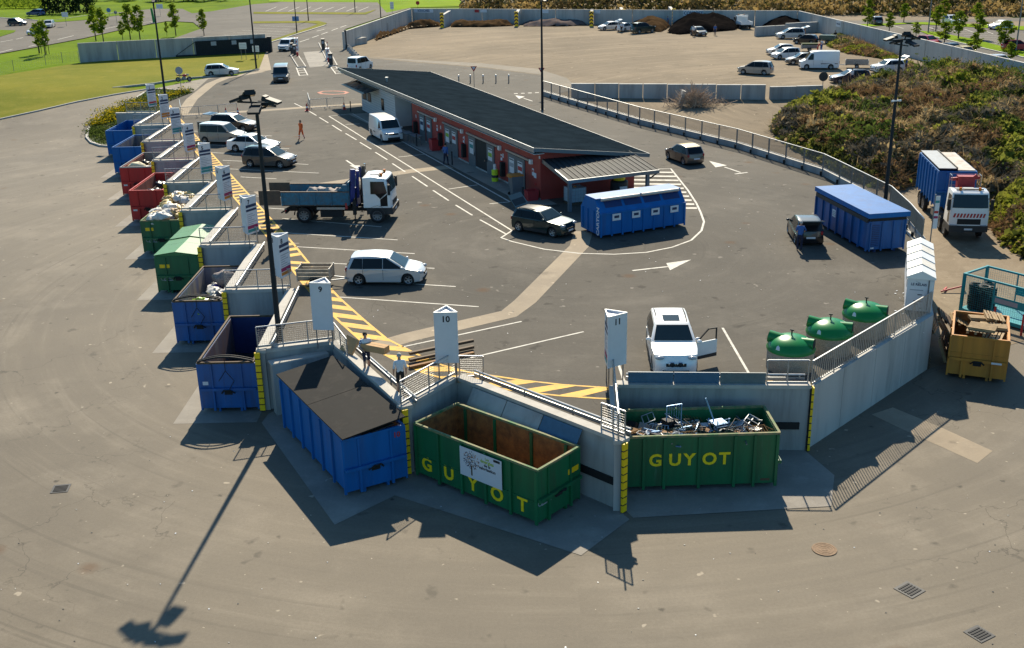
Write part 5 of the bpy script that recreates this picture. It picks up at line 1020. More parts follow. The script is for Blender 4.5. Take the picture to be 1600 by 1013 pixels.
for i in range(7):
    lx = -1.1 + (i % 3) * 1.05; ly = -.55 + (i // 3) * .5 - (.3 if i > 5 else 0); pos = Vector((so.x + lx * math.cos(cz) - ly * math.sin(cz), so.y + lx * math.sin(cz) + ly * math.cos(cz), 2.0 + (i % 4) * .13))
    pallet('pallet lying in the ochre skip', Matrix.Translation(pos) @ Matrix.Rotation(cz + .15 * (i % 3 - 1) + (1.57 if i % 2 else 0), 4, 'Z') @ Matrix.Rotation(.08 * (i % 3), 4, 'X'), 'pallets in the ochre skip')
for i, (x, y, z_, tilt, rz, roll) in enumerate([(21.3, 49.6, 1.0, 62, -25, 0), (21.7, 50.9, 1.2, 58, -22, 5), (21.5, 52.0, 1.1, 65, -28, 0), (22.0, 51.6, 1.5, 40, -20, 8), (20.95, 49.0, .9, 70, -25, 0), (22.3, 50.6, 1.7, 25, -15, 0), (21.9, 53.0, 1.1, 60, -26, 0)]):
    pallet('wooden pallet leaning in the gap between the wall and the ochre skip', Matrix.Translation((x, y, z_)) @ Matrix.Rotation(R(rz + 90), 4, 'Z') @ Matrix.Rotation(R(tilt), 4, 'X') @ Matrix.Rotation(R(roll + (90 if i % 3 == 1 else 0)), 4, 'Z'), 'pallets leaning beside the ochre skip', M_WOOD if i % 3 else M_WOODD)
for i in range(8):
    q = MB(); q.bar((0, 0, 0), (.5 - .1 * i, 1.5 + .1 * i, .7 + .1 * (i % 3)), .09, .04); q.build('timber', M_WOOD if i % 2 else M_WOODD, None, loc=(20.25 + i * .08, 48.6 + i * .18, .05), label='loose plank leaning between the wall corner and the ochre skip', cat='plank', group='planks beside the ochre skip')
# turquoise cage
d = Vector((.58, -.815)).normalized(); n = Vector((.815, .58)); a = Vector((24.9, 56.6)); L = 5.6; W = 2.3; c = a + d * L / 2 + n * W / 2
t = thing('tyre_cage', 'open turquoise mesh cage container with old tyres', 'cage', (c.x, c.y, 0), math.atan2(d.y, d.x))
q = MB(); q.box(-L / 2, L / 2, -W / 2, W / 2, .15, .28); q.build('floor_plate', M_TEAL, t)
q = MB(); q.box(-L / 2, L / 2, -W / 2 - .05, -W / 2 - .002, .1, .3); q.build('edge_beam', M_TEAL, t); q = MB(); q.box(-L / 2, L / 2, W / 2 + .002, W / 2 + .05, .1, .3); q.build('edge_beam', M_TEAL, t)
for x in (-L / 2 + .05, L / 2 - .05):
    for y in (-W / 2 + .05, W / 2 - .05): q = MB(); q.box(x - .07, x + .07, y - .07, y + .07, .282, 2.3); q.build('corner_post', M_TEAL, t)
for x in (-L / 6, L / 6):
    for y in (-W / 2 + .03, W / 2 - .03): q = MB(); q.box(x - .03, x + .03, y - .03, y + .03, .282, 2.22); q.build('stay', M_TEAL, t)
for y in (-W / 2 + .05, W / 2 - .05): q = MB(); q.box(-L / 2 + .125, L / 2 - .125, y - .05, y + .05, 2.2, 2.3); q.build('top_rail', M_TEAL, t)
for x in (-L / 2 + .05, L / 2 - .05): q = MB(); q.box(x - .05, x + .05, -W / 2 + .125, W / 2 - .125, 2.2, 2.3); q.build('top_rail', M_TEAL, t)
q = MB()
for y in (-W / 2 + .03, W / 2 - .03):
    for i in range(1, 44): x = -L / 2 + L * i / 44; q.bar((x, y, .28), (x, y, 2.2), .007)
    for i in range(1, 16): q.bar((-L / 2, y, .28 + i * .12), (L / 2, y, .28 + i * .12), .007)
x = -L / 2 + .04
for i in range(1, 16): q.bar((x, -W / 2, .28 + i * .12), (x, W / 2, .28 + i * .12), .007)
for i in range(1, 18): y = -W / 2 + W * i / 18; q.bar((x, y, .28), (x, y, 2.2), .007)
q.build('wire_mesh', M_TEAL, t, kind='stuff')
for y in (-W / 2 - .02, W / 2 - .04): q = MB(); q.box(-.9, .9, y, y + .02, 1.05, 1.5); q.build('name_plate', M_TEAL, t)
q = MB(); q.box(-.8, .5, -W / 2 - .026, -W / 2 - .0215, 1.15, 1.4); q.build('printed_plate', M_PRGREY, t)
ty = MB(); ty.lathe([(.19, .02), (.24, 0), (.3, .0), (.33, .03), (.33, .17), (.3, .2), (.24, .2), (.19, .18), (.19, .02)], 20); tme = ty.mesh('tyre', M_BLACK, 40)
for s_ in range(5):
    for j in range(7 if s_ < 2 else 6):
        lx = -L / 2 + .5 + (s_ % 2) * .55 + rnd.uniform(-.03, .03); ly = -W / 2 + .5 + (s_ // 2) * .62
        a_ = t.rotation_euler.z
        obj('tyre', tme, None, (c.x + lx * math.cos(a_) - ly * math.sin(a_), c.y + lx * math.sin(a_) + ly * math.cos(a_), .285 + j * .205), rnd.random(), label='old tyre, %s of the %s stack in the turquoise cage' % (['lowest', 'second', 'third', 'fourth', 'fifth', 'sixth', 'topmost'][j], ['corner', 'neighbouring', 'middle', 'fourth', 'innermost'][s_]), cat='tyre', group='tyres stacked in the turquoise cage')
for i, (px, py) in enumerate(((1551, 512), (1595, 525))):
    p = G(px, py, 0); tt = thing('marker_post', ['short red post at the near corner of the turquoise cage', 'second red post further along the turquoise cage'][i], 'post', (p.x, p.y, 0)); q = MB(); q.tube((0, 0, 0), (0, 0, 1.15), .06, 8); q.build('shaft', M_PRRED, tt); q = MB(); q.lathe([(0, .05), (.07, .03), (.07, 0)], 8, (0, 0, 1.15)); q.build('cap', M_PRRED, tt)
p = G(1470, 458, 0); q = MB(); q.path([(0, 0, .1), (1.4, .2, .35), (1.6, .9, .1)], .05, 6); q.bar((.2, .1, .15), (.6, .7, .1), .08); q.build('scrap_steel', M_PRRED, None, loc=p, label='bent red steel frame on the ground by the clothing bins', cat='scrap metal')
# beams lying on the platform behind sign ten
q = MB()
for i in range(3):
    q = MB(); p0 = G(640, 577 - i * 9); p1 = G(705, 559 - i * 8); q.bar((p0.x, p0.y, HP + .08 + .06 * i), (p1.x + 1, p1.y + .3, HP + .08 + .06 * i), .16, .12); q.build('steel_beam', M_WOODD if i else M_RUST, None, label=['rusty beam lying lowest behind sign ten', 'middle dark beam lying behind sign ten', 'topmost dark beam lying behind sign ten'][i], cat='beam')
# cardboard box held / lying at bay nine
q = MB(); q.cbox((0, 0, 0), (.95, .1, .72), Matrix.Rotation(R(-38), 3, 'X')); o = q.build('cardboard_box', M_CARD, None, loc=(-7.25, 45.0, HP + .55), rz=R(-50), label='large flattened brown cardboard tipped over the quay edge beside the striped man', cat='cardboard')
q = MB(); q.box(-.3, -.12, -.056, -.052, -.1, .1); q.build('label_plate', M_SIGNW, o)
# ---------------------------------------------------------------- vehicles
KIND = {  # fractions of length (x) and height (z): hood front, cowl, screen top, roof middle, rear roof edge, rear belt; side window splits
 'hatch': dict(hf=(.445, .50), cw=(.235, .62), at=(.04, .955), rm=(-.15, 1), ct=(-.365, .94), cb=(-.478, .60), belt=.60, split=(-.03, -.26)),
 'mpv': dict(hf=(.455, .50), cw=(.29, .59), at=(.07, .945), rm=(-.15, 1), ct=(-.405, .94), cb=(-.485, .57), belt=.575, split=(-.0, -.25)),
 'suv': dict(hf=(.455, .57), cw=(.22, .65), at=(.05, .96), rm=(-.15, 1), ct=(-.40, .94), cb=(-.48, .63), belt=.635, split=(-.02, -.26)),
 'estate': dict(hf=(.45, .5), cw=(.22, .62), at=(.04, .955), rm=(-.12, 1), ct=(-.42, .93), cb=(-.485, .60), belt=.605, split=(-.03, -.25)),
 'sedan': dict(hf=(.45, .51), cw=(.2, .63), at=(.03, .96), rm=(-.08, 1), ct=(-.22, .95), cb=(-.37, .66), belt=.62, split=(-.05, -.25), deck=(-.475, .64)),
 'van': dict(hf=(.455, .44), cw=(.36, .54), at=(.235, .93), rm=(-.0, 1), ct=(-.487, .985), cb=(-.497, .48), belt=.52, split=(.16,)),
 'kangoo': dict(hf=(.45, .49), cw=(.275, .58), at=(.12, .945), rm=(-.15, 1), ct=(-.465, .97), cb=(-.492, .55), belt=.57, split=(.0, -.25)),
}
def extr(q, outl, mp, mi=0, slices=(-1, -.985, -.93, -.7, -.35, 0, .35, .7, .93, .985, 1)):
    n = len(outl); cx = sum(p[0] for p in outl) / n; cz = sum(p[1] for p in outl) / n; vs = []
    for s in slices:
        e = {1: .045, .985: .012}.get(abs(s), 0)
        for x, z in outl:
            dx, dz = cx - x, cz - z; l = math.hypot(dx, dz) or 1
            vs.append(mp(x + dx / l * e, s, z + dz / l * e))
    fs = []
    for k in range(len(slices) - 1):
        for i in range(n): j = (i + 1) % n; fs.append((k * n + i, k * n + j, (k + 1) * n + j, (k + 1) * n + i))
    fs += [list(range(n)), [(len(slices) - 1) * n + i for i in range(n)][::-1]]
    q.add(vs, fs, mi)
_wheel = {}
def wheel_mesh(r, w, dark=False, truck=False):
    key = (round(r, 3), w, dark, truck)
    if key not in _wheel:
        q = MB(); q.lathe([(r * .62, -w / 2 + .01), (r * .9, -w / 2), (r, -w / 2 + .03), (r, w / 2 - .03), (r * .9, w / 2), (r * .62, w / 2 - .01)], 22)
        t = q.mesh('tyre', M_BLACK, 40); q = MB()
        q.lathe([(0, w / 2 - .045), (r * .18, w / 2 - .03), (r * .2, w / 2 - .06)], 14)
        ns = 5 if not truck else 8
        for i in range(ns):
            a = 6.283 * i / ns; c_, s_ = math.cos(a), math.sin(a); rr = r * .62
            b = r * .11; q.add([(c_ * r * .12 - s_ * b, s_ * r * .12 + c_ * b, w / 2 - .04), (c_ * r * .12 + s_ * b, s_ * r * .12 - c_ * b, w / 2 - .04), (c_ * rr + s_ * b * .9, s_ * rr - c_ * b * .9, w / 2 - .02), (c_ * rr - s_ * b * .9, s_ * rr + c_ * b * .9, w / 2 - .02)], [(0, 1, 2, 3)])
        q.lathe([(r * .56, w / 2 - .02), (r * .63, w / 2 - .005), (r * .63, w / 2 - .05), (r * .56, w / 2 - .05), (r * .56, w / 2 - .02)], 22)
        q.lathe([(0, w / 2 - .07), (r * .6, w / 2 - .07)], 18, mi=1)
        _wheel[key] = (t, q.mesh('rim', [M_GALV if not dark else M_STEEL, M_BLACK], 30))
    return _wheel[key]
def wheels(t, pts, r, w, dark=False, truck=False):
    for x, y, sgn in pts:
        tm, rm = wheel_mesh(r, w, dark, truck)
        o = obj('wheel', tm, t, (x, y, r)); o.rotation_euler = (R(-90) * sgn, 0, 0); obj('rim', rm, o)
PAINT = {}
def paint(n, c, metal=.3, rough=.3):
    if n not in PAINT: PAINT[n] = mat('car_paint_' + n, c, rough, metal, var=.06, scale=1, coat=.6, spec=.5)
    return PAINT[n]
P_SILVER = paint('silver', (.60, .60, .59), .2); P_WHITE = paint('white', (.80, .80, .79), 0); P_BLACK = paint('black', (.012, .013, .016), .2); P_GREY = paint('grey', (.10, .095, .09), .4); P_DGREY = paint('dark_grey', (.045, .045, .048), .4); P_NAVY = paint('navy', (.012, .022, .05), .3); P_RED = paint('red', (.42, .02, .03), 0); P_GOLD = paint('gold_brown', (.30, .24, .17), .5); P_DGREEN = paint('deep_green', (.012, .035, .035), .3); P_BLUEC = paint('blue', (.02, .06, .22), .3); P_YELLOWC = paint('yellow', (.70, .50, .12), 0); P_TAUPE = paint('taupe', (.36, .33, .29), .2); P_BRONZE = paint('bronze', (.16, .125, .10), .5)
def make_car(name, label, cat, kind, L, W, H, pm, wb=None, r=.32, roof=None, rails=False, tailgate=False, door=None, sunroof=False, cladding=None, group=None, sidewin=True, darkrim=False, lod=0, hood_white=False, rear_door=False):
    K = KIND[kind]; t = thing(name, label, cat, (0, 0, 0), 0, group); w = W / 2
    wb = wb or L * .61; xf = L * (.5 - .19) if kind != 'van' else L * .33; xf = min(xf, L / 2 - .72); xr = xf - wb
    zb = K['belt'] * H; g = .19
    X = lambda f: f * L
    def zmap(z): return 1 - .055 * max(0, (.45 - z)) - (.0 if z < zb else .25 * (z - zb) / (H - zb) * (.55 if kind in ('van', 'kangoo') else 1))
    def mp(x, s, z, o=0):
        f = abs(x) / (L / 2); x2 = x * (1 - (.085 if kind != 'van' else .04) * abs(s) ** 3 * f ** 5)
        y = s * (w * (1 - (.13 if kind != 'van' else .08) * f ** 5) * zmap(z) + o)
        return (x2, y, z)
    def arc(xc):
        ra = r + .06; return [(xc + ra * math.cos(a), max(g, r + ra * math.sin(a))) for a in [math.pi * i / 9 for i in range(10)]]
    # lower body outline, clockwise from the rear bumper
    nose = [(L / 2 - .02, H * .40), (L / 2, H * .30), (L / 2 - .05, g + .03)]
    rear = [(-L / 2 + .06, g + .03), (-L / 2, H * .28), (-L / 2 + .01, H * .42)]
    top = ([(X(K['deck'][0]), K['deck'][1] * H)] if 'deck' in K else []) + [(X(K['cb'][0]), K['cb'][1] * H), (X(K['cw'][0]) * .3, zb), (X(K['cw'][0]), K['cw'][1] * H), (X((K['hf'][0] + K['cw'][0]) / 2), (K['hf'][1] * .6 + K['cw'][1] * .4) * H + .02), (X(K['hf'][0]), K['hf'][1] * H)]
    bottom = [(xf + r + .07, g)] + arc(xf) + [(xf - r - .07, g), (xr + r + .07, g)] + arc(xr) + [(xr - r - .07, g)]
    q = MB(); extr(q, rear + top + nose + bottom, mp)
    A = [(X(K['cb'][0]) + .02, K['cb'][1] * H - .03), (X(K['ct'][0]), K['ct'][1] * H), (X(K['ct'][0] + .1), (K['ct'][1] + .6 * (1 - K['ct'][1])) * H), (X(K['rm'][0]), H), (X((K['at'][0] * .7 + K['rm'][0] * .3)), (K['at'][1] * .45 + .55) * H), (X(K['at'][0]), K['at'][1] * H), (X(K['cw'][0]) + .02, K['cw'][1] * H - .03), (0, zb - .06)]
    extr(q, A, mp, 0); body = q.build('body', pm, t, smooth=34)
    # paler roof skin with the sun's glare put into its paint, glass panes proud of the body
    def pane(nm, poly, m=M_GLASS, side=1, o=.006):
        p = MB(); n = len(poly); p.add([mp(x, side, z, o) for x, z in poly], [list(range(n))]); return p.build(nm, m, t)
    ax = lambda z: X(K['cw'][0]) + (X(K['at'][0]) - X(K['cw'][0])) * (z - K['cw'][1] * H) / ((K['at'][1] - K['cw'][1]) * H)
    cxx = lambda z: X(K['cb'][0]) + (X(K['ct'][0]) - X(K['cb'][0])) * (z - K['cb'][1] * H) / ((K['ct'][1] - K['cb'][1]) * H)
    zt = H * .925; z0 = zb + .03
    if kind in ('van',): zt = H * .86
    cuts = [None] + [X(s) for s in K['split']] + [None]
    for sd in (-1, 1):
        nwin = len(cuts) - 1 if sidewin else 1
        for i in range(nwin):
            f0 = (lambda z: ax(z) - .16) if cuts[i] is None else (lambda z, c=cuts[i]: c - .014)
            f1 = (lambda z: cxx(z) + .2) if cuts[i + 1] is None else (lambda z, c=cuts[i + 1]: c + .014)
            if f0(z0) - f1(z0) < .12: continue
            f0t = max(f0(zt), f1(zt) + .05)
            pane('window', [(f0(z0), z0), (f0t, zt), (f1(zt), zt), (f1(z0), z0)], side=sd)
        if lod < 2:   # door seams as slim gaps and handles
            for i, c_ in enumerate(cuts[1:-1] if kind != 'van' else cuts[1:]):
                if c_ is None: c_ = -L * .05
                if c_ - .02 < xr + r + .1 and c_ > xr - r: pass
                p = MB(); p.add([mp(c_ - .008, sd, z, .004) for z in (g + .12, zb)] + [mp(c_ + .008, sd, z, .004) for z in (zb, g + .12)], [(0, 1, 2, 3)]); p.build('door_seam', M_BLACK, t)
                p = MB(); yy = mp(c_ + .14, sd, zb - .1, .0); p.cbox((yy[0], yy[1] + sd * .015, zb - .1), (.16, .03, .03)); p.build('door_handle', pm, t)
    def cross(nm, x0z0, x1z1, s, m, off):
        (xa, za), (xb, zb_) = x0z0, x1z1; nx, nz = zb_ - za, -(xb - xa); l = math.hypot(nx, nz) or 1; nx, nz = nx / l * off, nz / l * off
        p = MB(); N_ = 6
        for i in range(N_ + 1):
            sl = -s + 2 * s * i / N_; a_ = mp(xa, sl, za); b_ = mp(xb, sl, zb_); p.v += [(a_[0] + nx, a_[1], a_[2] + nz), (b_[0] + nx, b_[1], b_[2] + nz)]
        for i in range(N_): p.f.append((2 * i, 2 * i + 1, 2 * i + 3, 2 * i + 2)); p.m.append(0)
        return p.build(nm, m, t)
    fz = lambda f, a, b: (X(a[0]) + (X(b[0]) - X(a[0])) * f, (a[1] + (b[1] - a[1]) * f) * H)
    wsd = cross('windscreen', fz(.1, K['cw'], K['at']), fz(.93, K['cw'], K['at']), .88, M_GLASSB, .012 if kind != 'van' else .02)
    if wsd.data.polygons[0].normal.x < 0: wsd.data.flip_normals()
    if kind != 'van' and not tailgate:
        cross('rear_window', fz(.12, K['cb'], K['ct']), fz(.88, K['cb'], K['ct']), .84, M_GLASS, -.012)
    if sunroof:
        p = MB(); p.add([(X(.0), -.36, H * .985), (X(.0), .36, H * .985), (X(-.14), .36, H + .006), (X(-.14), -.36, H + .006)], [(0, 1, 2, 3)]); p.build('sunroof', M_GLASS, t)
    if roof:  # paler paint stands in for sun glare on the roof
        pts = [fz(.0, K['at'], K['rm']), (X((K['at'][0] * .7 + K['rm'][0] * .3)), (K['at'][1] * .45 + .55) * H), (X(K['rm'][0]), H), (X(K['ct'][0] + .1), (K['ct'][1] + .6 * (1 - K['ct'][1])) * H), (X(K['ct'][0]) + .03, K['ct'][1] * H)]
        p = MB(); N_ = 6
        for x, z in pts:
            for i in range(N_ + 1): v = mp(x, -.9 + 1.8 * i / N_, z); p.v.append((v[0], v[1], v[2] + .008))
        for k in range(len(pts) - 1):
            for i in range(N_): a_ = k * (N_ + 1) + i; p.f.append((a_, a_ + 1, a_ + N_ + 2, a_ + N_ + 1)); p.m.append(0)
        p.build('roof_glare_skin', roof, t, smooth=60)
    # underbody, wheels
    p = MB(); p.box(-L / 2 + .25, L / 2 - .25, -w + .24, w - .24, g - .03, r * 2 + .04); p.build('underbody', M_BLACK, t)
    wheels(t, [(x, s * (w - .125), s) for x in (xf, xr) for s in (1, -1)], r, .21, darkrim)
    # lights, grille, plates, mirrors
    zh = K['hf'][1] * H - .09
    for s in (-1, 1):
        p = MB(); v = mp(L / 2 - .10, s * .78, zh); p.blob((v[0] + .0, v[1], zh), (.16, .2, .085), 1, 0); p.build('headlight', M_LAMPW, t, smooth=60)
        v = mp(-L / 2 + .05, s * .86, H * .53 if kind not in ('van', 'kangoo') else H * .4); p = MB(); p.blob((v[0] + .03, v[1], v[2]), (.09, .10, .13 if kind not in ('van', 'kangoo') else .22), 1, 0); p.build('tail_light', M_LAMPR, t, smooth=60)
        p = MB(); v = mp(X(K['cw'][0]) - .22, s, zb + .06); p.blob((v[0], v[1] + s * .1, v[2] + .04), (.08, .12, .075), 1, 0); p.bar((v[0], v[1] - s * .02, v[2]), (v[0], v[1] + s * .08, v[2] + .02), .04); p.build('mirror', pm if pm is not P_TAUPE else M_DARK, t, smooth=60)
    p = MB(); p.box(L / 2 - .06, L / 2 + .012, -.42, .42, H * .33, H * .40); p.build('grille', M_BLACK, t)
    if darkrim:
        for s in (-1, 1): p = MB(); p.blob((L / 2 + .01, s * .17, H * .385), (.05, .155, .12), 2, 0); p.build('grille_surround', M_CHROME, t, smooth=60); p = MB(); p.blob((L / 2 + .035, s * .17, H * .385), (.05, .125, .095), 2, 0); p.build('grille_mesh', M_BLACK, t, smooth=60)
    p = MB(); p.box(L / 2 - .12, L / 2 + .006, -.55, .55, g + .03, H * .22); p.build('air_intake', M_BLACK, t)
    p = MB(); p.box(L / 2 + .013, L / 2 + .02, -.26, .26, H * .26, H * .26 + .11); p.build('number_plate', M_SIGNW, t)
    p = MB(); p.box(-L / 2 - .02, -L / 2 - .006, -.26, .26, H * .33, H * .33 + .11); p.build('number_plate', M_SIGNW, t)
    if cladding:
        for s in (-1, 1):
            p = MB(); n_ = 10
            for i in range(n_ + 1): x = xr + r + .1 + (xf - xr - 2 * r - .2) * i / n_; p.v += [mp(x, s, g + .02, .012), mp(x, s, g + .2, .012)]
            for i in range(n_): p.f.append((2 * i, 2 * i + 1, 2 * i + 3, 2 * i + 2)); p.m.append(0)
            p.build('sill_cladding', cladding, t)
    if rails:
        for s in (-1, 1):
            p = MB(); y = s * w * .66; p.path([(X(K['ct'][0] + .06), y, H * .975), (X(K['rm'][0]), y, H + .05), (X(K['at'][0] - .04), y, H * .985)], .022, 5); p.build('roof_rail', M_GALV if rails == 1 else M_BLACK, t)
    if tailgate:   # raised tailgate hinged at the rear roof edge
        ang = R(tailgate); hx, hz = X(K['ct'][0]) + .02, K['ct'][1] * H; dl = math.hypot(X(K['ct'][0]) - X(K['cb'][0]), (K['ct'][1] - K['cb'][1]) * H) + .35
        dx, dz = -math.cos(ang) * dl, math.sin(ang) * dl; nx, nz = math.sin(ang) * .05, math.cos(ang) * .05; yw = w * .8
        p = MB(); p.add([(hx, -yw, hz), (hx, yw, hz), (hx + dx, yw * .96, hz + dz), (hx + dx, -yw * .96, hz + dz), (hx + nx, -yw, hz + nz), (hx + nx, yw, hz + nz), (hx + dx + nx, yw * .96, hz + dz + nz), (hx + dx + nx, -yw * .96, hz + dz + nz)], [(0, 3, 2, 1), (4, 5, 6, 7), (0, 1, 5, 4), (1, 2, 6, 5), (2, 3, 7, 6), (3, 0, 4, 7)]); tg = p.build('tailgate', pm, t)
        p = MB(); f0, f1 = .14, .62
        p.add([(hx + dx * f + nx * 1.15, s * yw * .84, hz + dz * f + nz * 1.15) for f, s in ((f0, -1), (f0, 1), (f1, 1), (f1, -1))], [(0, 1, 2, 3)]); p.add([(hx + dx * f - nx * .12, s * yw * .84, hz + dz * f - nz * .12) for f, s in ((f0, -1), (f0, 1), (f1, 1), (f1, -1))], [(0, 1, 2, 3)]); p.build('rear_window', M_GLASS, tg)
        cross('boot_opening', (X(K['cb'][0]) - .04, H * .36), fz(.95, K['cb'], K['ct']), .8, M_BLACK, -.03)
    if rear_door:   # a side hung rear door swung open
        p = MB(); zt_ = H * .95; p.box(-L / 2 - .75, -L / 2 - .05, w - .06, w - .01, .35, zt_); dr = p.build('rear_door', pm, t); p = MB(); p.box(-L / 2 - .66, -L / 2 - .14, w - .007, w - .003, H * .58, H * .9); p.box(-L / 2 - .66, -L / 2 - .14, w - .068, w - .062, H * .58, H * .9); p.build('pane', M_GLASSB, dr)
        cross('boot_opening', (-L / 2 - .01, .4), fz(.95, K['cb'], K['ct']), .85, M_BLACK, -.03)
    if door:      # front door swung open: side, angle
        s, ang = door; hx = X(K['cw'][0]) - .02; y = s * w * .98; ca, sa = math.cos(R(ang)), math.sin(R(ang)); ln = 1.05
        def D(u_, z, o=0): return (hx - ca * u_ + sa * o * s * 0, y + s * (sa * u_) , z)
        def slab(poly, m, nm, th=.05, par=t):
            p = MB(); n = len(poly); off = Vector((sa, ca * s, 0)) * th; p.add([D(u_, z) for u_, z in poly] + [tuple(Vector(D(u_, z)) + off) for u_, z in poly], [list(range(n)), [i + n for i in range(n)][::-1]] + [(i, (i + 1) % n, n + (i + 1) % n, n + i) for i in range(n)]); return p.build(nm, m, par)
        dr = slab([(0, .35), (ln, .35), (ln, zb), (0, zb)], pm, 'front_door')
        slab([(.0, .36), (ln, .36), (ln, .52), (0, .5)], M_DARK, 'door_cladding', .06, dr)
        zt_ = H * .93; p = MB(); p.bar(D(.02, zb), D(.62, zt_), .05); p.bar(D(.6, zt_), D(ln, zt_ - .02), .05); p.bar(D(ln - .02, zb), D(ln - .02, zt_ - .02), .06); p.build('window_frame', M_BLACK, dr)
        p = MB(); v = Vector(D(.15, zb + .08)) + Vector((.12, 0, 0)); p.blob(v, (.09, .12, .08), 1, 0); p.build('mirror', pm, dr, smooth=60)
        p = MB(); n_ = 6; p.add([mp(hx, s, .42, .008), mp(hx, s, zb, .008), mp(hx - ln, s, zb, .008), mp(hx - ln, s, .42, .008)], [(0, 1, 2, 3)]); p.build('door_opening', M_BLACK, t)
    if cat == 'van' and kind == 'van':
        for s in (-1, 1):
            p = MB(); p.add([mp(-L * .02, s, H * .30, .01), mp(-L * .02, s, H * .34, .01), mp(-L * .45, s, H * .34, .01), mp(-L * .45, s, H * .30, .01)], [(0, 1, 2, 3)]); p.build('rub_strip', M_DARK, t)
    return t
def put_side(t, rear, front, z, W, away=(0, 1), T=None, shift=0):
    """stand a vehicle so that its visible-side wheels touch the ground at these two survey points"""
    a = G(*rear, z).xy if T is None else GT(*rear, T).xy; b = G(*front, z).xy if T is None else GT(*front, T).xy
    d = (b - a).normalized(); n = Vector((-d.y, d.x)); n = n if n.dot(Vector(away)) > 0 else -n
    c = (a + b) / 2 + n * (W / 2 - .02) + d * shift; zz = z if T is None else T(c.x, c.y)
    t.location = (c.x, c.y, zz + .012); t.rotation_euler = (0, 0, math.atan2(d.y, d.x)); return t
def put_front(t, left, right, z, L, toward=True, T=None):
    """stand a vehicle by the two lower corners of the end that faces the camera"""
    a = G(*left, z).xy if T is None else GT(*left, T).xy; b = G(*right, z).xy if T is None else GT(*right, T).xy
    e = (b - a).normalized(); n = Vector((-e.y, e.x)); n = n if n.y > 0 else -n
    c = (a + b) / 2 + n * (L / 2); d = -n if toward else n; zz = z if T is None else T(c.x, c.y)
    t.location = (c.x, c.y, zz + .012); t.rotation_euler = (0, 0, math.atan2(d.y, d.x)); return t
Z = HP
put_side(make_car('parked_car', 'silver compact people carrier hitched to the small box trailer', 'car', 'mpv', 4.35, 1.82, 1.58, P_SILVER, 2.69, .325), (559, 447), (640, 447), Z, 1.82)
put_front(make_car('parked_car', 'white sport utility car with an open door and dark sunroof', 'car', 'suv', 4.85, 1.95, 1.77, P_WHITE, 2.93, .37, sunroof=True, rails=2, door=(1, 62), cladding=M_DARK, darkrim=True), (1020, 594), (1092, 594), Z, 4.85)
put_side(make_car('parked_car', 'dark crossover with pale bonnet and raised tailgate by the CARTON container', 'car', 'suv', 4.16, 1.75, 1.5, P_DGREEN, 2.6, .33, rails=2, tailgate=50, cladding=M_DARK, roof=P_GREY), (806, 362), (867, 373), Z, 1.75)
put_front(make_car('parked_car', 'black hatchback with open boot beside the lidded blue container', 'car', 'hatch', 3.75, 1.66, 1.5, P_BLACK, 2.4, .3, tailgate=12), (1243, 386.5), (1289, 386.5), Z, 3.75, toward=False)
put_front(make_car('moving_car', 'gold and brown small hatchback driving away along the fence', 'car', 'hatch', 3.95, 1.72, 1.48, P_BRONZE, 2.49, .31, roof=P_YELLOWC), (1074, 261), (1103, 258), Z, 3.95, toward=False)
put_side(make_car('parked_car', 'dark grey people carrier parked in the row above the tipper truck', 'car', 'mpv', 4.4, 1.8, 1.65, P_GREY, 2.68, .32, rails=2), (387, 262), (441, 264), Z, 1.8)
put_side(make_car('parked_car', 'white saloon with a sloping tail between the people carriers', 'car', 'sedan', 4.7, 1.82, 1.45, P_WHITE, 2.75, .32), (363, 238), (415, 240), Z, 1.82)
put_side(make_car('parked_car', 'silver boxy leisure car with its rear door swung open', 'car', 'kangoo', 4.2, 1.75, 1.78, P_TAUPE, 2.7, .31, rear_door=True, roof=P_WHITE), (320, 225), (365, 226), Z, 1.75)
put_side(make_car('parked_car', 'dark estate with roof bars and raised white tailgate behind the boxy leisure car', 'car', 'estate', 4.7, 1.8, 1.55, P_DGREY, 2.75, .32, rails=1, tailgate=5, roof=P_WHITE), (330, 205), (388, 207), Z, 1.8)
put_side(make_car('parked_van', 'white panel van parked in the lane before the office', 'van', 'van', 4.9, 1.9, 1.97, P_WHITE, 3.1, .33, sidewin=False), (576, 211), (600, 224), Z, 1.9, away=(1, .3))
put_side(make_car('parked_car', 'silver estate parked on the lawn edge behind the motorbike', 'car', 'estate', 4.5, 1.75, 1.5, P_SILVER, 2.72, .31), (330, 119.5), (361, 118.5), Z, 1.75)
put_front(make_car('moving_van', 'dark grey van with lit headlamps entering the yard', 'van', 'van', 5.0, 1.95, 1.98, P_GREY, 3.2, .33), (426, 131), (452, 130), Z, 5.0)
put_front(make_car('moving_van', 'small white van between the entrance barriers and dark gate', 'van', 'kangoo', 4.2, 1.8, 1.8, P_WHITE, 2.7, .31), (433, 81), (450, 81), Z, 4.2)
put_front(make_car('moving_van', 'white van leaving behind the office roof corner', 'van', 'kangoo', 4.3, 1.8, 1.85, P_WHITE, 2.7, .31), (538, 112), (561, 113), Z, 4.3, toward=False)
def GTR(x, y): return TR(x, y) + .01
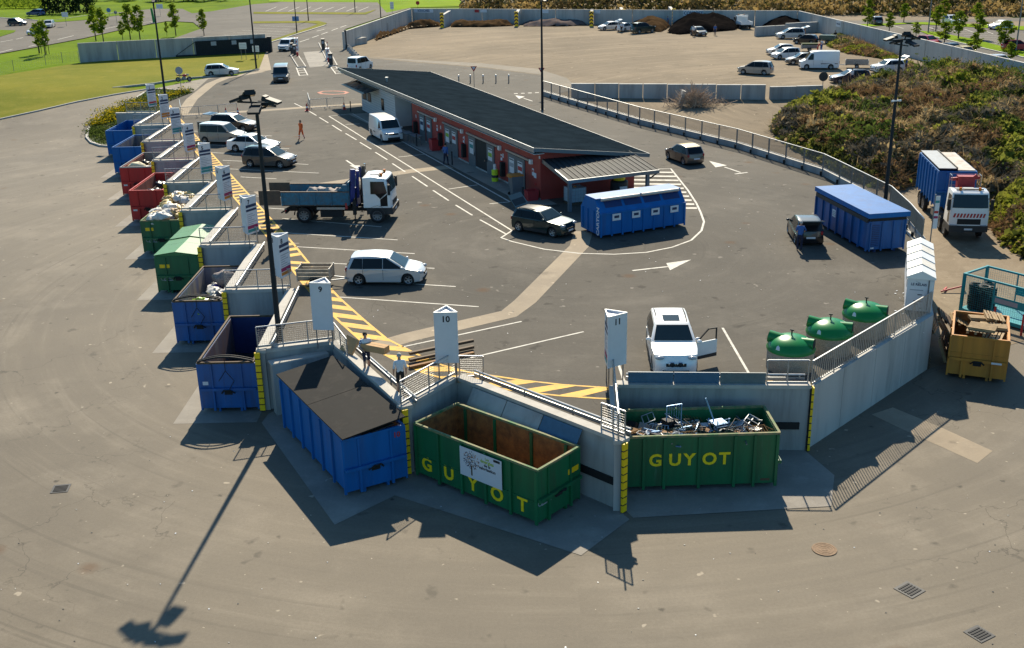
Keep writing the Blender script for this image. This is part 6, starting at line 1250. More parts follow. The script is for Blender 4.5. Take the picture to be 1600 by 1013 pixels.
for args in [
 (('parked_car', 'silver hatchback with raised tailgate beside the chevron pillar', 'car', 'hatch', 4.0, 1.72, 1.47, P_SILVER), dict(tailgate=20), ((964, 47), (945, 48))),
 (('parked_car', 'small white hatchback with open dark boot between two cars at the mulch heaps', 'car', 'hatch', 3.6, 1.65, 1.48, P_WHITE), dict(tailgate=10), ((975, 50), (991, 48))),
 (('parked_car', 'long black off road estate with open tailgate at the brown mulch heap', 'car', 'suv', 4.7, 1.85, 1.8, P_DGREEN), dict(tailgate=5, rails=2, r=.36), ((997, 53), (1021, 51))),
 (('moving_car', 'silver people carrier crossing the dirt yard alone', 'car', 'mpv', 4.4, 1.8, 1.65, P_TAUPE), {}, ((1194, 118), (1161, 116.5))),
 (('parked_car', 'pale people carrier with open side door next to the block wall', 'car', 'mpv', 4.6, 1.85, 1.68, P_SILVER), dict(tailgate=15), ((1250, 61), (1224, 61.5))),
 (('parked_car', 'black small hatchback in front of the green trailer', 'car', 'hatch', 3.8, 1.66, 1.45, P_BLACK), {}, ((1268, 70), (1244, 69))),
 (('parked_car', 'silver hatchback at the front of the row facing the grey trailer', 'car', 'hatch', 4.0, 1.7, 1.46, P_SILVER), {}, ((1236, 86), (1207, 86.5))),
 (('parked_car', 'white hatchback with its door ajar in the green waste row', 'car', 'mpv', 4.1, 1.72, 1.5, P_WHITE), {}, ((1247, 92), (1216, 93.5))),
 (('parked_car', 'dark grey hatchback tucked beside the tall white van', 'car', 'hatch', 4.2, 1.76, 1.46, P_GREY), {}, ((1268, 101), (1241, 101.5))),
 (('parked_van', 'tall white panel van unloading at the green waste heap', 'van', 'van', 5.0, 2.0, 2.25, P_WHITE), dict(sidewin=False), ((1299, 109), (1262, 109))),
 (('parked_car', 'white crossover with raised tailgate in the green waste heap', 'car', 'suv', 4.2, 1.76, 1.56, P_WHITE), dict(tailgate=30), ((1408, 114), (1375, 115.5))),
 (('parked_car', 'near black estate with a small trailer in front of the green heap', 'car', 'estate', 4.7, 1.8, 1.48, P_NAVY), dict(rails=2), ((1352, 130), (1311, 131))),
]:
    a, kw, (rw, fw_) = args; put_side(make_car(*a, lod=1, **kw), rw, fw_, 0, a[5], T=GTR)
put_front(make_car('parked_car', 'small black hatchback facing out before the black compost heap', 'car', 'hatch', 3.9, 1.7, 1.48, P_BLACK, lod=1), (1089, 58), (1109, 57), 0, 3.9, T=GTR)
for args in [
 (('parked_car', 'dark car parked by the red barrier of the far car park', 'car', 'hatch', 4.1, 1.75, 1.5, P_GREY), ((1384, 41), (1367, 36))),
 (('parked_car', 'white pickup like car on the upper edge of the car park', 'car', 'hatch', 4.2, 1.75, 1.6, P_WHITE), ((1471, 37), (1486, 39.5))),
 (('parked_car', 'white hatchback alone by the grass verge of the car park', 'car', 'hatch', 4.1, 1.75, 1.5, P_WHITE), ((1579, 46), (1557, 47))),
 (('parked_car', 'dark red hatchback behind the grey car park post', 'car', 'hatch', 4.1, 1.75, 1.5, P_RED), ((1578, 80), (1606, 79))),
 (('parked_car', 'red car half hidden by the wall top', 'car', 'hatch', 4.1, 1.75, 1.5, P_RED), ((1427, 70), (1460, 74))),
 (('parked_car', 'yellow car half hidden by the wall top', 'car', 'hatch', 4.1, 1.75, 1.5, P_YELLOWC), ((1484, 88), (1514, 93))),
 (('parked_car', 'grey car half hidden by the wall top before the yellow one', 'car', 'hatch', 4.1, 1.75, 1.45, P_DGREY), ((1466, 82), (1492, 87))),
 (('parked_car', 'pale silver car half hidden by the wall top past the yellow one', 'car', 'hatch', 4.1, 1.75, 1.5, P_SILVER), ((1536, 102), (1566, 108))),
 (('parked_car', 'white car cut by the edge of the view in the car park', 'car', 'hatch', 4.1, 1.75, 1.5, P_WHITE), ((1599, 54), (1622, 57))),
 (('moving_car', 'black hatchback driving on the public road', 'car', 'hatch', 4.1, 1.75, 1.55, P_NAVY), ((11, 40.5), (36, 40.5))),
 (('moving_car', 'white car waiting at the junction behind a staked tree', 'car', 'hatch', 4.2, 1.75, 1.5, P_WHITE), ((74, 52), (51, 56))),
 (('moving_car', 'dark blue car on the road before the conifer row', 'car', 'estate', 4.6, 1.8, 1.5, P_BLUEC), ((63, 25), (43, 25))),
 (('parked_car', 'pale car behind the white one at the junction', 'car', 'hatch', 4.2, 1.75, 1.5, P_SILVER), ((78, 41), (63, 46))),
]:
    a, (rw, fw_) = args; put_side(make_car(*a, lod=2), rw, fw_, Z, a[5])
# ---------------------------------------------------------------- trailers
def trailer(label, rear, front, T, L, W, H, m, load=None, wheel_r=.26):
    t = thing('car_trailer', label, 'trailer'); z0 = .42
    q = MB(); th = .03; q.box(-L / 2, L / 2, -W / 2, W / 2, z0, z0 + .04); q.build('floor', M_WOODD, t)
    for i, (x0, x1, y0, y1) in enumerate(((-L / 2, L / 2, -W / 2, -W / 2 + th), (-L / 2, L / 2, W / 2 - th, W / 2), (-L / 2, -L / 2 + th, -W / 2 + th, W / 2 - th), (L / 2 - th, L / 2, -W / 2 + th, W / 2 - th))):
        hh = (H) / 3
        for j in range(3): q = MB(); q.box(x0, x1, y0, y1, z0 + .045 + j * hh, z0 + .045 + j * hh + hh - .02); q.build('side_panel', m, t)
    for x in (-L / 2, L / 2):
        for y in (-W / 2, W / 2): q = MB(); q.box(x - .03, x + .03, y - .03, y + .03, z0 - .05, z0 + H + .06); q.build('corner_post', M_GALV, t)
    q = MB(); q.bar((L / 2 - .2, -W / 2 + .1, z0 - .04), (L / 2 + 1.0, 0, z0 - .02), .06); q.bar((L / 2 - .2, W / 2 - .1, z0 - .04), (L / 2 + 1.0, 0, z0 - .02), .06); q.bar((L / 2 + 1.0, 0, z0 - .02), (L / 2 + 1.35, 0, z0), .07); q.tube((L / 2 + .9, .0, .1), (L / 2 + .9, 0, z0 + .35), .025, 6); q.build('drawbar', M_GALV, t)
    wheels(t, [(0, s * (W / 2 + .1), s) for s in (-1, 1)], wheel_r, .15)
    for s in (-1, 1): q = MB(); pts = [Vector((.36 * math.cos(a_), s * (W / 2 + .1), wheel_r + .36 * math.sin(a_))) for a_ in [math.pi * i / 8 for i in range(9)]]; q.add([(p.x, p.y - .1, p.z) for p in pts] + [(p.x, p.y + .1, p.z) for p in pts], [(i, i + 1, 10 + i, 9 + i) for i in range(8)]); q.build('mudguard', M_DARK, t)
    for s in (-1, 1): q = MB(); q.box(-L / 2 - .04, -L / 2 - .01, s * (W / 2 - .2) - .08, s * (W / 2 - .2) + .08, z0 - .06, z0 + .03); q.build('tail_light', M_LAMPR, t)
    if load: q = MB(); q.box(-L / 2 + th, L / 2 - th, -W / 2 + th, W / 2 - th, z0 + H * .5, z0 + H + load[1]); q.build('cover', load[0], t)
    a = GT(*rear, T).xy if T else G(*rear).xy; b = GT(*front, T).xy if T else G(*front).xy; d = (b - a).normalized(); n = Vector((-d.y, d.x)); n = n if n.y > 0 else -n
    c = (a + b) / 2 + n * W / 2; t.location = (c.x, c.y, (T(c.x, c.y) if T else HP) + .012); t.rotation_euler = (0, 0, math.atan2(d.y, d.x)); return t
trailer('small galvanised box trailer hitched behind the silver people carrier', (470, 451), (512, 451), None, 1.75, 1.1, .62, mat('worn_aluminium', (.40, .36, .30), .4, .5, var=.35, scale=4))
trailer('dark green trailer with a tilted lid behind the black hatchback', (1302, 69), (1281, 68.5), GTR, 2.4, 1.4, .7, paint('trailer_green', (.03, .09, .08)), (paint('trailer_green', (0, 0, 0)), .12))
trailer('grey trailer heaped with greenery behind the silver hatchback', (1275, 81), (1255, 81), GTR, 2.3, 1.3, .5, M_STEEL, (M_SOIL, .2))
trailer('grey steel trailer behind the tall white van', (1355, 107.5), (1322, 107), GTR, 2.8, 1.4, .55, M_STEEL)
trailer('low grey trailer behind the near black estate', (1410, 130), (1380, 129), GTR, 2.4, 1.3, .4, M_STEEL)
# ---------------------------------------------------------------- lorries
def cab(t, L, W, z0, H, x0, m=P_WHITE, stripes=False):
    """forward-control cab from x0 to x0+L"""
    def mp(x, s, z, o=0):
        f = (x - x0) / L; return (x - .10 * abs(s) ** 4 * max(0, f) ** 3, s * (W / 2 * (1 - .10 * max(0, (z - z0 - H * .5) / (H * .5)) * .8) + o), z)
    ol = [(x0, z0), (x0, z0 + H * .97), (x0 + L * .3, z0 + H), (x0 + L * .78, z0 + H * .97), (x0 + L * .86, z0 + H * .93), (x0 + L * .985, z0 + H * .5), (x0 + L, z0 + H * .3), (x0 + L, z0)]
    q = MB(); extr(q, ol, mp); q.build('cab_body', m, t, smooth=34)
    for s in (-1, 1):
        q = MB(); q.add([mp(x, s, z, .008) for x, z in ((x0 + L * .28, z0 + H * .86), (x0 + L * .78, z0 + H * .86), (x0 + L * .90, z0 + H * .5), (x0 + L * .62, z0 + H * .3), (x0 + L * .44, z0 + H * .46), (x0 + L * .28, z0 + H * .46))], [list(range(6))]); q.build('window', M_GLASS, t)
        q = MB(); q.add([mp(x, s, z, .008) for x, z in ((x0 + L * .62, z0 + H * .28), (x0 + L * .9, z0 + H * .46), (x0 + L * .9, z0 + .12), (x0 + L * .62, z0 + .12))], [(0, 1, 2, 3)]); q.build('lower_window', M_GLASS, t)
        q = MB(); q.box(x0 + L * .9, x0 + L * .98, s * (W / 2 + .12) - .1, s * (W / 2 + .12) + .1, z0 + H * .45, z0 + H * .78); q.bar((x0 + L * .9, s * W / 2 * .9, z0 + H * .8), (x0 + L * .94, s * (W / 2 + .12), z0 + H * .76), .04); q.build('mirror', M_BLACK, t)
        q = MB(); q.cbox((x0 + L - .03, s * (W / 2 - .3), z0 - .05), (.12, .42, .2)); q.build('headlight', M_LAMPW, t)
        q = MB(); q.tube((x0 + L * .62, s * W * .25, z0 + H * .97), (x0 + L * .62, s * W * .25, z0 + H + .16), .09, 10); q.build('beacon', M_LAMPO, t)
    q = MB(); N_ = 6
    for i in range(N_ + 1):
        sl = -.92 + 1.84 * i / N_
        for x, z in ((x0 + L * .985, z0 + H * .52), (x0 + L * .868, z0 + H * .9)): v = mp(x, sl, z); q.v.append((v[0] + .025, v[1], v[2] + .01))
    for i in range(N_): q.f.append((2 * i, 2 * i + 1, 2 * i + 3, 2 * i + 2)); q.m.append(0)
    q.build('windscreen', M_GLASSB, t)
    q = MB(); q.box(x0 + L * .55, x0 + L * .62, -W / 2 * .7, W / 2 * .7, z0 + H + .0, z0 + H + .07); q.build('light_bar', M_DARK, t)
    q = MB(); q.box(x0 + .2, x0 + L + .06, -W / 2, W / 2, z0 - .42, z0 - .003); q.build('bumper', M_DARK, t)
    q = MB(); q.box(x0 + L - .02, x0 + L + .015, -W * .3, W * .3, z0 + .08, z0 + H * .2); q.build('grille', M_BLACK, t)
    q = MB(); q.box(x0 + L + .061, x0 + L + .07, -.26, .26, z0 - .3, z0 - .18); q.build('number_plate', M_SIGNW, t)
    q = MB(); q.box(x0 + L * .2, x0 + L * .5, -.35, .35, z0 + H + .002, z0 + H + .03); q.build('roof_hatch', M_PRGREY, t)
    if stripes:
        for i in range(10):
            y = -W * .42 + W * .84 * i / 10; q = MB(); v0 = mp(x0 + L, y / (W / 2), z0 + H * .3); v1 = mp(x0 + L, (y + W * .05) / (W / 2), z0 + H * .3)
            q.add([(v0[0] + .012, v0[1], z0 + H * .24), (v1[0] + .012, v1[1], z0 + H * .24), (v1[0] + .004, v1[1] + .08, z0 + H * .36), (v0[0] + .004, v0[1] + .08, z0 + H * .36)], [(0, 1, 2, 3)]); q.build('warning_stripe', M_PRRED, t)
def chassis(t, x0, x1, z, W=.9):
    for s in (-1, 1): q = MB(); q.box(x0, x1, s * W / 2 - .06, s * W / 2 + .06, z - .14, z + .12); q.build('chassis_rail', M_BLACK, t)
    q = MB()
    for i in range(6): x = x0 + (x1 - x0) * (i + .5) / 6; q.box(x - .06, x + .06, -W / 2 + .062, W / 2 - .062, z - .1, z + .08)
    q.build('cross_member', M_BLACK, t)
# tipper with crane
M_TIP = mat('worn_turquoise_blue', (.012, .16, .27), .55, c2=(.03, .10, .15), scale=5, dirt=.75, dscale=3, dcol=(.10, .075, .055)); M_TIPD = mat('muddy_steel', (.06, .05, .042), .8, c2=(.10, .075, .055), scale=4)
t = thing('tipper_truck', 'white and turquoise tipper lorry with a folded blue crane', 'truck')
r_ = .5; Lw = 2.45
wheels(t, [(2.85, s * 1.08, s) for s in (1, -1)] + [(-2.0, s * 1.02, s) for s in (1, -1)] + [(-2.0, s * .72, s) for s in (1, -1)], r_, .28, True, True)
chassis(t, -3.2, 3.6, .78)
cab(t, 1.85, 2.4, 1.0, 2.0, 1.98)
for s in (-1, 1):
    for xc in (2.85, -2.0):
        q = MB(); pts = [Vector((xc + .64 * math.cos(a_), s * 1.06, r_ + .64 * math.sin(a_))) for a_ in [math.pi * i / 10 for i in range(11)]]; q.add([(p.x, p.y - .17, p.z) for p in pts] + [(p.x, p.y + .17, p.z) for p in pts] + [(p.x * 1.0, p.y - .17, p.z + .03) for p in pts] + [(p.x, p.y + .17, p.z + .03) for p in pts], [(i, i + 1, 12 + i, 11 + i) for i in range(10)] + [(22 + i, 23 + i, 34 + i, 33 + i) for i in range(10)]); q.build('mudguard', M_DARK, t)
q = MB(); q.box(-.9, .55, -1.15, -.55, .38, .85); q.build('tool_box', M_BLACK, t); q = MB(); q.box(-.5, .45, .6, 1.15, .38, .85); q.build('fuel_tank', M_STEEL, t)
q = MB(); q.box(-1.1, .75, -1.2, -1.14, .9, 1.05); q.box(-1.1, .75, 1.14, 1.2, .9, 1.05); q.build('side_guard', M_GALV, t)
# open body
bx0, bx1, bw, bz, bh = -3.4, 1.0, 1.2, 1.14, .9
q = MB(); q.box(bx0, bx1, -bw, bw, bz, bz + .08); q.build('body_floor', M_TIPD, t)
for s in (-1, 1):
    q = MB(); q.box(bx0, bx1 + .1, s * bw - .03, s * bw + .03, bz + .081, bz + bh); q.build('side_board', M_TIP, t)
    for i in range(5): x = bx0 + .08 + (bx1 - bx0 - .1) * i / 4; q = MB(); q.box(x - .05, x + .05, min(s * bw + s * .031, s * bw + s * .08), max(s * bw + s * .031, s * bw + s * .08), bz + .05, bz + bh); q.build('side_rib', M_TIP, t)
    q = MB(); q.box(bx0 - .02, bx1 + .1, s * bw - .05, s * bw + .05, bz + bh + .002, bz + bh + .06); q.build('top_rail', mat('rusty_top', (.16, .09, .055), .7, var=.4, scale=5) if s < 0 else MATS['rusty_top'], t)
    q = MB(); q.box(bx0 - 1.45, bx0 - .03, s * (bw + .02) - .025, s * (bw + .02) + .025, bz + .05, bz + 1.02); q.build('tail_wing', M_TIPD, t)
    q = MB(); q.box(bx0 - .03, bx0 + 1.45, s * bw - .02, s * bw + .02, bz + .09, bz + bh - .04) if s > 0 else q.box(bx1 - .3, bx1 + .02, s * bw - .05, s * bw + .05, bz + bh + .07, bz + bh + .5); q.build('board_stiffener', M_TIP, t)
q = MB(); q.box(bx1 + .02, bx1 + .1, -bw + .035, bw - .035, bz + .081, bz + 1.55); q.build('headboard', M_TIP, t)
q = MB(); q.box(bx1 - .01, bx1 + .018, -bw + .035, bw - .035, bz + .085, bz + 1.5); q.build('headboard_liner', M_TIPD, t)
for s in (-1, 1): q = MB(); q.add([(bx1 - .75, s * (bw - .06), bz + bh + .06), (bx1, s * (bw - .06), bz + bh + .06), (bx1, s * (bw - .06), bz + 1.5), (bx1 - .75, s * (bw - .1), bz + bh + .06), (bx1, s * (bw - .1), bz + bh + .06), (bx1, s * (bw - .1), bz + 1.5)], [(0, 1, 2), (3, 5, 4), (0, 2, 5, 3), (1, 4, 5, 2)]); q.build('gusset', M_TIP, t)
q = MB(); q.box(bx1 - .2, bx1 - .05, -bw - .06, -bw - .035, .95, 1.35); q.build('hazard_marker', M_PRRED, t)
M_CRANE = mat('crane_blue', (.012, .03, .22), .4, var=.3, dirt=.4, dcol=(.02, .02, .03))
q = MB(); q.box(.86, 1.1, -.5, .5, .95, 1.5); q.tube((.98, 0, 1.5), (.98, 0, 2.1), .16, 10); q.build('crane_base', M_CRANE, t, loc=(.35, 0, 0))
for (p0, p1, w_, m_) in (((.8, -.85, 1.3), (.98, -.75, 3.45), .2, M_CRANE), ((1.24, -.6, 3.35), (1.1, -.3, 1.5), .13, M_CRANE), ((1.32, .2, 1.5), (1.44, .5, 3.4), .14, M_TIPD), ((1.1, .75, 3.3), (1.4, .55, 1.6), .1, M_CRANE), ((1.1, .3, 3.3), (1.12, .3, 2.7), .09, M_GALV)):
    q = MB(); q.bar(p0, p1, w_ * 1.35, w_ * 1.5); q.build('crane_boom', m_, t, loc=(.35, 0, 0))
q = MB()
for i in range(7): y = -.9 + .3 * i; q.path([(1.0 + .05 * (i % 2), y, 1.2), (1.08, y + .1, 1.9 + .1 * (i % 3)), (1.02, y + .25, 1.4)], .025, 5)
q.build('hydraulic_hose', M_BLACK, t, kind='stuff', loc=(.35, 0, 0))
for s in (-1, 1): q = MB(); q.cbox((1.02, s * 1.1, 1.0), (.2, .25, .9)); q.tube((1.02, s * 1.1, .55), (1.02, s * 1.1, 1.6), .07, 8); q.cbox((1.02, s * 1.1, .2), (.26, .26, .05)); q.tube((1.02, s * 1.1, .2), (1.02, s * 1.1, .56), .04, 8); q.build('stabiliser', M_BLACK, t, loc=(.35, 0, 0))
q = MB(); q.tube((1.12, .8, 1.6), (1.12, .8, 3.4), .07, 8); q.build('exhaust_stack', M_CHROME, t, loc=(.68, 0, .1))
q = MB(); q.bar((-3.25, -.9, .62), (-3.25, .9, .62), .12); q.bar((-3.2, -.45, .75), (-3.7, -.4, .5), .09); q.bar((-3.2, .45, .75), (-3.7, .4, .5), .09); q.build('rear_bar', M_BLACK, t)
for s in (-1, 1): q = MB(); q.box(-3.3, -3.25, s * .75 - .16, s * .75 + .16, .68, .8); q.build('tail_light', M_LAMPR, t)
put_side(t, (475, 349), (591, 349), Z, 2.45); t.location = t.location + Vector((-.42 * math.cos(t.rotation_euler.z), 0, 0))
tk = t
bpy.context.view_layer.update()
for i in range(5):
    p = tk.matrix_world @ Vector((-1.5 + .55 * i, -.2 + .25 * (i % 2), 1.75)); q = MB(); q.blob((0, 0, 0), (.5, .45, .34), 70 + i, .5, n=12, m=9); q.build('rubble_sack', mat('dusty_sack', (.42, .36, .32), .85, var=.3, scale=5) if not i else MATS['dusty_sack'], None, smooth=50, loc=p, label='dusty grey sack lying in the tipper body', cat='sack', group='sacks in the tipper')
# hook lift lorry
t = thing('hook_truck', 'white cab hook lift lorry with red and white warning stripes', 'truck')
wheels(t, [(x, s * 1.08, s) for x in (3.2, 1.6, -3.9, -5.3) for s in (1, -1)], .5, .3, True, True)
chassis(t, -6.2, 4.0, .85); cab(t, 1.75, 2.5, 1.1, 2.3, 2.9, stripes=True)
for s in (-1, 1):
    q = MB(); q.box(-1.2, .6, min(s * 1.2, s * .65), max(s * 1.2, s * .65), .45, .95); q.build('tank', M_STEEL, t)
    for xc in (-3.9, -5.3): q = MB(); pts = [Vector((xc + .62 * math.cos(a_), s * 1.06, .5 + .62 * math.sin(a_))) for a_ in [math.pi * i / 8 for i in range(9)]]; q.add([(p.x, p.y - .17, p.z) for p in pts] + [(p.x, p.y + .17, p.z) for p in pts], [(i, i + 1, 10 + i, 9 + i) for i in range(8)]); q.build('mudguard', M_DARK, t)
q = MB(); q.box(2.0, 2.6, -.5, .6, 1.1, 4.0); q.build('crane_base', mat('crane_red', (.40, .02, .025), .45, var=.2), t)
for (p0, p1) in (((2.4, -.8, 2.6), (2.5, .7, 4.1)), ((2.3, .95, 3.9), (2.3, -.9, 3.75)), ((2.6, -1.0, 1.2), (2.2, -.6, 2.6))): q = MB(); q.bar(p0, p1, .2); q.build('crane_boom', MATS['crane_red'], t)
q = MB()
for y in (-.95, .95): q.path([(2.1, y, 2.6), (2.1, y, 4.1), (2.75, y, 4.1), (2.75, y, 2.6)], .025, 5)
for z_ in (3.3, 3.7, 4.1): q.tube((2.1, -.95, z_), (2.1, .95, z_), .02, 5)
q.build('ladder_frame', M_GALV, t)
q = MB(); q.bar((-6.0, 0, 1.1), (2.0, 0, 1.1), .3, .2); q.bar((2.0, 0, 1.1), (2.0, 0, 2.4), .25); q.build('hook_arm', M_BLACK, t)
a = G(1482, 377, .0).xy; b = G(1538, 381, .0).xy; e = (b - a).normalized(); hd = Vector((.157, .988)).normalized()
a = (a + b) / 2; c = a + hd * 4.7; t.location = (c.x, c.y, .05); t.rotation_euler = (0, 0, math.atan2(-hd.y, -hd.x)); hook = t
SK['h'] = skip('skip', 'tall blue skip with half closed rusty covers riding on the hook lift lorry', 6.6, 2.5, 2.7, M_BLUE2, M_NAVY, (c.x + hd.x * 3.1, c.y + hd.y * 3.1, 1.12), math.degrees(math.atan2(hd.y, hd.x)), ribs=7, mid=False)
for (y0, y1, z_, m_) in ((-1.2, .0, 2.75, mat('pale_rusty_cover', (.50, .47, .42), .6, c2=(.28, .22, .17), scale=1.5, dirt=.4, dcol=(.25, .10, .05))), (.08, 1.25, 2.87, mat('grey_cover', (.30, .32, .34), .5, var=.2, dirt=.3, dcol=(.15, .13, .12)))):
    q = MB(); q.box(-3.2, 3.2, y0, y1, z_ + .045, z_ + .1); q.build('cover_panel', m_, SK['h'])
q = MB(); q.box(-3.25, 3.25, .0, .075, 2.795, 3.04); q.build('cover_edge', M_BLACK, SK['h'])
# white flatbed at the compost
t = thing('flatbed_truck', 'small white flatbed lorry by the compost heap', 'truck')
wheels(t, [(x, s * .85, s) for x in (1.7, -1.4) for s in (1, -1)], .36, .22, True, True); chassis(t, -2.6, 2.5, .6, .7); cab(t, 1.5, 1.95, .55, 1.6, 1.1)
q = MB(); q.box(-2.7, .95, -1.0, 1.0, .8, .9); q.build('bed_floor', M_WHITE, t)
for s in (-1, 1): q = MB(); q.box(-2.7, .95, s * 1.0 - .02, s * 1.0 + .02, .9, 1.3); q.build('side_board', M_WHITE, t)
q = MB(); q.box(-2.72, -2.68, -1, 1, .9, 1.3); q.build('tail_board', M_WHITE, t)
for i in range(6): q = MB(); q.box(.9, .98, -1.0, 1.0, 1.0 + i * .22, 1.1 + i * .22); q.build('headboard_slat', M_WHITE, t)
put_front(t, (1155, 46.5), (1177, 46), 0, 4.6, toward=False, T=GTR)
# motorbike
t = thing('motorbike', 'red motorbike parked at the tip of the lawn by the round sign', 'motorbike')
for x in (-.7, .7): q = MB(); q.lathe([(.18, -.05), (.28, -.06), (.31, -.03), (.31, .03), (.28, .06), (.18, .05), (.18, -.05)], 18); q.lathe([(.0, -.01), (.2, -.01), (.2, .01), (0, .01)], 10, mi=1); o = q.build('wheel', [M_BLACK, M_STEEL], t, loc=(x, 0, .31)); o.rotation_euler = (R(90), 0, 0)
q = MB(); q.blob((.15, 0, .78), (.33, .16, .16), 3, .1); q.build('fuel_tank', P_RED, t, smooth=60); q = MB(); q.blob((-.38, 0, .80), (.36, .14, .07), 4, .1); q.build('seat', M_BLACK, t, smooth=60); q = MB(); q.blob((-.72, 0, .86), (.16, .1, .08), 4, .1); q.build('tail_fairing', P_RED, t, smooth=60)
q = MB(); q.cbox((.05, 0, .45), (.45, .3, .35)); q.build('engine', M_STEEL, t); q = MB()
for s in (-.09, .09): q.tube((.7, s, .31), (.45, s, .95), .03, 6); q.tube((-.7, s, .31), (-.1, s, .45), .03, 6)
q.tube((.4, -.36, 1.0), (.4, .36, 1.0), .02, 6); q.tube((.38, 0, .95), (-.1, 0, .5), .04, 6); q.build('fork', M_GALV, t); q = MB(); q.blob((.6, 0, .85), (.1, .1, .1), 1, 0); q.build('headlight', M_LAMPW, t, smooth=60); q = MB(); q.tube((-.1, -.2, .35), (-.75, -.22, .45), .05, 8); q.build('exhaust', M_CHROME, t)
q = MB(); q.bar((0, .1, .35), (-.05, .3, 0), .03); q.build('kickstand', M_BLACK, t)
a = G(277, 128.5).xy; b = G(298, 127.5).xy; d = (b - a).normalized(); c = (a + b) / 2; t.location = (c.x, c.y, HP + .012); t.rotation_euler = (R(-6), 0, math.atan2(d.y, d.x))
# bicycle in the car park
t = thing('bicycle', 'bicycle leaning on the verge by the grey car park post', 'bicycle')
for x in (-.52, .52):
    q = MB(); pts = [Vector((x + .33 * math.cos(a_), 0, .34 + .33 * math.sin(a_))) for a_ in [6.283 * i / 16 for i in range(17)]]; q.path(pts, .02, 4)
    for i in range(0, 16, 2): q.tube((x, 0, .34), pts[i], .004, 3)
    q.build('wheel', M_BLACK, t)
q = MB(); q.path([(-.52, 0, .34), (-.1, 0, .34), (.4, 0, .85), (-.2, 0, .85), (-.52, 0, .34)], .02, 5); q.path([(-.1, 0, .34), (-.22, 0, .95)], .02, 5); q.path([(.52, 0, .34), (.38, 0, 1.0)], .02, 5); q.build('frame', M_NAVY, t)
q = MB(); q.tube((.36, -.26, 1.0), (.36, .26, 1.0), .015, 5); q.build('handlebar', M_BLACK, t); q = MB(); q.blob((-.24, 0, .98), (.14, .07, .04), 1, 0); q.build('saddle', M_BLACK, t)
p = G(1460, 53.5); t.location = (p.x, p.y, HP + .1); t.rotation_euler = (0, 0, R(5))
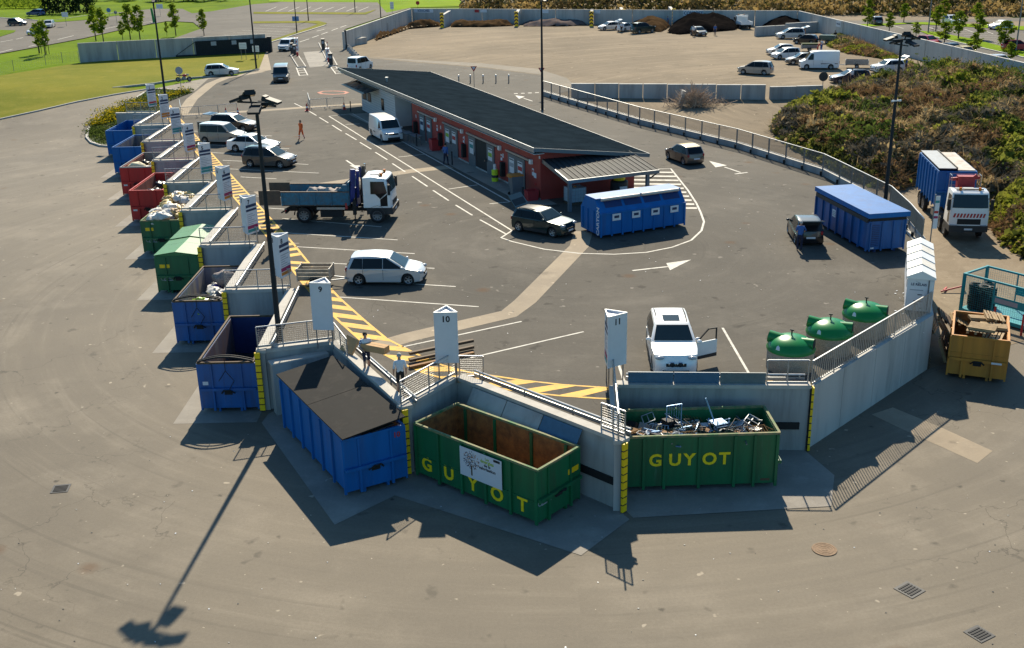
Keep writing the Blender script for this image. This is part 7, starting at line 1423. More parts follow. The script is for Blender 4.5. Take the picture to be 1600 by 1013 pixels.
# ---------------------------------------------------------------- people
def person(label, pos, rz, H=1.75, top=M_CWHITE, legs=M_CNAVY, short=False, sleeves=False, hair=M_HAIRD, walk=0, carry=False, bend=0, stripes=None, arms=None, band=None):
    k = H / 1.75; V = Vector
    sw = walk
    J = {'pel': V((0, 0, .96)), 'wai': V((0, .01, 1.12)), 'che': V((0, .0, 1.32)), 'nec': V((0, .0, 1.48)), 'chi': V((0, .02, 1.56)), 'hea': V((0, .025, 1.64)), 'top': V((0, .01, 1.72)), 'nos': V((0, .118, 1.62))}
    for s, n in ((-1, 'l'), (1, 'r')):
        f = sw * s
        J['sh' + n] = V((s * .185, 0, 1.42))
        if carry: J['el' + n] = V((s * .25, .04, 1.16)); J['wr' + n] = V((s * .2, .30, 1.10))
        else: J['el' + n] = V((s * .25, -.03 - f * .12, 1.15)); J['wr' + n] = V((s * .255, .04 - f * .24, .92))
        if arms and n in arms: J['el' + n], J['wr' + n] = V(arms[n][0]), V(arms[n][1])
        J['hi' + n] = V((s * .095, 0, .92)); J['kn' + n] = V((s * .105, .03 + f * .16, .51)); J['an' + n] = V((s * .11, f * .28 - (.02 if f > 0 else .08 * abs(f)), .085 + (.05 if f < 0 else 0))); J['to' + n] = J['an' + n] + V((s * .03, .16, -.05))
        d = (J['wr' + n] - J['el' + n]).normalized(); side = V((0, 1, 0)) if abs(d.z) > .6 else V((1, 0, 0)) * -s
        pc = J['wr' + n] + d * .08; J['pa' + n] = pc; lat = d.cross(V((s, 0, 0))).normalized() if abs(d.x) < .9 else V((0, 1, 0))
        for i, (o, l) in enumerate(((-.03, .075), (-.01, .088), (.011, .083), (.03, .065))):
            a = pc + lat * o; J['f%d%s' % (i, n)] = a + d * l * .5 + V((-s * .006, 0, 0)); J['g%d%s' % (i, n)] = a + d * l + V((-s * .03, 0, 0))
        J['t' + n] = J['wr' + n] + d * .045 + lat * .045 + V((-s * .015, 0, 0)); J['u' + n] = J['t' + n] + d * .045
    if bend:
        c_, s_ = math.cos(bend), math.sin(bend)
        for n_ in J:
            if n_[:2] not in ('hi', 'kn', 'an', 'to', 'pe'):
                v = J[n_] - J['pel']; J[n_] = J['pel'] + V((v.x, v.y * c_ + v.z * s_, -v.y * s_ + v.z * c_))
    rad = {'pel': (.165, .12), 'wai': (.15, .115), 'che': (.18, .13), 'nec': (.055, .055), 'chi': (.075, .082), 'hea': (.078, .098), 'top': (.05, .06), 'nos': (.016, .016)}
    base = {'sh': .07, 'el': .052, 'wr': .034, 'hi': .095, 'kn': .066, 'an': .046, 'to': .036, 'pa': .034}
    E = [('pel', 'wai'), ('wai', 'che'), ('che', 'nec'), ('nec', 'chi'), ('chi', 'hea'), ('hea', 'top'), ('hea', 'nos')]
    for n in 'lr':
        E += [('che', 'sh' + n), ('sh' + n, 'el' + n), ('el' + n, 'wr' + n), ('wr' + n, 'pa' + n), ('pel', 'hi' + n), ('hi' + n, 'kn' + n), ('kn' + n, 'an' + n), ('an' + n, 'to' + n), ('wr' + n, 't' + n), ('t' + n, 'u' + n)]
        for i in range(4): E += [('pa' + n, 'f%d%s' % (i, n)), ('f%d%s' % (i, n), 'g%d%s' % (i, n))]
    names = ['pel'] + [n for n in J if n != 'pel']; idx = {n: i for i, n in enumerate(names)}
    me = bpy.data.meshes.new('person'); me.from_pydata([tuple(J[n] * k) for n in names], [(idx[a], idx[b]) for a, b in E], [])
    tmp = bpy.data.objects.new('tmp', me); col.objects.link(tmp)
    md = tmp.modifiers.new('skin', 'SKIN'); md.use_smooth_shade = True; sb = tmp.modifiers.new('sub', 'SUBSURF'); sb.levels = 1; sb.render_levels = 1
    for n, i in idx.items():
        r_ = rad.get(n) or ((base[n[:2]],) * 2 if n[:2] in base else (.0095, .0095)); fat = 1.14 if n[:2] in ('hi', 'kn', 'an') and not short else 1
        me.skin_vertices[0].data[i].radius = (r_[0] * k * fat, r_[1] * k * fat); me.skin_vertices[0].data[i].use_root = (n == 'pel')
    dg = bpy.context.evaluated_depsgraph_get(); m2 = bpy.data.meshes.new_from_object(tmp.evaluated_get(dg)); bpy.data.objects.remove(tmp)
    for m_ in (top, legs, M_SKIN, M_SHOE, stripes or top, band or legs): m2.materials.append(m_)
    seg = []
    for a, b in E:
        kk = b[:2]; mi = {'wa': 0, 'ch': 0, 'sh': 0, 'el': 0, 'wr': 0 if sleeves else 2, 'pa': 2, 'hi': 1, 'kn': 1, 'an': 2 if short else 1, 'to': 3, 'ne': 2, 'to': 3}.get(kk, 2)
        if b in ('chi', 'hea', 'top', 'nos'): mi = 2
        if b == 'nec': mi = 0
        seg.append((J[a] * k, J[b] * k, mi))
    for p in m2.polygons:
        c = p.center; best = 1e9; bi = 0
        for a, b, mi in seg:
            ab = b - a; t_ = max(0, min(1, (c - a).dot(ab) / max(1e-9, ab.length_squared))); dd = (a + ab * t_ - c).length
            if dd < best: best = dd; bi = mi
        if c.z < .99 * k and bi == 0 and abs(c.x) < .18 * k: bi = 1
        if bi == 0 and stripes and int(c.z / (.045 * k)) % 2: bi = 4
        if bi == 1 and band and (.22 < c.z / k < .3 or .38 < c.z / k < .45): bi = 5
        if short and bi == 1 and c.z < .53 * k: bi = 2
        p.material_index = bi; p.use_smooth = True
    m2.name = 'person'
    o = obj('person', m2, None, pos, rz, label, 'person')
    q = MB(); hc = (J['hea'] * .6 + J['top'] * .4) * k
    q.blob(hc + Vector((0, -.018, .012)) * k, (.098 * k, .112 * k, .092 * k), 3, .12, n=12, m=8); q.v = [(x, y, z) if not (y > hc.y + .05 * k and z < hc.z + .03 * k) else (x, hc.y + .03 * k, max(z, hc.z + .03 * k)) for x, y, z in q.v]
    q.build('hair', hair, o, smooth=60)
    for s in (-1, 1):
        q = MB(); q.blob((J['hea'] + Vector((s * .034, .094, .008))) * k, (.011 * k, .008 * k, .008 * k), 1, 0, n=6, m=4); q.build('eye', M_PRINT, o)
        q = MB(); q.blob((J['hea'] + Vector((s * .088, .0, -.01))) * k, (.012 * k, .022 * k, .03 * k), 1, 0, n=6, m=4); q.build('ear', M_SKIN, o)
    q = MB(); q.blob((J['chi'] + Vector((0, .088, .012))) * k, (.026 * k, .008 * k, .006 * k), 1, 0, n=6, m=4); q.build('mouth', MATS['skin'], o)
    return o
def at(px, py): p = G(px, py); return (p.x, p.y, HP + .012)
person('person in orange work clothes walking across the parking rows', at(471.5, 219), R(150), 1.78, M_ORANGE, M_ORANGE, sleeves=True, walk=.8, band=M_SIGNW)
sm = person('person in striped blue shirt and dark shorts carrying a long cardboard box', at(574, 581), R(200), 1.8, M_CWHITE, M_CNAVY, short=True, walk=.4, carry=True, stripes=M_CBLUE)
a_ = sm.rotation_euler.z; p = sm.matrix_world if False else None
q = MB(); q.cbox((0, 0, 0), (1.25, .4, .3)); bx = q.build('cardboard_box', M_CARD, None, loc=Vector(at(574, 581)) + Vector((.42, -.26, 1.2)), rz=R(-28), label='long tan cardboard box in the arms of the striped man', cat='box')
q = MB(); q.box(-.6, .6, -.02, .02, .151, .154); q.build('tape', M_WOOD, bx)
person('person with white shirt, black shorts and grey hair standing at the quay rail', at(627, 616), R(15), 1.78, M_CWHITE, M_CBLACK, short=True, hair=M_HAIRG)
person('dark haired person standing behind sign eight', at(425, 396), R(60), 1.75, M_CBLACK, M_CBLACK)
person('white haired person in blue shirt leaning into the open boot of the black hatchback', at(1248.5, 392), R(-20), 1.74, M_CBLUE, M_CNAVY, hair=M_HAIRG, bend=.12, arms={'r': ((.28, .2, 1.2), (.22, .42, 1.12)), 'l': ((-.25, .08, 1.16), (-.15, .3, 1.1))})
person('person in blue jacket walking past the grey doors', at(697, 259), R(-30), 1.78, M_CBLUE, M_CNAVY, sleeves=True, walk=.5)
person('worker in navy top and luminous yellow trousers at the open doorway', at(761, 268), R(70), 1.8, M_CNAVY, M_HIVISY, sleeves=True, band=M_PRGREY)
for (px, py, rz, tp, lg, hr, lab, kw) in [(1083, 57.5, 200, M_CWHITE, M_CBROWN, M_HAIRG, 'person in white shirt left of the small black car at the compost', {}), (1117, 55.5, 160, M_CBLUE, M_CNAVY, M_HAIRD, 'person in bright blue shirt right of the small black car at the compost', {}), (1044, 41, 90, M_CBLUE, M_CRED, M_HAIRD, 'person with red trousers shovelling at the edge of the brown mulch', {'bend': .3}), (1157, 43, 300, M_CWHITE, M_CNAVY, M_HAIRD, 'person in white standing by the flatbed side', {}), (971, 51, 30, M_CWHITE, M_CBLACK, M_HAIRD, 'person behind the open boot of the small white hatchback', {'bend': .2}), (1304, 66, 20, M_CBLACK, M_CBLACK, M_HAIRD, 'person in dark clothes at the green trailer', {}), (1283, 81, 120, M_CWHITE, M_CBLUE, M_HAIRD, 'person in white shirt beside the grey trailer of greenery', {}), (1277, 83, 240, M_CRED, M_CRED, M_HAIRD, 'person in red bending by the grey trailer of greenery', {'bend': .8}), (1330, 131, 200, M_CWHITE, M_CNAVY, M_HAIRD, 'person in white shirt at the door of the near black estate', {}), (1415, 113, 270, M_CBLUE, M_CBLACK, M_HAIRD, 'person with dark trousers behind the white crossover tailgate', {}), (1257, 57, 270, M_CBLACK, M_CGREY, M_HAIRD, 'person in black behind the pale people carrier', {})]:
    p = GT(px, py, GTR); person(lab, p, R(rz), 1.76, tp, lg, hair=hr, **kw)
# ---------------------------------------------------------------- boundary walls of the dirt yard
ZT = HP + 2.75
wt = [G(537, 50, ZT).xy, G(643, 13.5, ZT).xy, G(1247, 17, ZT).xy, G(1600, 98, ZT).xy, G(1780, 140, ZT).xy]
wlab = ['concrete boundary wall running back from the entrance post', 'long concrete boundary wall behind the mulch bays', 'long concrete boundary wall beside the car park']
for i in range(3):
    t = thing('boundary_wall', wlab[i], 'wall'); a, b = wt[i], wt[i + 1] if i < 2 else wt[4]; n = max(2, round((b - a).length / (7.5 if i else 5)))
    for j in range(n):
        p0 = a.lerp(b, j / n + .0008); p1 = a.lerp(b, (j + 1) / n - .0008); q = MB(); wallbox(p0, p1, .3, TR(p0.x, p0.y) - .5, ZT, q); q.build('wall_panel', M_CONC_W, t)
    wp = t
    if i == 1: w1 = t
    if i == 2: w2 = t
def wallsign(i, f, w, h, zc, label, txt=None, size=.6, m=None):
    a, b = wt[i], (wt[i + 1] if i < 2 else wt[3]); p = a.lerp(b, f); d = (b - a).normalized(); n = Vector((d.y, -d.x)); ang = math.atan2(d.y, d.x)
    t = thing('wall_sign', label, 'sign', (p.x + n.x * .06, p.y + n.y * .06, ZT - zc), ang); q = MB(); q.box(-w / 2, w / 2, -.02, .0, -h / 2, h / 2); b_ = q.build('board', m or M_SIGNW, t)
    if txt: text(txt, size, 'lettering', M_PRNAVY, b_, frame((0, -.024, 0), (1, 0, 0), (0, 0, 1)), .004)
wallsign(1, .035, 4.2, .7, .42, 'long white sign reading SOUCHES at the corner of the mulch bays', 'SOUCHES', .6); wallsign(1, .186, .9, .55, .4, 'small red sign on the back boundary wall', None, m=M_PRRED); wallsign(1, .205, 1.4, .55, .4, 'small white sign beside the red one on the back wall'); wallsign(1, .372, 1.5, .6, .42, 'white sign above the rubble bay'); wallsign(1, .51, 1.2, .6, .42, 'small white sign between the chevron pillars by the silver hatchback')
wallsign(1, .752, 3.7, 1.0, .55, 'white sign reading COMPOST above the black heap', 'COMPOST', .75); wallsign(2, .265, 2.2, .9, .6, 'white notice board on the car park wall above the green heap', 'BRANCHES', .32); wallsign(2, .548, 3.0, .95, .6, 'white sign reading DECHETS VERTS on the car park wall', 'DECHETS VERTS', .36)
def chevron(px, py, top_y, label, back):
    p = G(px, py); t = thing('bay_divider', label, 'divider wall', (p.x, p.y, HP)); d = Vector((back[0], back[1])).normalized(); L = 5.2; a = Vector((0, 0)); b = d * L
    q = MB(); n = Vector((-d.y, d.x)) * .28; q.add([(*(a - n), -.1), (*(a + n), -.1), (*(b + n), -.1), (*(b - n), -.1), (*(a - n), 2.3), (*(a + n), 2.3), (*(b + n), 2.75), (*(b - n), 2.75)], [(0, 1, 5, 4), (1, 2, 6, 5), (2, 3, 7, 6), (3, 0, 4, 7), (4, 5, 6, 7)]); q.build('wall', M_CONC_W, t)
    n = Vector((-d.y, d.x)) * .36; f = -d * .05
    q = MB(); q.prism([a - n - d * .02, a + n - d * .02, a + n - d * .1, a - n - d * .1], 0, 2.75); q.build('yellow_board', M_YPL, t)
    for i in range(4):
        z = .25 + i * .62; q = MB(); o = -d * .112
        for s in (-1, 1):
            q.add([(*(o + n * s), z), (*(o), z + .28), (*(o), z + .56), (*(o + n * s), z + .28)], [(0, 1, 2, 3)])
        q.build('black_chevron', M_PRINT, t)
for px, py, lab, bk in ((691, 43.5, 'chevron ended divider wall closest to the stump pile', (.25, 1)), (807, 41.5, 'chevron ended divider wall before the rubble bay', (.1, 1)), (924, 41.5, 'chevron ended divider wall left of the silver hatchback', (.1, 1)), (974, 38, 'chevron ended divider wall at the brown mulch heap', (0, 1)), (1052, 37, 'chevron ended divider wall between brown and black heaps', (0, 1))): chevron(px, py, 0, lab, bk)
def lowwall(label, p0, p1, h, n, T=GTR, th=.5, kind='block_wall', gaps=True):
    a = GT(*p0, T).xy; b = GT(*p1, T).xy; t = thing(kind, label, 'block wall')
    for i in range(n):
        a1 = a.lerp(b, i / n + .002); b1 = a.lerp(b, (i + 1) / n - .002); z = min(T(a1.x, a1.y), T(b1.x, b1.y)); q = MB(); wallbox(a1, b1, th, z - .4, z + h + .02 * (i % 2), q); q.build('block', M_CONC, t)
    return t
lowwall('long low concrete block wall between road fence and dirt yard', (892, 153), (1196, 156), 1.55, 8); lowwall('short low concrete block wall next to the dark round sign', (1203, 156), (1285, 154), 1.35, 2)
lowwall('concrete block wall behind the pale people carrier', (1181, 57), (1227, 54), 1.5, 3); lowwall('low block wall between the block wall corner and the car park wall', (1228, 53), (1292, 50), 1.7, 4)
for i, (p0, p1, lab, h) in enumerate((((551, 72), (574, 68), 'low pale stack of concrete blocks at the entrance wall', 1.0), ((594, 53), (607, 51), 'tall grey concrete block by the stump pile', 1.7), ((605, 48), (619, 46), 'second grey concrete block behind the tall one', 1.6))): lowwall(lab, p0, p1, h, 4 if i == 0 else 2, th=1.2)
# round sign by the block wall, give way signs, posts
def roundsign(label, px, py, h, r, mface, T=None, tri=False, mback=None):
    p = GT(px, py, T) if T else G(px, py); t = thing('road_sign', label, 'sign', p); q = MB(); q.tube((0, 0, 0), (0, 0, h), .035, 6); q.build('post', M_STEEL, t)
    q = MB(); n = 3 if tri else 18; a0 = -math.pi / 2 if tri else 0
    pts = [(r * math.cos(a0 + 6.283 * i / n), r * math.sin(a0 + 6.283 * i / n)) for i in range(n)]
    q.add([(x, -.05, h + z) for x, z in pts] + [(x, -.03, h + z) for x, z in pts], [list(range(n)), [i + n for i in range(n)][::-1]] + [(i, (i + 1) % n, n + (i + 1) % n, n + i) for i in range(n)]); f = q.build('sign_face', mface, t)
    if tri:
        q = MB(); q.add([(x * .55, -.055, h + z * .55 + .03) for x, z in pts], [(0, 1, 2)]); q.build('white_centre', M_SIGNW, f)
    return t
roundsign('dark round sign seen from behind at the end of the block wall', 1284, 152, 2.2, .5, M_DARK, GTR); roundsign('red and white give way triangle beside the fence end lamp post', 846.5, 152, 3.0, .42, M_PRRED, None, True); roundsign('red bordered sign standing behind the building roof', 741, 136, 2.2, .45, M_PRRED, None, True)
roundsign('grey back of a round sign beside the red motorbike', 284, 145, 2.6, .45, M_PRGREY); roundsign('blue round direction sign at the road junction', 171, 26, 1.4, .5, paint('sign_blue', (.02, .16, .42), 0)); roundsign('small grey back of a round sign by the junction trees', 183, 38, 2.4, .35, M_STEEL)
roundsign('red no entry disc behind the corner of the boundary wall', 653, 13, 1.2, .45, M_PRRED)
def board(label, px, py, h, w, bh, m=M_SIGNW, legs=2, rz=0):
    p = G(px, py); t = thing('notice_board', label, 'sign', p, rz); q = MB(); q.box(-w / 2, w / 2, -.03, 0, h - bh, h); b_ = q.build('board', m, t)
    for x in ((-w * .3, w * .3) if legs == 2 else (0,)): q = MB(); q.tube((x, .02, 0), (x, .02, h), .035, 6); q.build('leg', M_STEEL, t)
    for i in range(3): q = MB(); q.box(-w * .4, w * .4, -.034, -.031, h - bh * (.3 + .25 * i), h - bh * (.25 + .25 * i)); q.build('printed_line', M_PRGREY, b_)
board('white notice board on two legs standing on the lawn', 381.5, 94, 2.5, 1.1, .9); board('white board on two legs beside the entrance footpath post', 401, 92, 1.9, 1.0, .9); board('white direction board at the road junction', 104, 41, 2.8, 1.3, 1.0, legs=1); board('white direction board before the conifers past the junction', 251, 25, 2.6, 1.5, 1.0, legs=1)
board('blue square parking sign on a post beside the entrance road', 463, 44, 2.2, 1.3, .9, paint('sign_blue', (0, 0, 0)), 1); board('tall white information panel at the corner of the bright field', 613, 22, 2.6, .8, 1.6, legs=1)
gp = G(241, 36); q = MB(); q.add([(-.25, -.1, 0), (.25, -.1, 0), (.25, .1, 0), (-.25, .1, 0), (-.45, -.1, 3.0), (-.05, -.1, 3.0), (-.05, .1, 3.0), (-.45, .1, 3.0)], [(3, 2, 1, 0), (4, 5, 6, 7), (0, 1, 5, 4), (1, 2, 6, 5), (2, 3, 7, 6), (3, 0, 4, 7)]); t = thing('totem_sign', 'leaning slim green totem at the edge of the car park verge', 'sign', gp); q.build('panel', MATS['green_fibreglass'], t); q = MB(); q.box(-.7, .7, -.4, .4, 0, .12); q.build('footing', M_CONC_L, t)
# posts in a row at the dirt yard edge
for i, px in enumerate((717, 735, 755, 775, 795)):
    p = G(px, 130 - i * .2); t = thing('bollard', 'short grey post behind the roof, ' + ['first from the roof corner', 'second, beside the red bordered sign', 'third, right of the red bordered sign', 'fourth in line towards the fence', 'last in line towards the fence'][i], 'bollard', p, 0, 'posts behind the building'); q = MB(); q.tube((0, 0, 0), (0, 0, .8), .07, 8); q.build('shaft', M_STEEL, t); q = MB(); q.lathe([(0, .22), (.09, .2), (.09, 0)], 8, (0, 0, .8)); q.build('cap', M_WHITE, t)
# gate and wall by the lawn
ZG = HP + 2.8
ga, gb = G(125, 98).xy, G(417, 82).xy; t = thing('lawn_wall', 'high grey concrete wall along the back of the dry lawn', 'wall')
for j in range(5): q = MB(); wallbox(ga.lerp(gb, j / 5 + .001), ga.lerp(gb, (j + 1) / 5 - .001), .3, HP - .3, ZG, q); q.build('wall_panel', M_CONC, t)
d = (gb - ga).normalized(); n = Vector((d.y, -d.x)); t = thing('sliding_gate', 'dark mesh sliding gate standing open against the lawn wall', 'gate'); L_ = (gb - ga).length
g0 = ga + d * L_ * .50 + n * .35; g1 = gb + n * .35 + d * .4; h = Vector((0, 0, 1))
A3 = lambda v, z: Vector((v.x, v.y, HP + z))
q = MB(); q.bar(A3(g0, .2), A3(g1, .2), .12, .22); q.bar(A3(g0.lerp(g1, .22), 2.2), A3(g1, 2.2), .1, .1); q.bar(A3(g0, .25), A3(g0.lerp(g1, .22), 2.2), .08, .08)
for f in (.22, .48, .74, .99): q.bar(A3(g0.lerp(g1, f), .3), A3(g0.lerp(g1, f), 2.2), .09, .09)
q.build('gate_frame', M_POLE, t); q = MB()
for i in range(150): f = .225 + .77 * i / 150; q.bar(A3(g0.lerp(g1, f), .3), A3(g0.lerp(g1, f), 2.16), .07, .03)
q.build('gate_bars', M_POLE, t, kind='stuff')
for f, w_ in ((.38, .5), (.6, .45), (.8, .4)): p = g0.lerp(g1, f) + n * .05; q = MB(); wallbox(p, p + d * w_ * 1.6, .02, HP + 1.5, HP + 2.1, q, -1); q.build('notice_plate', M_PRGREY, t)
t = thing('gate_post', 'thick dark gate post at the end of the lawn wall', 'gate post', A3(gb + d * .55, 0)); q = MB(); q.box(-.3, .3, -.35, .35, 0, 2.3); q.build('shaft', M_POLE, t); q = MB(); q.box(-.34, .34, -.39, .39, 2.302, 2.4); q.build('cap', M_DARK, t)
t = thing('gate_post', 'dark gate post at the end of the entrance boundary wall', 'gate post', A3(G(541, 77).xy, 0)); q = MB(); q.box(-.15, .15, -.15, .15, 0, 2.9); q.build('shaft', M_POLE, t); q = MB(); q.box(-.18, .18, -.18, .18, 2.902, 2.97); q.build('cap', M_DARK, t)
# wire fence on the lawn edge
fw = [GT(px, py, TL) for px, py in ((-30, 127), (22, 112), (72, 102.5), (98, 98.5), (124, 97))]; t = thing('wire_fence', 'thin wire fence along the edge of the dry lawn', 'fence')
for p in fw: q = MB(); q.tube(p, p + Vector((0, 0, 1.6)), .04, 6); q.build('post', M_STEEL, t)
q = MB()
for a, b in zip(fw, fw[1:]):
    for i in range(8): z_ = Vector((0, 0, .1 + .2 * i)); q.bar(a + z_, b + z_, .012)
    nn_ = int((b - a).length / .5)
    for i in range(nn_): p = a.lerp(b, i / nn_); q.bar(p, p + Vector((0, 0, 1.5)), .01)
q.build('wire_mesh', M_STEEL, t, kind='stuff')
# entrance islands, terminals and barrier arms
for (a, b, lab) in (((459, 86), (472, 106), 'narrow kerbed entry island by the dark van'), ((503, 68), (521, 104), 'long kerbed exit island by the entrance')):
    pa, pb = G(*a).xy, G(*b).xy; t = thing('traffic_island', lab, 'traffic island'); q = MB(); w = .6; dd = (pb - pa).normalized(); nn = Vector((-dd.y, dd.x)) * w; q.prism([pa - nn, pb - nn, pb + nn, pa + nn], HP, HP + .16); q.build('kerb', M_CONC_L, t); nn *= .75; q = MB(); q.prism([pa - nn + dd * .2, pb - nn - dd * .2, pb + nn - dd * .2, pa + nn + dd * .2], HP + .161, HP + .18); q.build('island_top', M_ASPH_UP, t)
def terminal(label, px, py, h, m, w=.4):
    p = G(px, py, HP + .16); t = thing('entry_terminal', label, 'terminal', p); q = MB(); q.box(-w / 2, w / 2, -w / 2, w / 2, 0, h); q.build('cabinet', m, t); q = MB(); q.add([(-w / 2 - .03, -w / 2 - .1, h + .002), (w / 2 + .03, -w / 2 - .1, h + .002), (w / 2 + .03, w / 2 + .03, h + .002), (-w / 2 - .03, w / 2 + .03, h + .002), (-w / 2 - .03, -w / 2 - .1, h + .06), (w / 2 + .03, -w / 2 - .1, h + .06), (w / 2 + .03, w / 2 + .03, h + .14), (-w / 2 - .03, w / 2 + .03, h + .14)], [(3, 2, 1, 0), (4, 5, 6, 7), (0, 1, 5, 4), (1, 2, 6, 5), (2, 3, 7, 6), (3, 0, 4, 7)]); q.build('hood', m, t); q = MB(); q.box(-w * .3, w * .3, -w / 2 - .012, -w / 2 - .002, h * .6, h * .85); q.build('screen', M_PRGREY, t)
terminal('dark terminal at the front of the entry island', 456.5, 84, 1.5, M_DARK); terminal('second dark terminal of the entry island', 461, 86, 1.4, M_DARK); terminal('white control cabinet behind the entry terminals', 464, 80, 1.9, M_SIGNW, .55)
terminal('dark terminal at the far end of the exit island', 505.5, 78, 1.6, M_DARK, .5); terminal('dark terminal at the near end of the exit island', 517.5, 101.5, 1.5, M_DARK, .5); terminal('white control box in the middle of the exit island', 512.5, 92, 1.4, M_SIGNW, .5)
for px, py, lab in ((465, 88, 'raised red and white barrier arm on the entry island'), (513.5, 97, 'raised red and white barrier arm on the exit island')):
    p = G(px, py, HP + .16); t = thing('barrier_arm', lab, 'barrier', p)
    for i in range(8): q = MB(); q.box(-.05, .05, -.05, .05, .6 + i * .28, .6 + i * .28 + .278); q.build('arm_segment', M_PRRED if i % 2 else M_WHITE, t)
    q = MB(); q.box(-.14, .14, -.14, .14, 0, .598); q.build('base', M_PRRED, t)
# delineator posts along the dirt edge
for i in range(9):
    f = i / 8; p = G(544 + f * 26, 77 + f * 27); t = thing('delineator', 'small slanted grey barrier segment in the line along the exit lane', 'barrier', p, R(-60), 'barrier segments along the exit lane'); q = MB(); q.add([(-.9, -.25, 0), (.9, -.25, 0), (.9, .25, 0), (-.9, .25, 0), (-.9, -.08, .6), (.9, -.08, .6), (.9, .08, .6), (-.9, .08, .6)], [(3, 2, 1, 0), (4, 5, 6, 7), (0, 1, 5, 4), (1, 2, 6, 5), (2, 3, 7, 6), (3, 0, 4, 7)]); q.build('concrete_block', M_CONC, t); q = MB(); q.box(-.85, .85, -.06, .06, .602, .66); q.build('cap', M_CONC_L, t)
# crowd barriers and cones
def cbar(label, a, b):
    pa, pb = G(*a), G(*b); t = thing('crowd_barrier', label, 'barrier', (0, 0, 0), 0, 'grey crowd barriers'); z_ = Vector((0, 0, 1)); q = MB(); q.path([pa + z_ * .2, pa + z_ * 1.1, pb + z_ * 1.1, pb + z_ * .2, pa + z_ * .2], .025, 6); q.build('frame', M_GALV, t)
    n_ = int((pb - pa).length / .16)
    for i in range(1, n_): p = pa.lerp(pb, i / n_); q = MB(); q.bar(p + z_ * .2, p + z_ * 1.08, .014); q.build('bar', M_GALV, t)
    dd = (pb - pa).normalized(); nn = Vector((-dd.y, dd.x, 0)) * .3
    for f in (.12, .88): p = pa.lerp(pb, f); q = MB(); q.path([p - nn + z_ * .02, p + z_ * .2, p + nn + z_ * .02], .02, 5); q.build('foot', M_GALV, t)
for lab, a, b in (('crowd barrier closest to the yellow hatching', (284, 185), (311, 183)), ('middle crowd barrier before the parked estate with roof bars', (312, 183), (341, 181)), ('crowd barrier next to two cones by the roof bar estate', (342, 181), (371, 178)), ('crowd barrier standing endwise by the bed strip', (282, 172), (284, 184)), ('crowd barrier beside the cone before the lane dashes', (484, 172), (511, 170)), ('crowd barrier nearer the office', (512, 170), (538, 168)), ('crowd barrier turned endwise at the first lane dash', (482, 161), (485, 173))): cbar(lab, a, b)
M_CONE = mat('cone_red', (.62, .05, .03), .5)
def cone(label, px, py):
    p = G(px, py); t = thing('traffic_cone', label, 'cone', p, 0, 'traffic cones'); q = MB(); q.lathe([(0, .78), (.03, .78), (.18, .04)], 14); q.build('cone_body', M_CONE, t); q = MB(); q.box(-.23, .23, -.23, .23, 0, .04); q.build('base', M_CONE, t); q = MB(); q.lathe([(.12, .32), (.088, .50)], 14); q.v = [(x * 1.05, y * 1.05, z_) for x, y, z_ in q.v]; q.build('white_band', M_WHITE, t)
for lab, px, py in (('red cone left of the pair behind the roof bar estate', 353.5, 180), ('red cone at the end of the crowd barriers', 372, 180), ('red cone left of the lane barriers', 480, 173.5), ('red cone right of the lane barriers near the office', 538, 171.5)): cone(lab, px, py)
# ---------------------------------------------------------------- plants
def leafmat(n, c, c2, tr=.45):
    m = bpy.data.materials.new(n); m.use_nodes = True; N = m.node_tree.nodes; L = m.node_tree.links; N.remove(N['Principled BSDF'])
    tc = N.new('ShaderNodeTexCoord'); nz = N.new('ShaderNodeTexNoise'); nz.inputs['Scale'].default_value = 2.2; nz.inputs['Detail'].default_value = 3; L.new(tc.outputs['Object'], nz.inputs['Vector'])
    rp = N.new('ShaderNodeMapRange'); rp.inputs[1].default_value = .38; rp.inputs[2].default_value = .62; L.new(nz.outputs['Fac'], rp.inputs[0]); mx = N.new('ShaderNodeMix'); mx.data_type = 'RGBA'; L.new(rp.outputs[0], mx.inputs['Factor']); mx.inputs['A'].default_value = (*c, 1); mx.inputs['B'].default_value = (*c2, 1)
    d = N.new('ShaderNodeBsdfDiffuse'); t_ = N.new('ShaderNodeBsdfTranslucent'); s = N.new('ShaderNodeMixShader'); s.inputs[0].default_value = tr; L.new(mx.outputs['Result'], d.inputs['Color']); L.new(mx.outputs['Result'], t_.inputs['Color']); L.new(d.outputs[0], s.inputs[1]); L.new(t_.outputs[0], s.inputs[2]); L.new(s.outputs[0], N['Material Output'].inputs['Surface']); MATS[n] = m; return m
LF_Y = leafmat('young_leaves', (.20, .26, .02), (.10, .15, .018)); LF_D = leafmat('dark_leaves', (.022, .045, .014), (.012, .026, .01), .25); LF_C = leafmat('conifer_leaves', (.03, .055, .02), (.015, .03, .012), .2); LF_F = leafmat('yellow_flowers', (.50, .37, .01), (.22, .20, .015)); LF_B = leafmat('low_shrub_leaves', (.10, .135, .025), (.05, .075, .018))
M_BARK = mat('bark', (.09, .07, .05), .9, var=.4, scale=8)
def leaf(q, c, s, r_, mi=0):
    a = Vector((r_.uniform(-1, 1), r_.uniform(-1, 1), r_.uniform(-.6, 1))).normalized(); b = a.cross(Vector((r_.uniform(-1, 1), r_.uniform(-1, 1), r_.uniform(-1, 1)))).normalized(); c_ = a.cross(b)
    n = len(q.v); q.v += [tuple(c + b * s), tuple(c + c_ * s * .6), tuple(c - b * s), tuple(c - c_ * s * .6)]; q.f.append((n, n + 1, n + 2, n + 3)); q.m.append(mi)
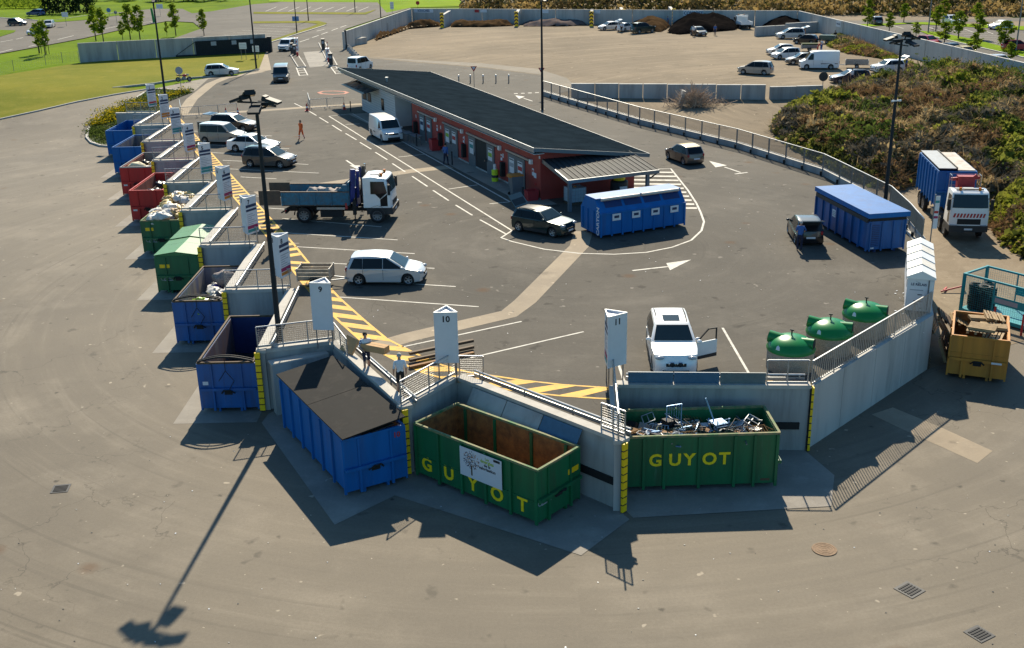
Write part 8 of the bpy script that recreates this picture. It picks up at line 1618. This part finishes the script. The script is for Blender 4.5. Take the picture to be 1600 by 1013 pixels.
def crown_mesh(nm, seed, h0, h1, rad, nleaf, s, m, shape='oval', clumps=26):
    r_ = random.Random(seed); q = MB(); cl = []
    for i in range(clumps):
        f = (i + r_.random()) / clumps; z = h0 + (h1 - h0) * f
        w = rad * (math.sin(math.pi * min(.97, .12 + f * .86)) ** .8 if shape == 'oval' else (1 - f) ** .8 * .95 + .08)
        a = r_.random() * 6.283; rr = w * math.sqrt(r_.random()) * .8; cl.append((Vector((rr * math.cos(a), rr * math.sin(a), z)), rad * r_.uniform(.22, .42)))
    for i in range(nleaf):
        c, cr = cl[i % clumps]; d = Vector((r_.gauss(0, 1), r_.gauss(0, 1), r_.gauss(0, .8))); d = d.normalized() * cr * r_.random() ** .4; leaf(q, c + d, s * r_.uniform(.7, 1.3), r_)
    return q.mesh(nm, m)
CR = [crown_mesh('crown', 11 + i, .30, 1.0, .22, 700, .034, LF_Y) for i in range(4)]
CD = [crown_mesh('crown', 31 + i, .12, 1.0, .46, 900, .045, LF_D, clumps=40) for i in range(3)]
CC = [crown_mesh('crown', 51 + i, .02, 1.0, .2, 700, .03, LF_C, 'cone', 34) for i in range(2)]
trk = {}
for nm, r_ in (('y', .016), ('d', .028), ('c', .02)):
    q = MB(); q.tube((0, 0, 0), (0, 0, .55), r_, 7, r_ * .6); q.tube((0, 0, .5), (.01, .01, .9), r_ * .6, 6, r_ * .2)
    for i in range(5): a = i * 2.4; q.tube((0, 0, .32 + .1 * i), (.14 * math.cos(a), .14 * math.sin(a), .48 + .1 * i), r_ * .4, 5, r_ * .12)
    trk[nm] = q.mesh('trunk', M_BARK)
ntree = [0]
def tree(name, label, p, h, kind, grp, w=1):
    ntree[0] += 1; i = ntree[0]; t = thing(name, label, 'tree', (p[0], p[1], p[2] - .02), i * 1.3, grp); t.scale = (h * w, h * w, h)
    obj('trunk', trk[kind], t); obj('crown', {'y': CR, 'd': CD, 'c': CC}[kind][i % {'y': 4, 'd': 3, 'c': 2}[kind]], t); return t
st = tree('young_tree', 'young tree between wooden stakes by the lawn fence', G(71, 86), 5.2, 'y', None, 1.25)
tree('young_tree', 'smaller young tree beside the staked one', G(62, 83), 4.6, 'y', None, 1.2)
for i, (dx, dy) in enumerate(((-.6, -.5), (.6, -.5), (.6, .6), (-.6, .6))):
    p = G(69, 85); q = MB(); q.tube((0, 0, 0), (0, 0, 2.0), .05, 6); q.build('stake', M_WOODD, None, loc=(p.x + dx, p.y + dy, HP - .02), label='wooden stake around the young trees by the lawn fence', cat='stake', group='stakes around the young trees')
for (px, py, h, lab) in [(150, 64, 6, 'young tree behind the left end of the lawn wall'), (162, 66, 5.6, 'young tree right beside another at the lawn wall end'), (192, 62, 3.2, 'thin sapling behind the lawn wall'), (204, 62, 6, 'tall young tree behind the lawn wall, left of a pair'), (219, 62, 5.8, 'tall young tree behind the lawn wall, right of a pair'), (261, 57, 2.6, 'small sapling near the car park corner'), (275, 56, 5.6, 'slim young tree on the car park verge'), (319, 56, 4.6, 'young tree standing at the car park edge')]: tree('young_tree', lab, G(px, py), h, 'y', 'young trees along the road', 1.2 if h > 3 else .8)
for (px, py, top, lab) in [(1355, 42, 16, 'young tree just behind the boundary wall corner'), (1356, 24, 2, 'young tree above the boundary wall corner at the lane'), (1389, 51, 24, 'young tree over the wall by the dark parked car'), (1412, 35, 9, 'young tree at the lane before the hillside'), (1431, 58, 37, 'round young tree over the wall before the bicycle'), (1462, 49, 14, 'leafy tree beside the bicycle'), (1474, 28, 3, 'yellowish tree behind the white pickup'), (1475, 71, 38, 'irregular tree over the red roof by the wall'), (1497, 61, 22, 'round crowned tree on the car park verge'), (1526, 36, 9, 'yellowish tree on the upper verge'), (1528, 62, 27, 'dark tree on the verge before the white hatchback row'), (1521, 87, 55, 'bushy tree over the yellow car'), (1568, 79, 38, 'oval tree left of the dark red hatchback'), (1578, 100, 70, 'bushy tree at the wall beside the last grey post')]:
    p = G(px, py); tree('young_tree', lab, p, (py - top) / (.938 * (py + 118) / 18), 'y', 'young trees in the car park', 1.75)
for i in range(10): tree('conifer', ['first', 'second', 'third', 'fourth', 'fifth', 'sixth', 'seventh', 'eighth', 'ninth', 'tenth'][i] + ' dark columnar conifer of the row, counted from the vineyard', G(69 + i * 8 + rnd.random() * 3, 21.5 - i * .15), 7 + rnd.random(), 'c', 'conifers beyond the road', 1.0)
for i in range(46):
    px = 755 + 265 * rnd.random(); p = G(px, 8 - 3.0 * rnd.random()); d_ = rnd.random() * 30
    tree('wood_tree', 'dark broadleaf tree in the wood behind the back boundary wall', (p.x * (1 + d_ / 250), p.y + d_ - 6, HP + d_ * .08), 8 + 5 * rnd.random(), 'd', 'trees of the wood behind the yard', 1.0)
for i in range(22): p = G(110 + 240 * rnd.random(), 3.5 - 3 * rnd.random()); tree('hedge_tree', 'dark tree in the hedge line above the public road', (p.x, p.y + 4, HP), 4 + 2 * rnd.random(), 'd', 'trees of the hedge above the road', 1.1)
# vineyard rows
v0 = zone('vineyard', gx([(-40, 15), (0, 14), (60, 12.5), (64, -12), (-40, -12)]), HP, .02, M_FIELD)
for i in range(14):
    q = MB(); a = G(-30 + i * 8, 13.5); b = G(-62 + i * 7.4, -9); n_ = 40
    for j in range(n_):
        c = a.lerp(b, j / n_)
        for k_ in range(7): leaf(q, c + Vector((rnd.uniform(-.6, .6), rnd.uniform(-1.5, 1.5), .3 + rnd.random() * 1.0)), .45, rnd)
    q.build('vine_row', LF_Y, v0)
# shrubs in the planting bed
def clump(nm, seed, n, s, m, fl=None):
    r_ = random.Random(seed); q = MB()
    for i in range(n): d = Vector((r_.gauss(0, .38), r_.gauss(0, .38), abs(r_.gauss(0, .25)))); leaf(q, d, s * r_.uniform(.6, 1.3), r_, 1 if fl and d.z > .14 and r_.random() < .75 else 0)
    return q.mesh(nm, [m, fl] if fl else m)
SY = [clump('flowering_shrub', 3 + i, 240, .075, LF_B, LF_F) for i in range(3)]; SB = [clump('low_shrub', 9 + i, 240, .08, LF_B) for i in range(2)]
for i, (px, py) in enumerate([(163, 186), (168, 180), (176, 181), (183, 178), (190, 176), (178, 173), (196, 171), (200, 167), (207, 170), (213, 170), (220, 169), (228, 170), (205, 163), (235, 168), (148, 197), (156, 196), (160, 191), (171, 190), (178, 190), (186, 186), (240, 165), (216, 165), (225, 163), (250, 160), (262, 152), (272, 150), (282, 147)]):
    p = GT(px, py, TL); o = obj('flowering_shrub', SY[i % 3], None, (p.x, p.y, p.z + .08), i * 1.1, 'low shrub with yellow flowers in the kerbed planting bed', 'shrub', 'yellow shrubs in the planting bed'); s_ = rnd.uniform(.9, 1.4); o.scale = (s_ * 1.2, s_ * 1.2, s_)
for i, (px, py) in enumerate([(154, 212), (147, 208), (184, 184), (226, 161), (204, 166), (190, 196), (166, 218), (158, 206), (232, 156), (292, 146)]):
    p = GT(px, py, TL); o = obj('low_shrub', SB[i % 2], None, (p.x, p.y, p.z + .08), i * .9, 'dark low shrub without flowers in the planting bed', 'shrub', 'dark shrubs in the planting bed'); o.scale = (1.3, 1.3, 1.1)
# ground cover of the bed
q = MB(); bxy = [v for v in bedp]
def inpoly(x, y, P_):
    r_ = False; j = len(P_) - 1
    for i in range(len(P_)):
        if (P_[i][1] > y) != (P_[j][1] > y) and x < (P_[j][0] - P_[i][0]) * (y - P_[i][1]) / (P_[j][1] - P_[i][1]) + P_[i][0]: r_ = not r_
        j = i
    return r_
bl2 = bxy + [W0 + Vector((.5, -.4)), W0 + Vector((4.4, .3)), Vector((-36.6, 116)), GT(262, 160, TL).xy]
x0, x1 = min(v[0] for v in bl2), max(v[0] for v in bl2); y0, y1 = min(v[1] for v in bl2), max(v[1] for v in bl2)
for i in range(9000):
    x, y = rnd.uniform(x0, x1), rnd.uniform(y0, y1)
    if inpoly(x, y, bl2): leaf(q, Vector((x, y, TL(x, y) + .12 + .08 * rnd.random())), .09, rnd)
q.build('ground_cover', LF_B, kind='stuff')
# ---------------------------------------------------------------- heaps
def dist_edge(x, y, P_):
    best = 1e9; j = len(P_) - 1
    for i in range(len(P_)):
        ax_, ay = P_[j][0], P_[j][1]; bx_, by = P_[i][0], P_[i][1]; dx, dy = bx_ - ax_, by - ay; t_ = max(0, min(1, ((x - ax_) * dx + (y - ay) * dy) / max(1e-9, dx * dx + dy * dy)))
        best = min(best, math.hypot(ax_ + dx * t_ - x, ay + dy * t_ - y)); j = i
    return best
def heap(name, label, P_, hmax, fall, m, T, step=.6, rough=.35, seed=0, flat=1):
    x0, x1 = min(v[0] for v in P_), max(v[0] for v in P_); y0, y1 = min(v[1] for v in P_), max(v[1] for v in P_); nx = int((x1 - x0) / step) + 1; ny = int((y1 - y0) / step) + 1
    def hh(x, y):
        if not inpoly(x, y, P_): return None
        d_ = dist_edge(x, y, P_); n1 = noise.noise((x * .16 + seed, y * .16, seed)); n2 = 1 - 2.4 * abs(noise.noise((x * .32, y * .32, seed + 3))) + .5 * noise.noise((x * .8, y * .8, seed)); n3 = noise.noise((x * 1.6, y * 1.6, seed))
        return hmax * (1 - math.exp(-d_ / fall)) * (.72 + .5 * n1) + rough * .6 * (n2 + .5 * n3) * min(1, d_ / 1.2)
    idx = {}; q = MB()
    for j in range(ny + 1):
        for i in range(nx + 1):
            x = x0 + i * step; y = y0 + j * step; h_ = hh(x, y)
            if h_ is None: continue
            idx[(i, j)] = len(q.v); q.v.append((x + .25 * step * noise.noise((x, y, 9)), y + .25 * step * noise.noise((x, y, 19)), T(x, y) + max(-.05, h_)))
    for j in range(ny):
        for i in range(nx):
            ks = [(i, j), (i + 1, j), (i + 1, j + 1), (i, j + 1)]
            if all(k_ in idx for k_ in ks): q.f.append([idx[k_] for k_ in ks]); q.m.append(0)
    q.build(name, m, None, smooth=70, kind='stuff', label=label, cat='heap'); return hh, (x0, x1, y0, y1)
M_MULCH = ground_mat('brown_mulch', (.10, .06, .03), (.045, .028, .015), (.17, .11, .06), tracks=0, scale=.4, grain=.6, rough=.95, spec=0); M_COMP = ground_mat('black_compost', (.014, .012, .011), (.008, .007, .007), (.026, .021, .018), tracks=0, scale=.4, grain=.6, rough=.95, spec=0); M_PILE = ground_mat('pile_base', (.10, .078, .038), (.045, .04, .018), (.18, .135, .07), tracks=0, scale=.22, grain=.7, rough=.95, spec=0)
def px_poly(pts, T=GTR): return [GT(a, b, T).xy for a, b in pts]
heap('mulch_heap', 'brown mulch heap between the chevron walls', [G(x, y).xy for x, y in ((978, 32), (1000, 30), (1046, 34), (1049, 43), (1035, 51), (1000, 49), (985, 44))], 2.9, 2.6, M_MULCH, lambda x, y: HP, .45, .4, 2)
heap('compost_heap', 'wide black compost heap under the COMPOST sign', [G(x, y).xy for x, y in ((1052, 33), (1100, 31), (1150, 34), (1160, 42), (1150, 48), (1110, 51), (1060, 55), (1040, 52), (1046, 44))], 2.7, 2.4, M_COMP, lambda x, y: HP, .45, .4, 4)
heap('compost_heap', 'black compost heap behind the block wall corner', [G(x, y).xy for x, y in ((1186, 36), (1225, 33), (1262, 38), (1268, 46), (1240, 50), (1195, 48))], 2.9, 2.6, M_COMP, lambda x, y: HP, .45, .4, 6)
heap('rubble_heap', 'pale rubble heap in the bay left of the silver hatchback', [G(x, y).xy for x, y in ((815, 37), (915, 37), (918, 40), (880, 42), (815, 42))], 1.0, 1.2, mat('pinkish_rubble', (.19, .13, .10), .95, spec=0, c2=(.10, .10, .11), scale=2.5), lambda x, y: HP, .4, .5, 8)
heap('rubble_heap', 'grey brown rubble heap in the second bay', [G(x, y).xy for x, y in ((703, 39), (800, 38), (804, 41), (760, 43), (703, 43))], 1.1, 1.2, M_MULCH, lambda x, y: HP, .4, .6, 9)
heap('stump_heap', 'pile of tree stumps and roots along the first bay', [G(x, y).xy for x, y in ((642, 42), (690, 38), (689, 42), (640, 46), (585, 66), (584, 60))], 1.4, 1.0, M_MULCH, lambda x, y: HP, .4, .8, 10)
gp1 = px_poly([(1203, 205), (1220, 180), (1262, 166), (1310, 152), (1345, 143), (1425, 128), (1450, 114), (1600, 140), (1760, 190), (1760, 452), (1610, 412), (1562, 378), (1534, 332), (1500, 296), (1430, 288), (1398, 303), (1330, 281), (1285, 257), (1240, 234)])
gp2 = px_poly([(1292, 62), (1310, 53), (1370, 78), (1445, 110), (1425, 120), (1412, 100), (1370, 91), (1322, 84), (1296, 74)])
H1, B1 = heap('green_waste_heap', 'huge heap of green garden waste beyond the road fence', gp1, 3.3, 6.0, M_PILE, TR, .55, 1.7, 12)
H2, B2 = heap('green_waste_heap', 'low strip of green waste along the car park wall', gp2, 1.0, 2.0, M_PILE, TR, .7, .3, 14)
WM = [leafmat('waste_green', (.27, .275, .045), (.16, .175, .032), .45), leafmat('waste_dark', (.11, .12, .034), (.06, .07, .022), .35), leafmat('waste_brown', (.34, .21, .105), (.20, .125, .06), .25), leafmat('waste_tan', (.54, .40, .20), (.36, .25, .12), .35), leafmat('waste_lime', (.26, .27, .03), (.15, .18, .025), .4), leafmat('waste_grey', (.21, .18, .13), (.13, .115, .085), .2)]
def waste(hh, B, n, T, big=1):
    q = MB(); r_ = random.Random(5)
    for i in range(n):
        x, y = r_.uniform(B[0], B[1]), r_.uniform(B[2], B[3])
        if x > 84 or (x / max(y, 1)) > .62: continue
        h_ = hh(x, y)
        if h_ is None or h_ < -.02: continue
        a = noise.noise((x * .22, y * .22, 1.5)) + .35 * noise.noise((x * .9, y * .9, 4)); b = noise.noise((x * .17 + 40, y * .17, 7)) + .4 * noise.noise((x * .8, y * .8, 14))
        mi = 0 if a > .2 else 1 if a > .07 else 2 if b > .05 else 3 if b > -.16 else 5
        if b > .36 and a > .05: mi = 4
        if r_.random() < .12: mi = r_.choice((0, 1, 2, 3, 5))
        c = Vector((x, y, T(x, y) + h_)); s = r_.choice((.08, .12, .16, .2, .3, .42)) * r_.uniform(.8, 1.2) * big
        if mi in (2, 3, 5) and r_.random() < .6:   # twigs and stalks
            d = Vector((r_.uniform(-1, 1), r_.uniform(-1, 1), r_.uniform(-.1, .7))).normalized() * r_.uniform(.5, 1.9) * big; w = Vector((-d.y, d.x, .2)).normalized() * .035 * big; n_ = len(q.v)
            q.v += [tuple(c - w), tuple(c + w), tuple(c + d)]; q.f.append((n_, n_ + 1, n_ + 2)); q.m.append(mi)
            n_ = len(q.v); d2 = Vector((d.y, -d.x, d.z)) * .6; q.v += [tuple(c - w), tuple(c + w), tuple(c + d2)]; q.f.append((n_, n_ + 1, n_ + 2)); q.m.append(mi)
        else:
            for k_ in range(4): leaf(q, c + Vector((r_.gauss(0, .18), r_.gauss(0, .18), abs(r_.gauss(0, .14)))) * big, s * .75, r_, mi)
    q.build('garden_waste', WM, None, kind='stuff', label='loose leaves, stalks and branches covering the green waste heap' if big == 1 else 'loose branches covering the low green waste strip', cat='garden waste')
waste(H1, B1, 125000, TR); waste(H2, B2, 14000, TR, .9)
# cut bushes lying on the heap (larger clumps)
for i in range(70):
    x, y = rnd.uniform(B1[0], 62), rnd.uniform(B1[2], B1[3]); h_ = H1(x, y)
    if h_ is None or x / y > .5: continue
    o = obj('cut_bush', SB[i % 2], None, (x, y, TR(x, y) + h_ + .1), i, 'cut leafy bush thrown on top of the green waste heap', 'bush', 'cut bushes on the green waste heap'); s_ = rnd.uniform(1.5, 3.2); o.scale = (s_, s_, s_ * .8)
# pile of branches by the block wall
bp_ = GT(1085, 166, GTR); q = MB()
for i in range(420):
    a = rnd.random() * 6.283; r_ = abs(rnd.gauss(0, 1.2)); p0 = Vector((r_ * 1.3 * math.cos(a), r_ * math.sin(a) * .8, .1)); d = Vector((rnd.gauss(-.1, .8), rnd.gauss(0, .5), rnd.uniform(.1, .9))).normalized(); p0.z = max(.05, 1.2 - r_ * .55) * rnd.random(); q.bar(p0, p0 + d * rnd.uniform(.8, 1.9), rnd.uniform(.02, .05))
q.build('branch_pile', mat('dry_branches', (.50, .38, .27), .9, c2=(.28, .19, .13), scale=4), None, loc=bp_, kind='stuff', label='pile of dry cut branches in front of the low block wall', cat='heap')
q = MB(); q.cbox((0, 0, .8), (.35, 1.2, 1.6), Matrix.Rotation(.25, 3, 'Y')); q.build('concrete_slab', M_CONC, None, loc=GT(1062, 165, GTR), label='leaning concrete slab at the edge of the branch pile', cat='slab')
# scrub on the dry bank
q = MB(); r_ = random.Random(21); BKM = [leafmat('bank_tan', (.42, .29, .11), (.27, .19, .07), .35), leafmat('bank_dark', (.12, .09, .04), (.07, .06, .026), .3), leafmat('bank_olive', (.12, .10, .03), (.07, .065, .02), .3)]
for i in range(30000):
    u_, v_ = r_.random(), r_.random(); x = -10 + 240 * u_; y0 = 236 + max(0, 26 - x) * .28 - max(0, x - 26) * .34; y = y0 + 90 * v_ ** 1.3
    z_ = HP + (y - y0) * .22; a = noise.noise((x * .07, y * .11, 2)) + .5 * noise.noise((x * .3, y * .3, 8)); mi = 0 if a > -.08 else 2 if a > -.22 else 1
    c = Vector((x, y, z_ + r_.random() * (1.0 + max(0, -a) * 3)))
    for k_ in range(2): leaf(q, c + Vector((r_.gauss(0, .4), r_.gauss(0, .4), abs(r_.gauss(0, .4)))), r_.uniform(.3, .7), r_, mi)
q.build('scrub', BKM, None, kind='stuff', label='dry scrub and tall grass covering the bank', cat='scrub')
# litter on the tarmac
q = MB(); r_ = random.Random(44)
for i in range(260):
    if i < 150: x, y, z_ = r_.uniform(-20, 22), r_.uniform(27, 44), .012
    else: x, y, z_ = r_.uniform(-9, 20), r_.uniform(45, 75), HP + .03
    if z_ < 1 and -11 < x < 13 and y > 37: continue
    s = r_.uniform(.02, .06); a = r_.random() * 3; q.cbox((0, 0, 0), (s, s * r_.uniform(.4, 1), .012), None, i % 3); n_ = 8
    q.v[-8:] = [(x + vx * math.cos(a) - vy * math.sin(a), y + vx * math.sin(a) + vy * math.cos(a), z_ + vz) for vx, vy, vz in q.v[-8:]]
for i in range(60):
    p = G(1420 + r_.gauss(0, 14), 455 + abs(r_.gauss(0, 25))); s = r_.uniform(.03, .1); q.cbox((p.x, p.y, HP + .03), (s, s * .7, .015), None, 0)
q.build('litter', [M_SIGNW, M_DARK, MATS['pale_concrete']], None, kind='stuff', label='small scraps of litter on the tarmac', cat='litter')
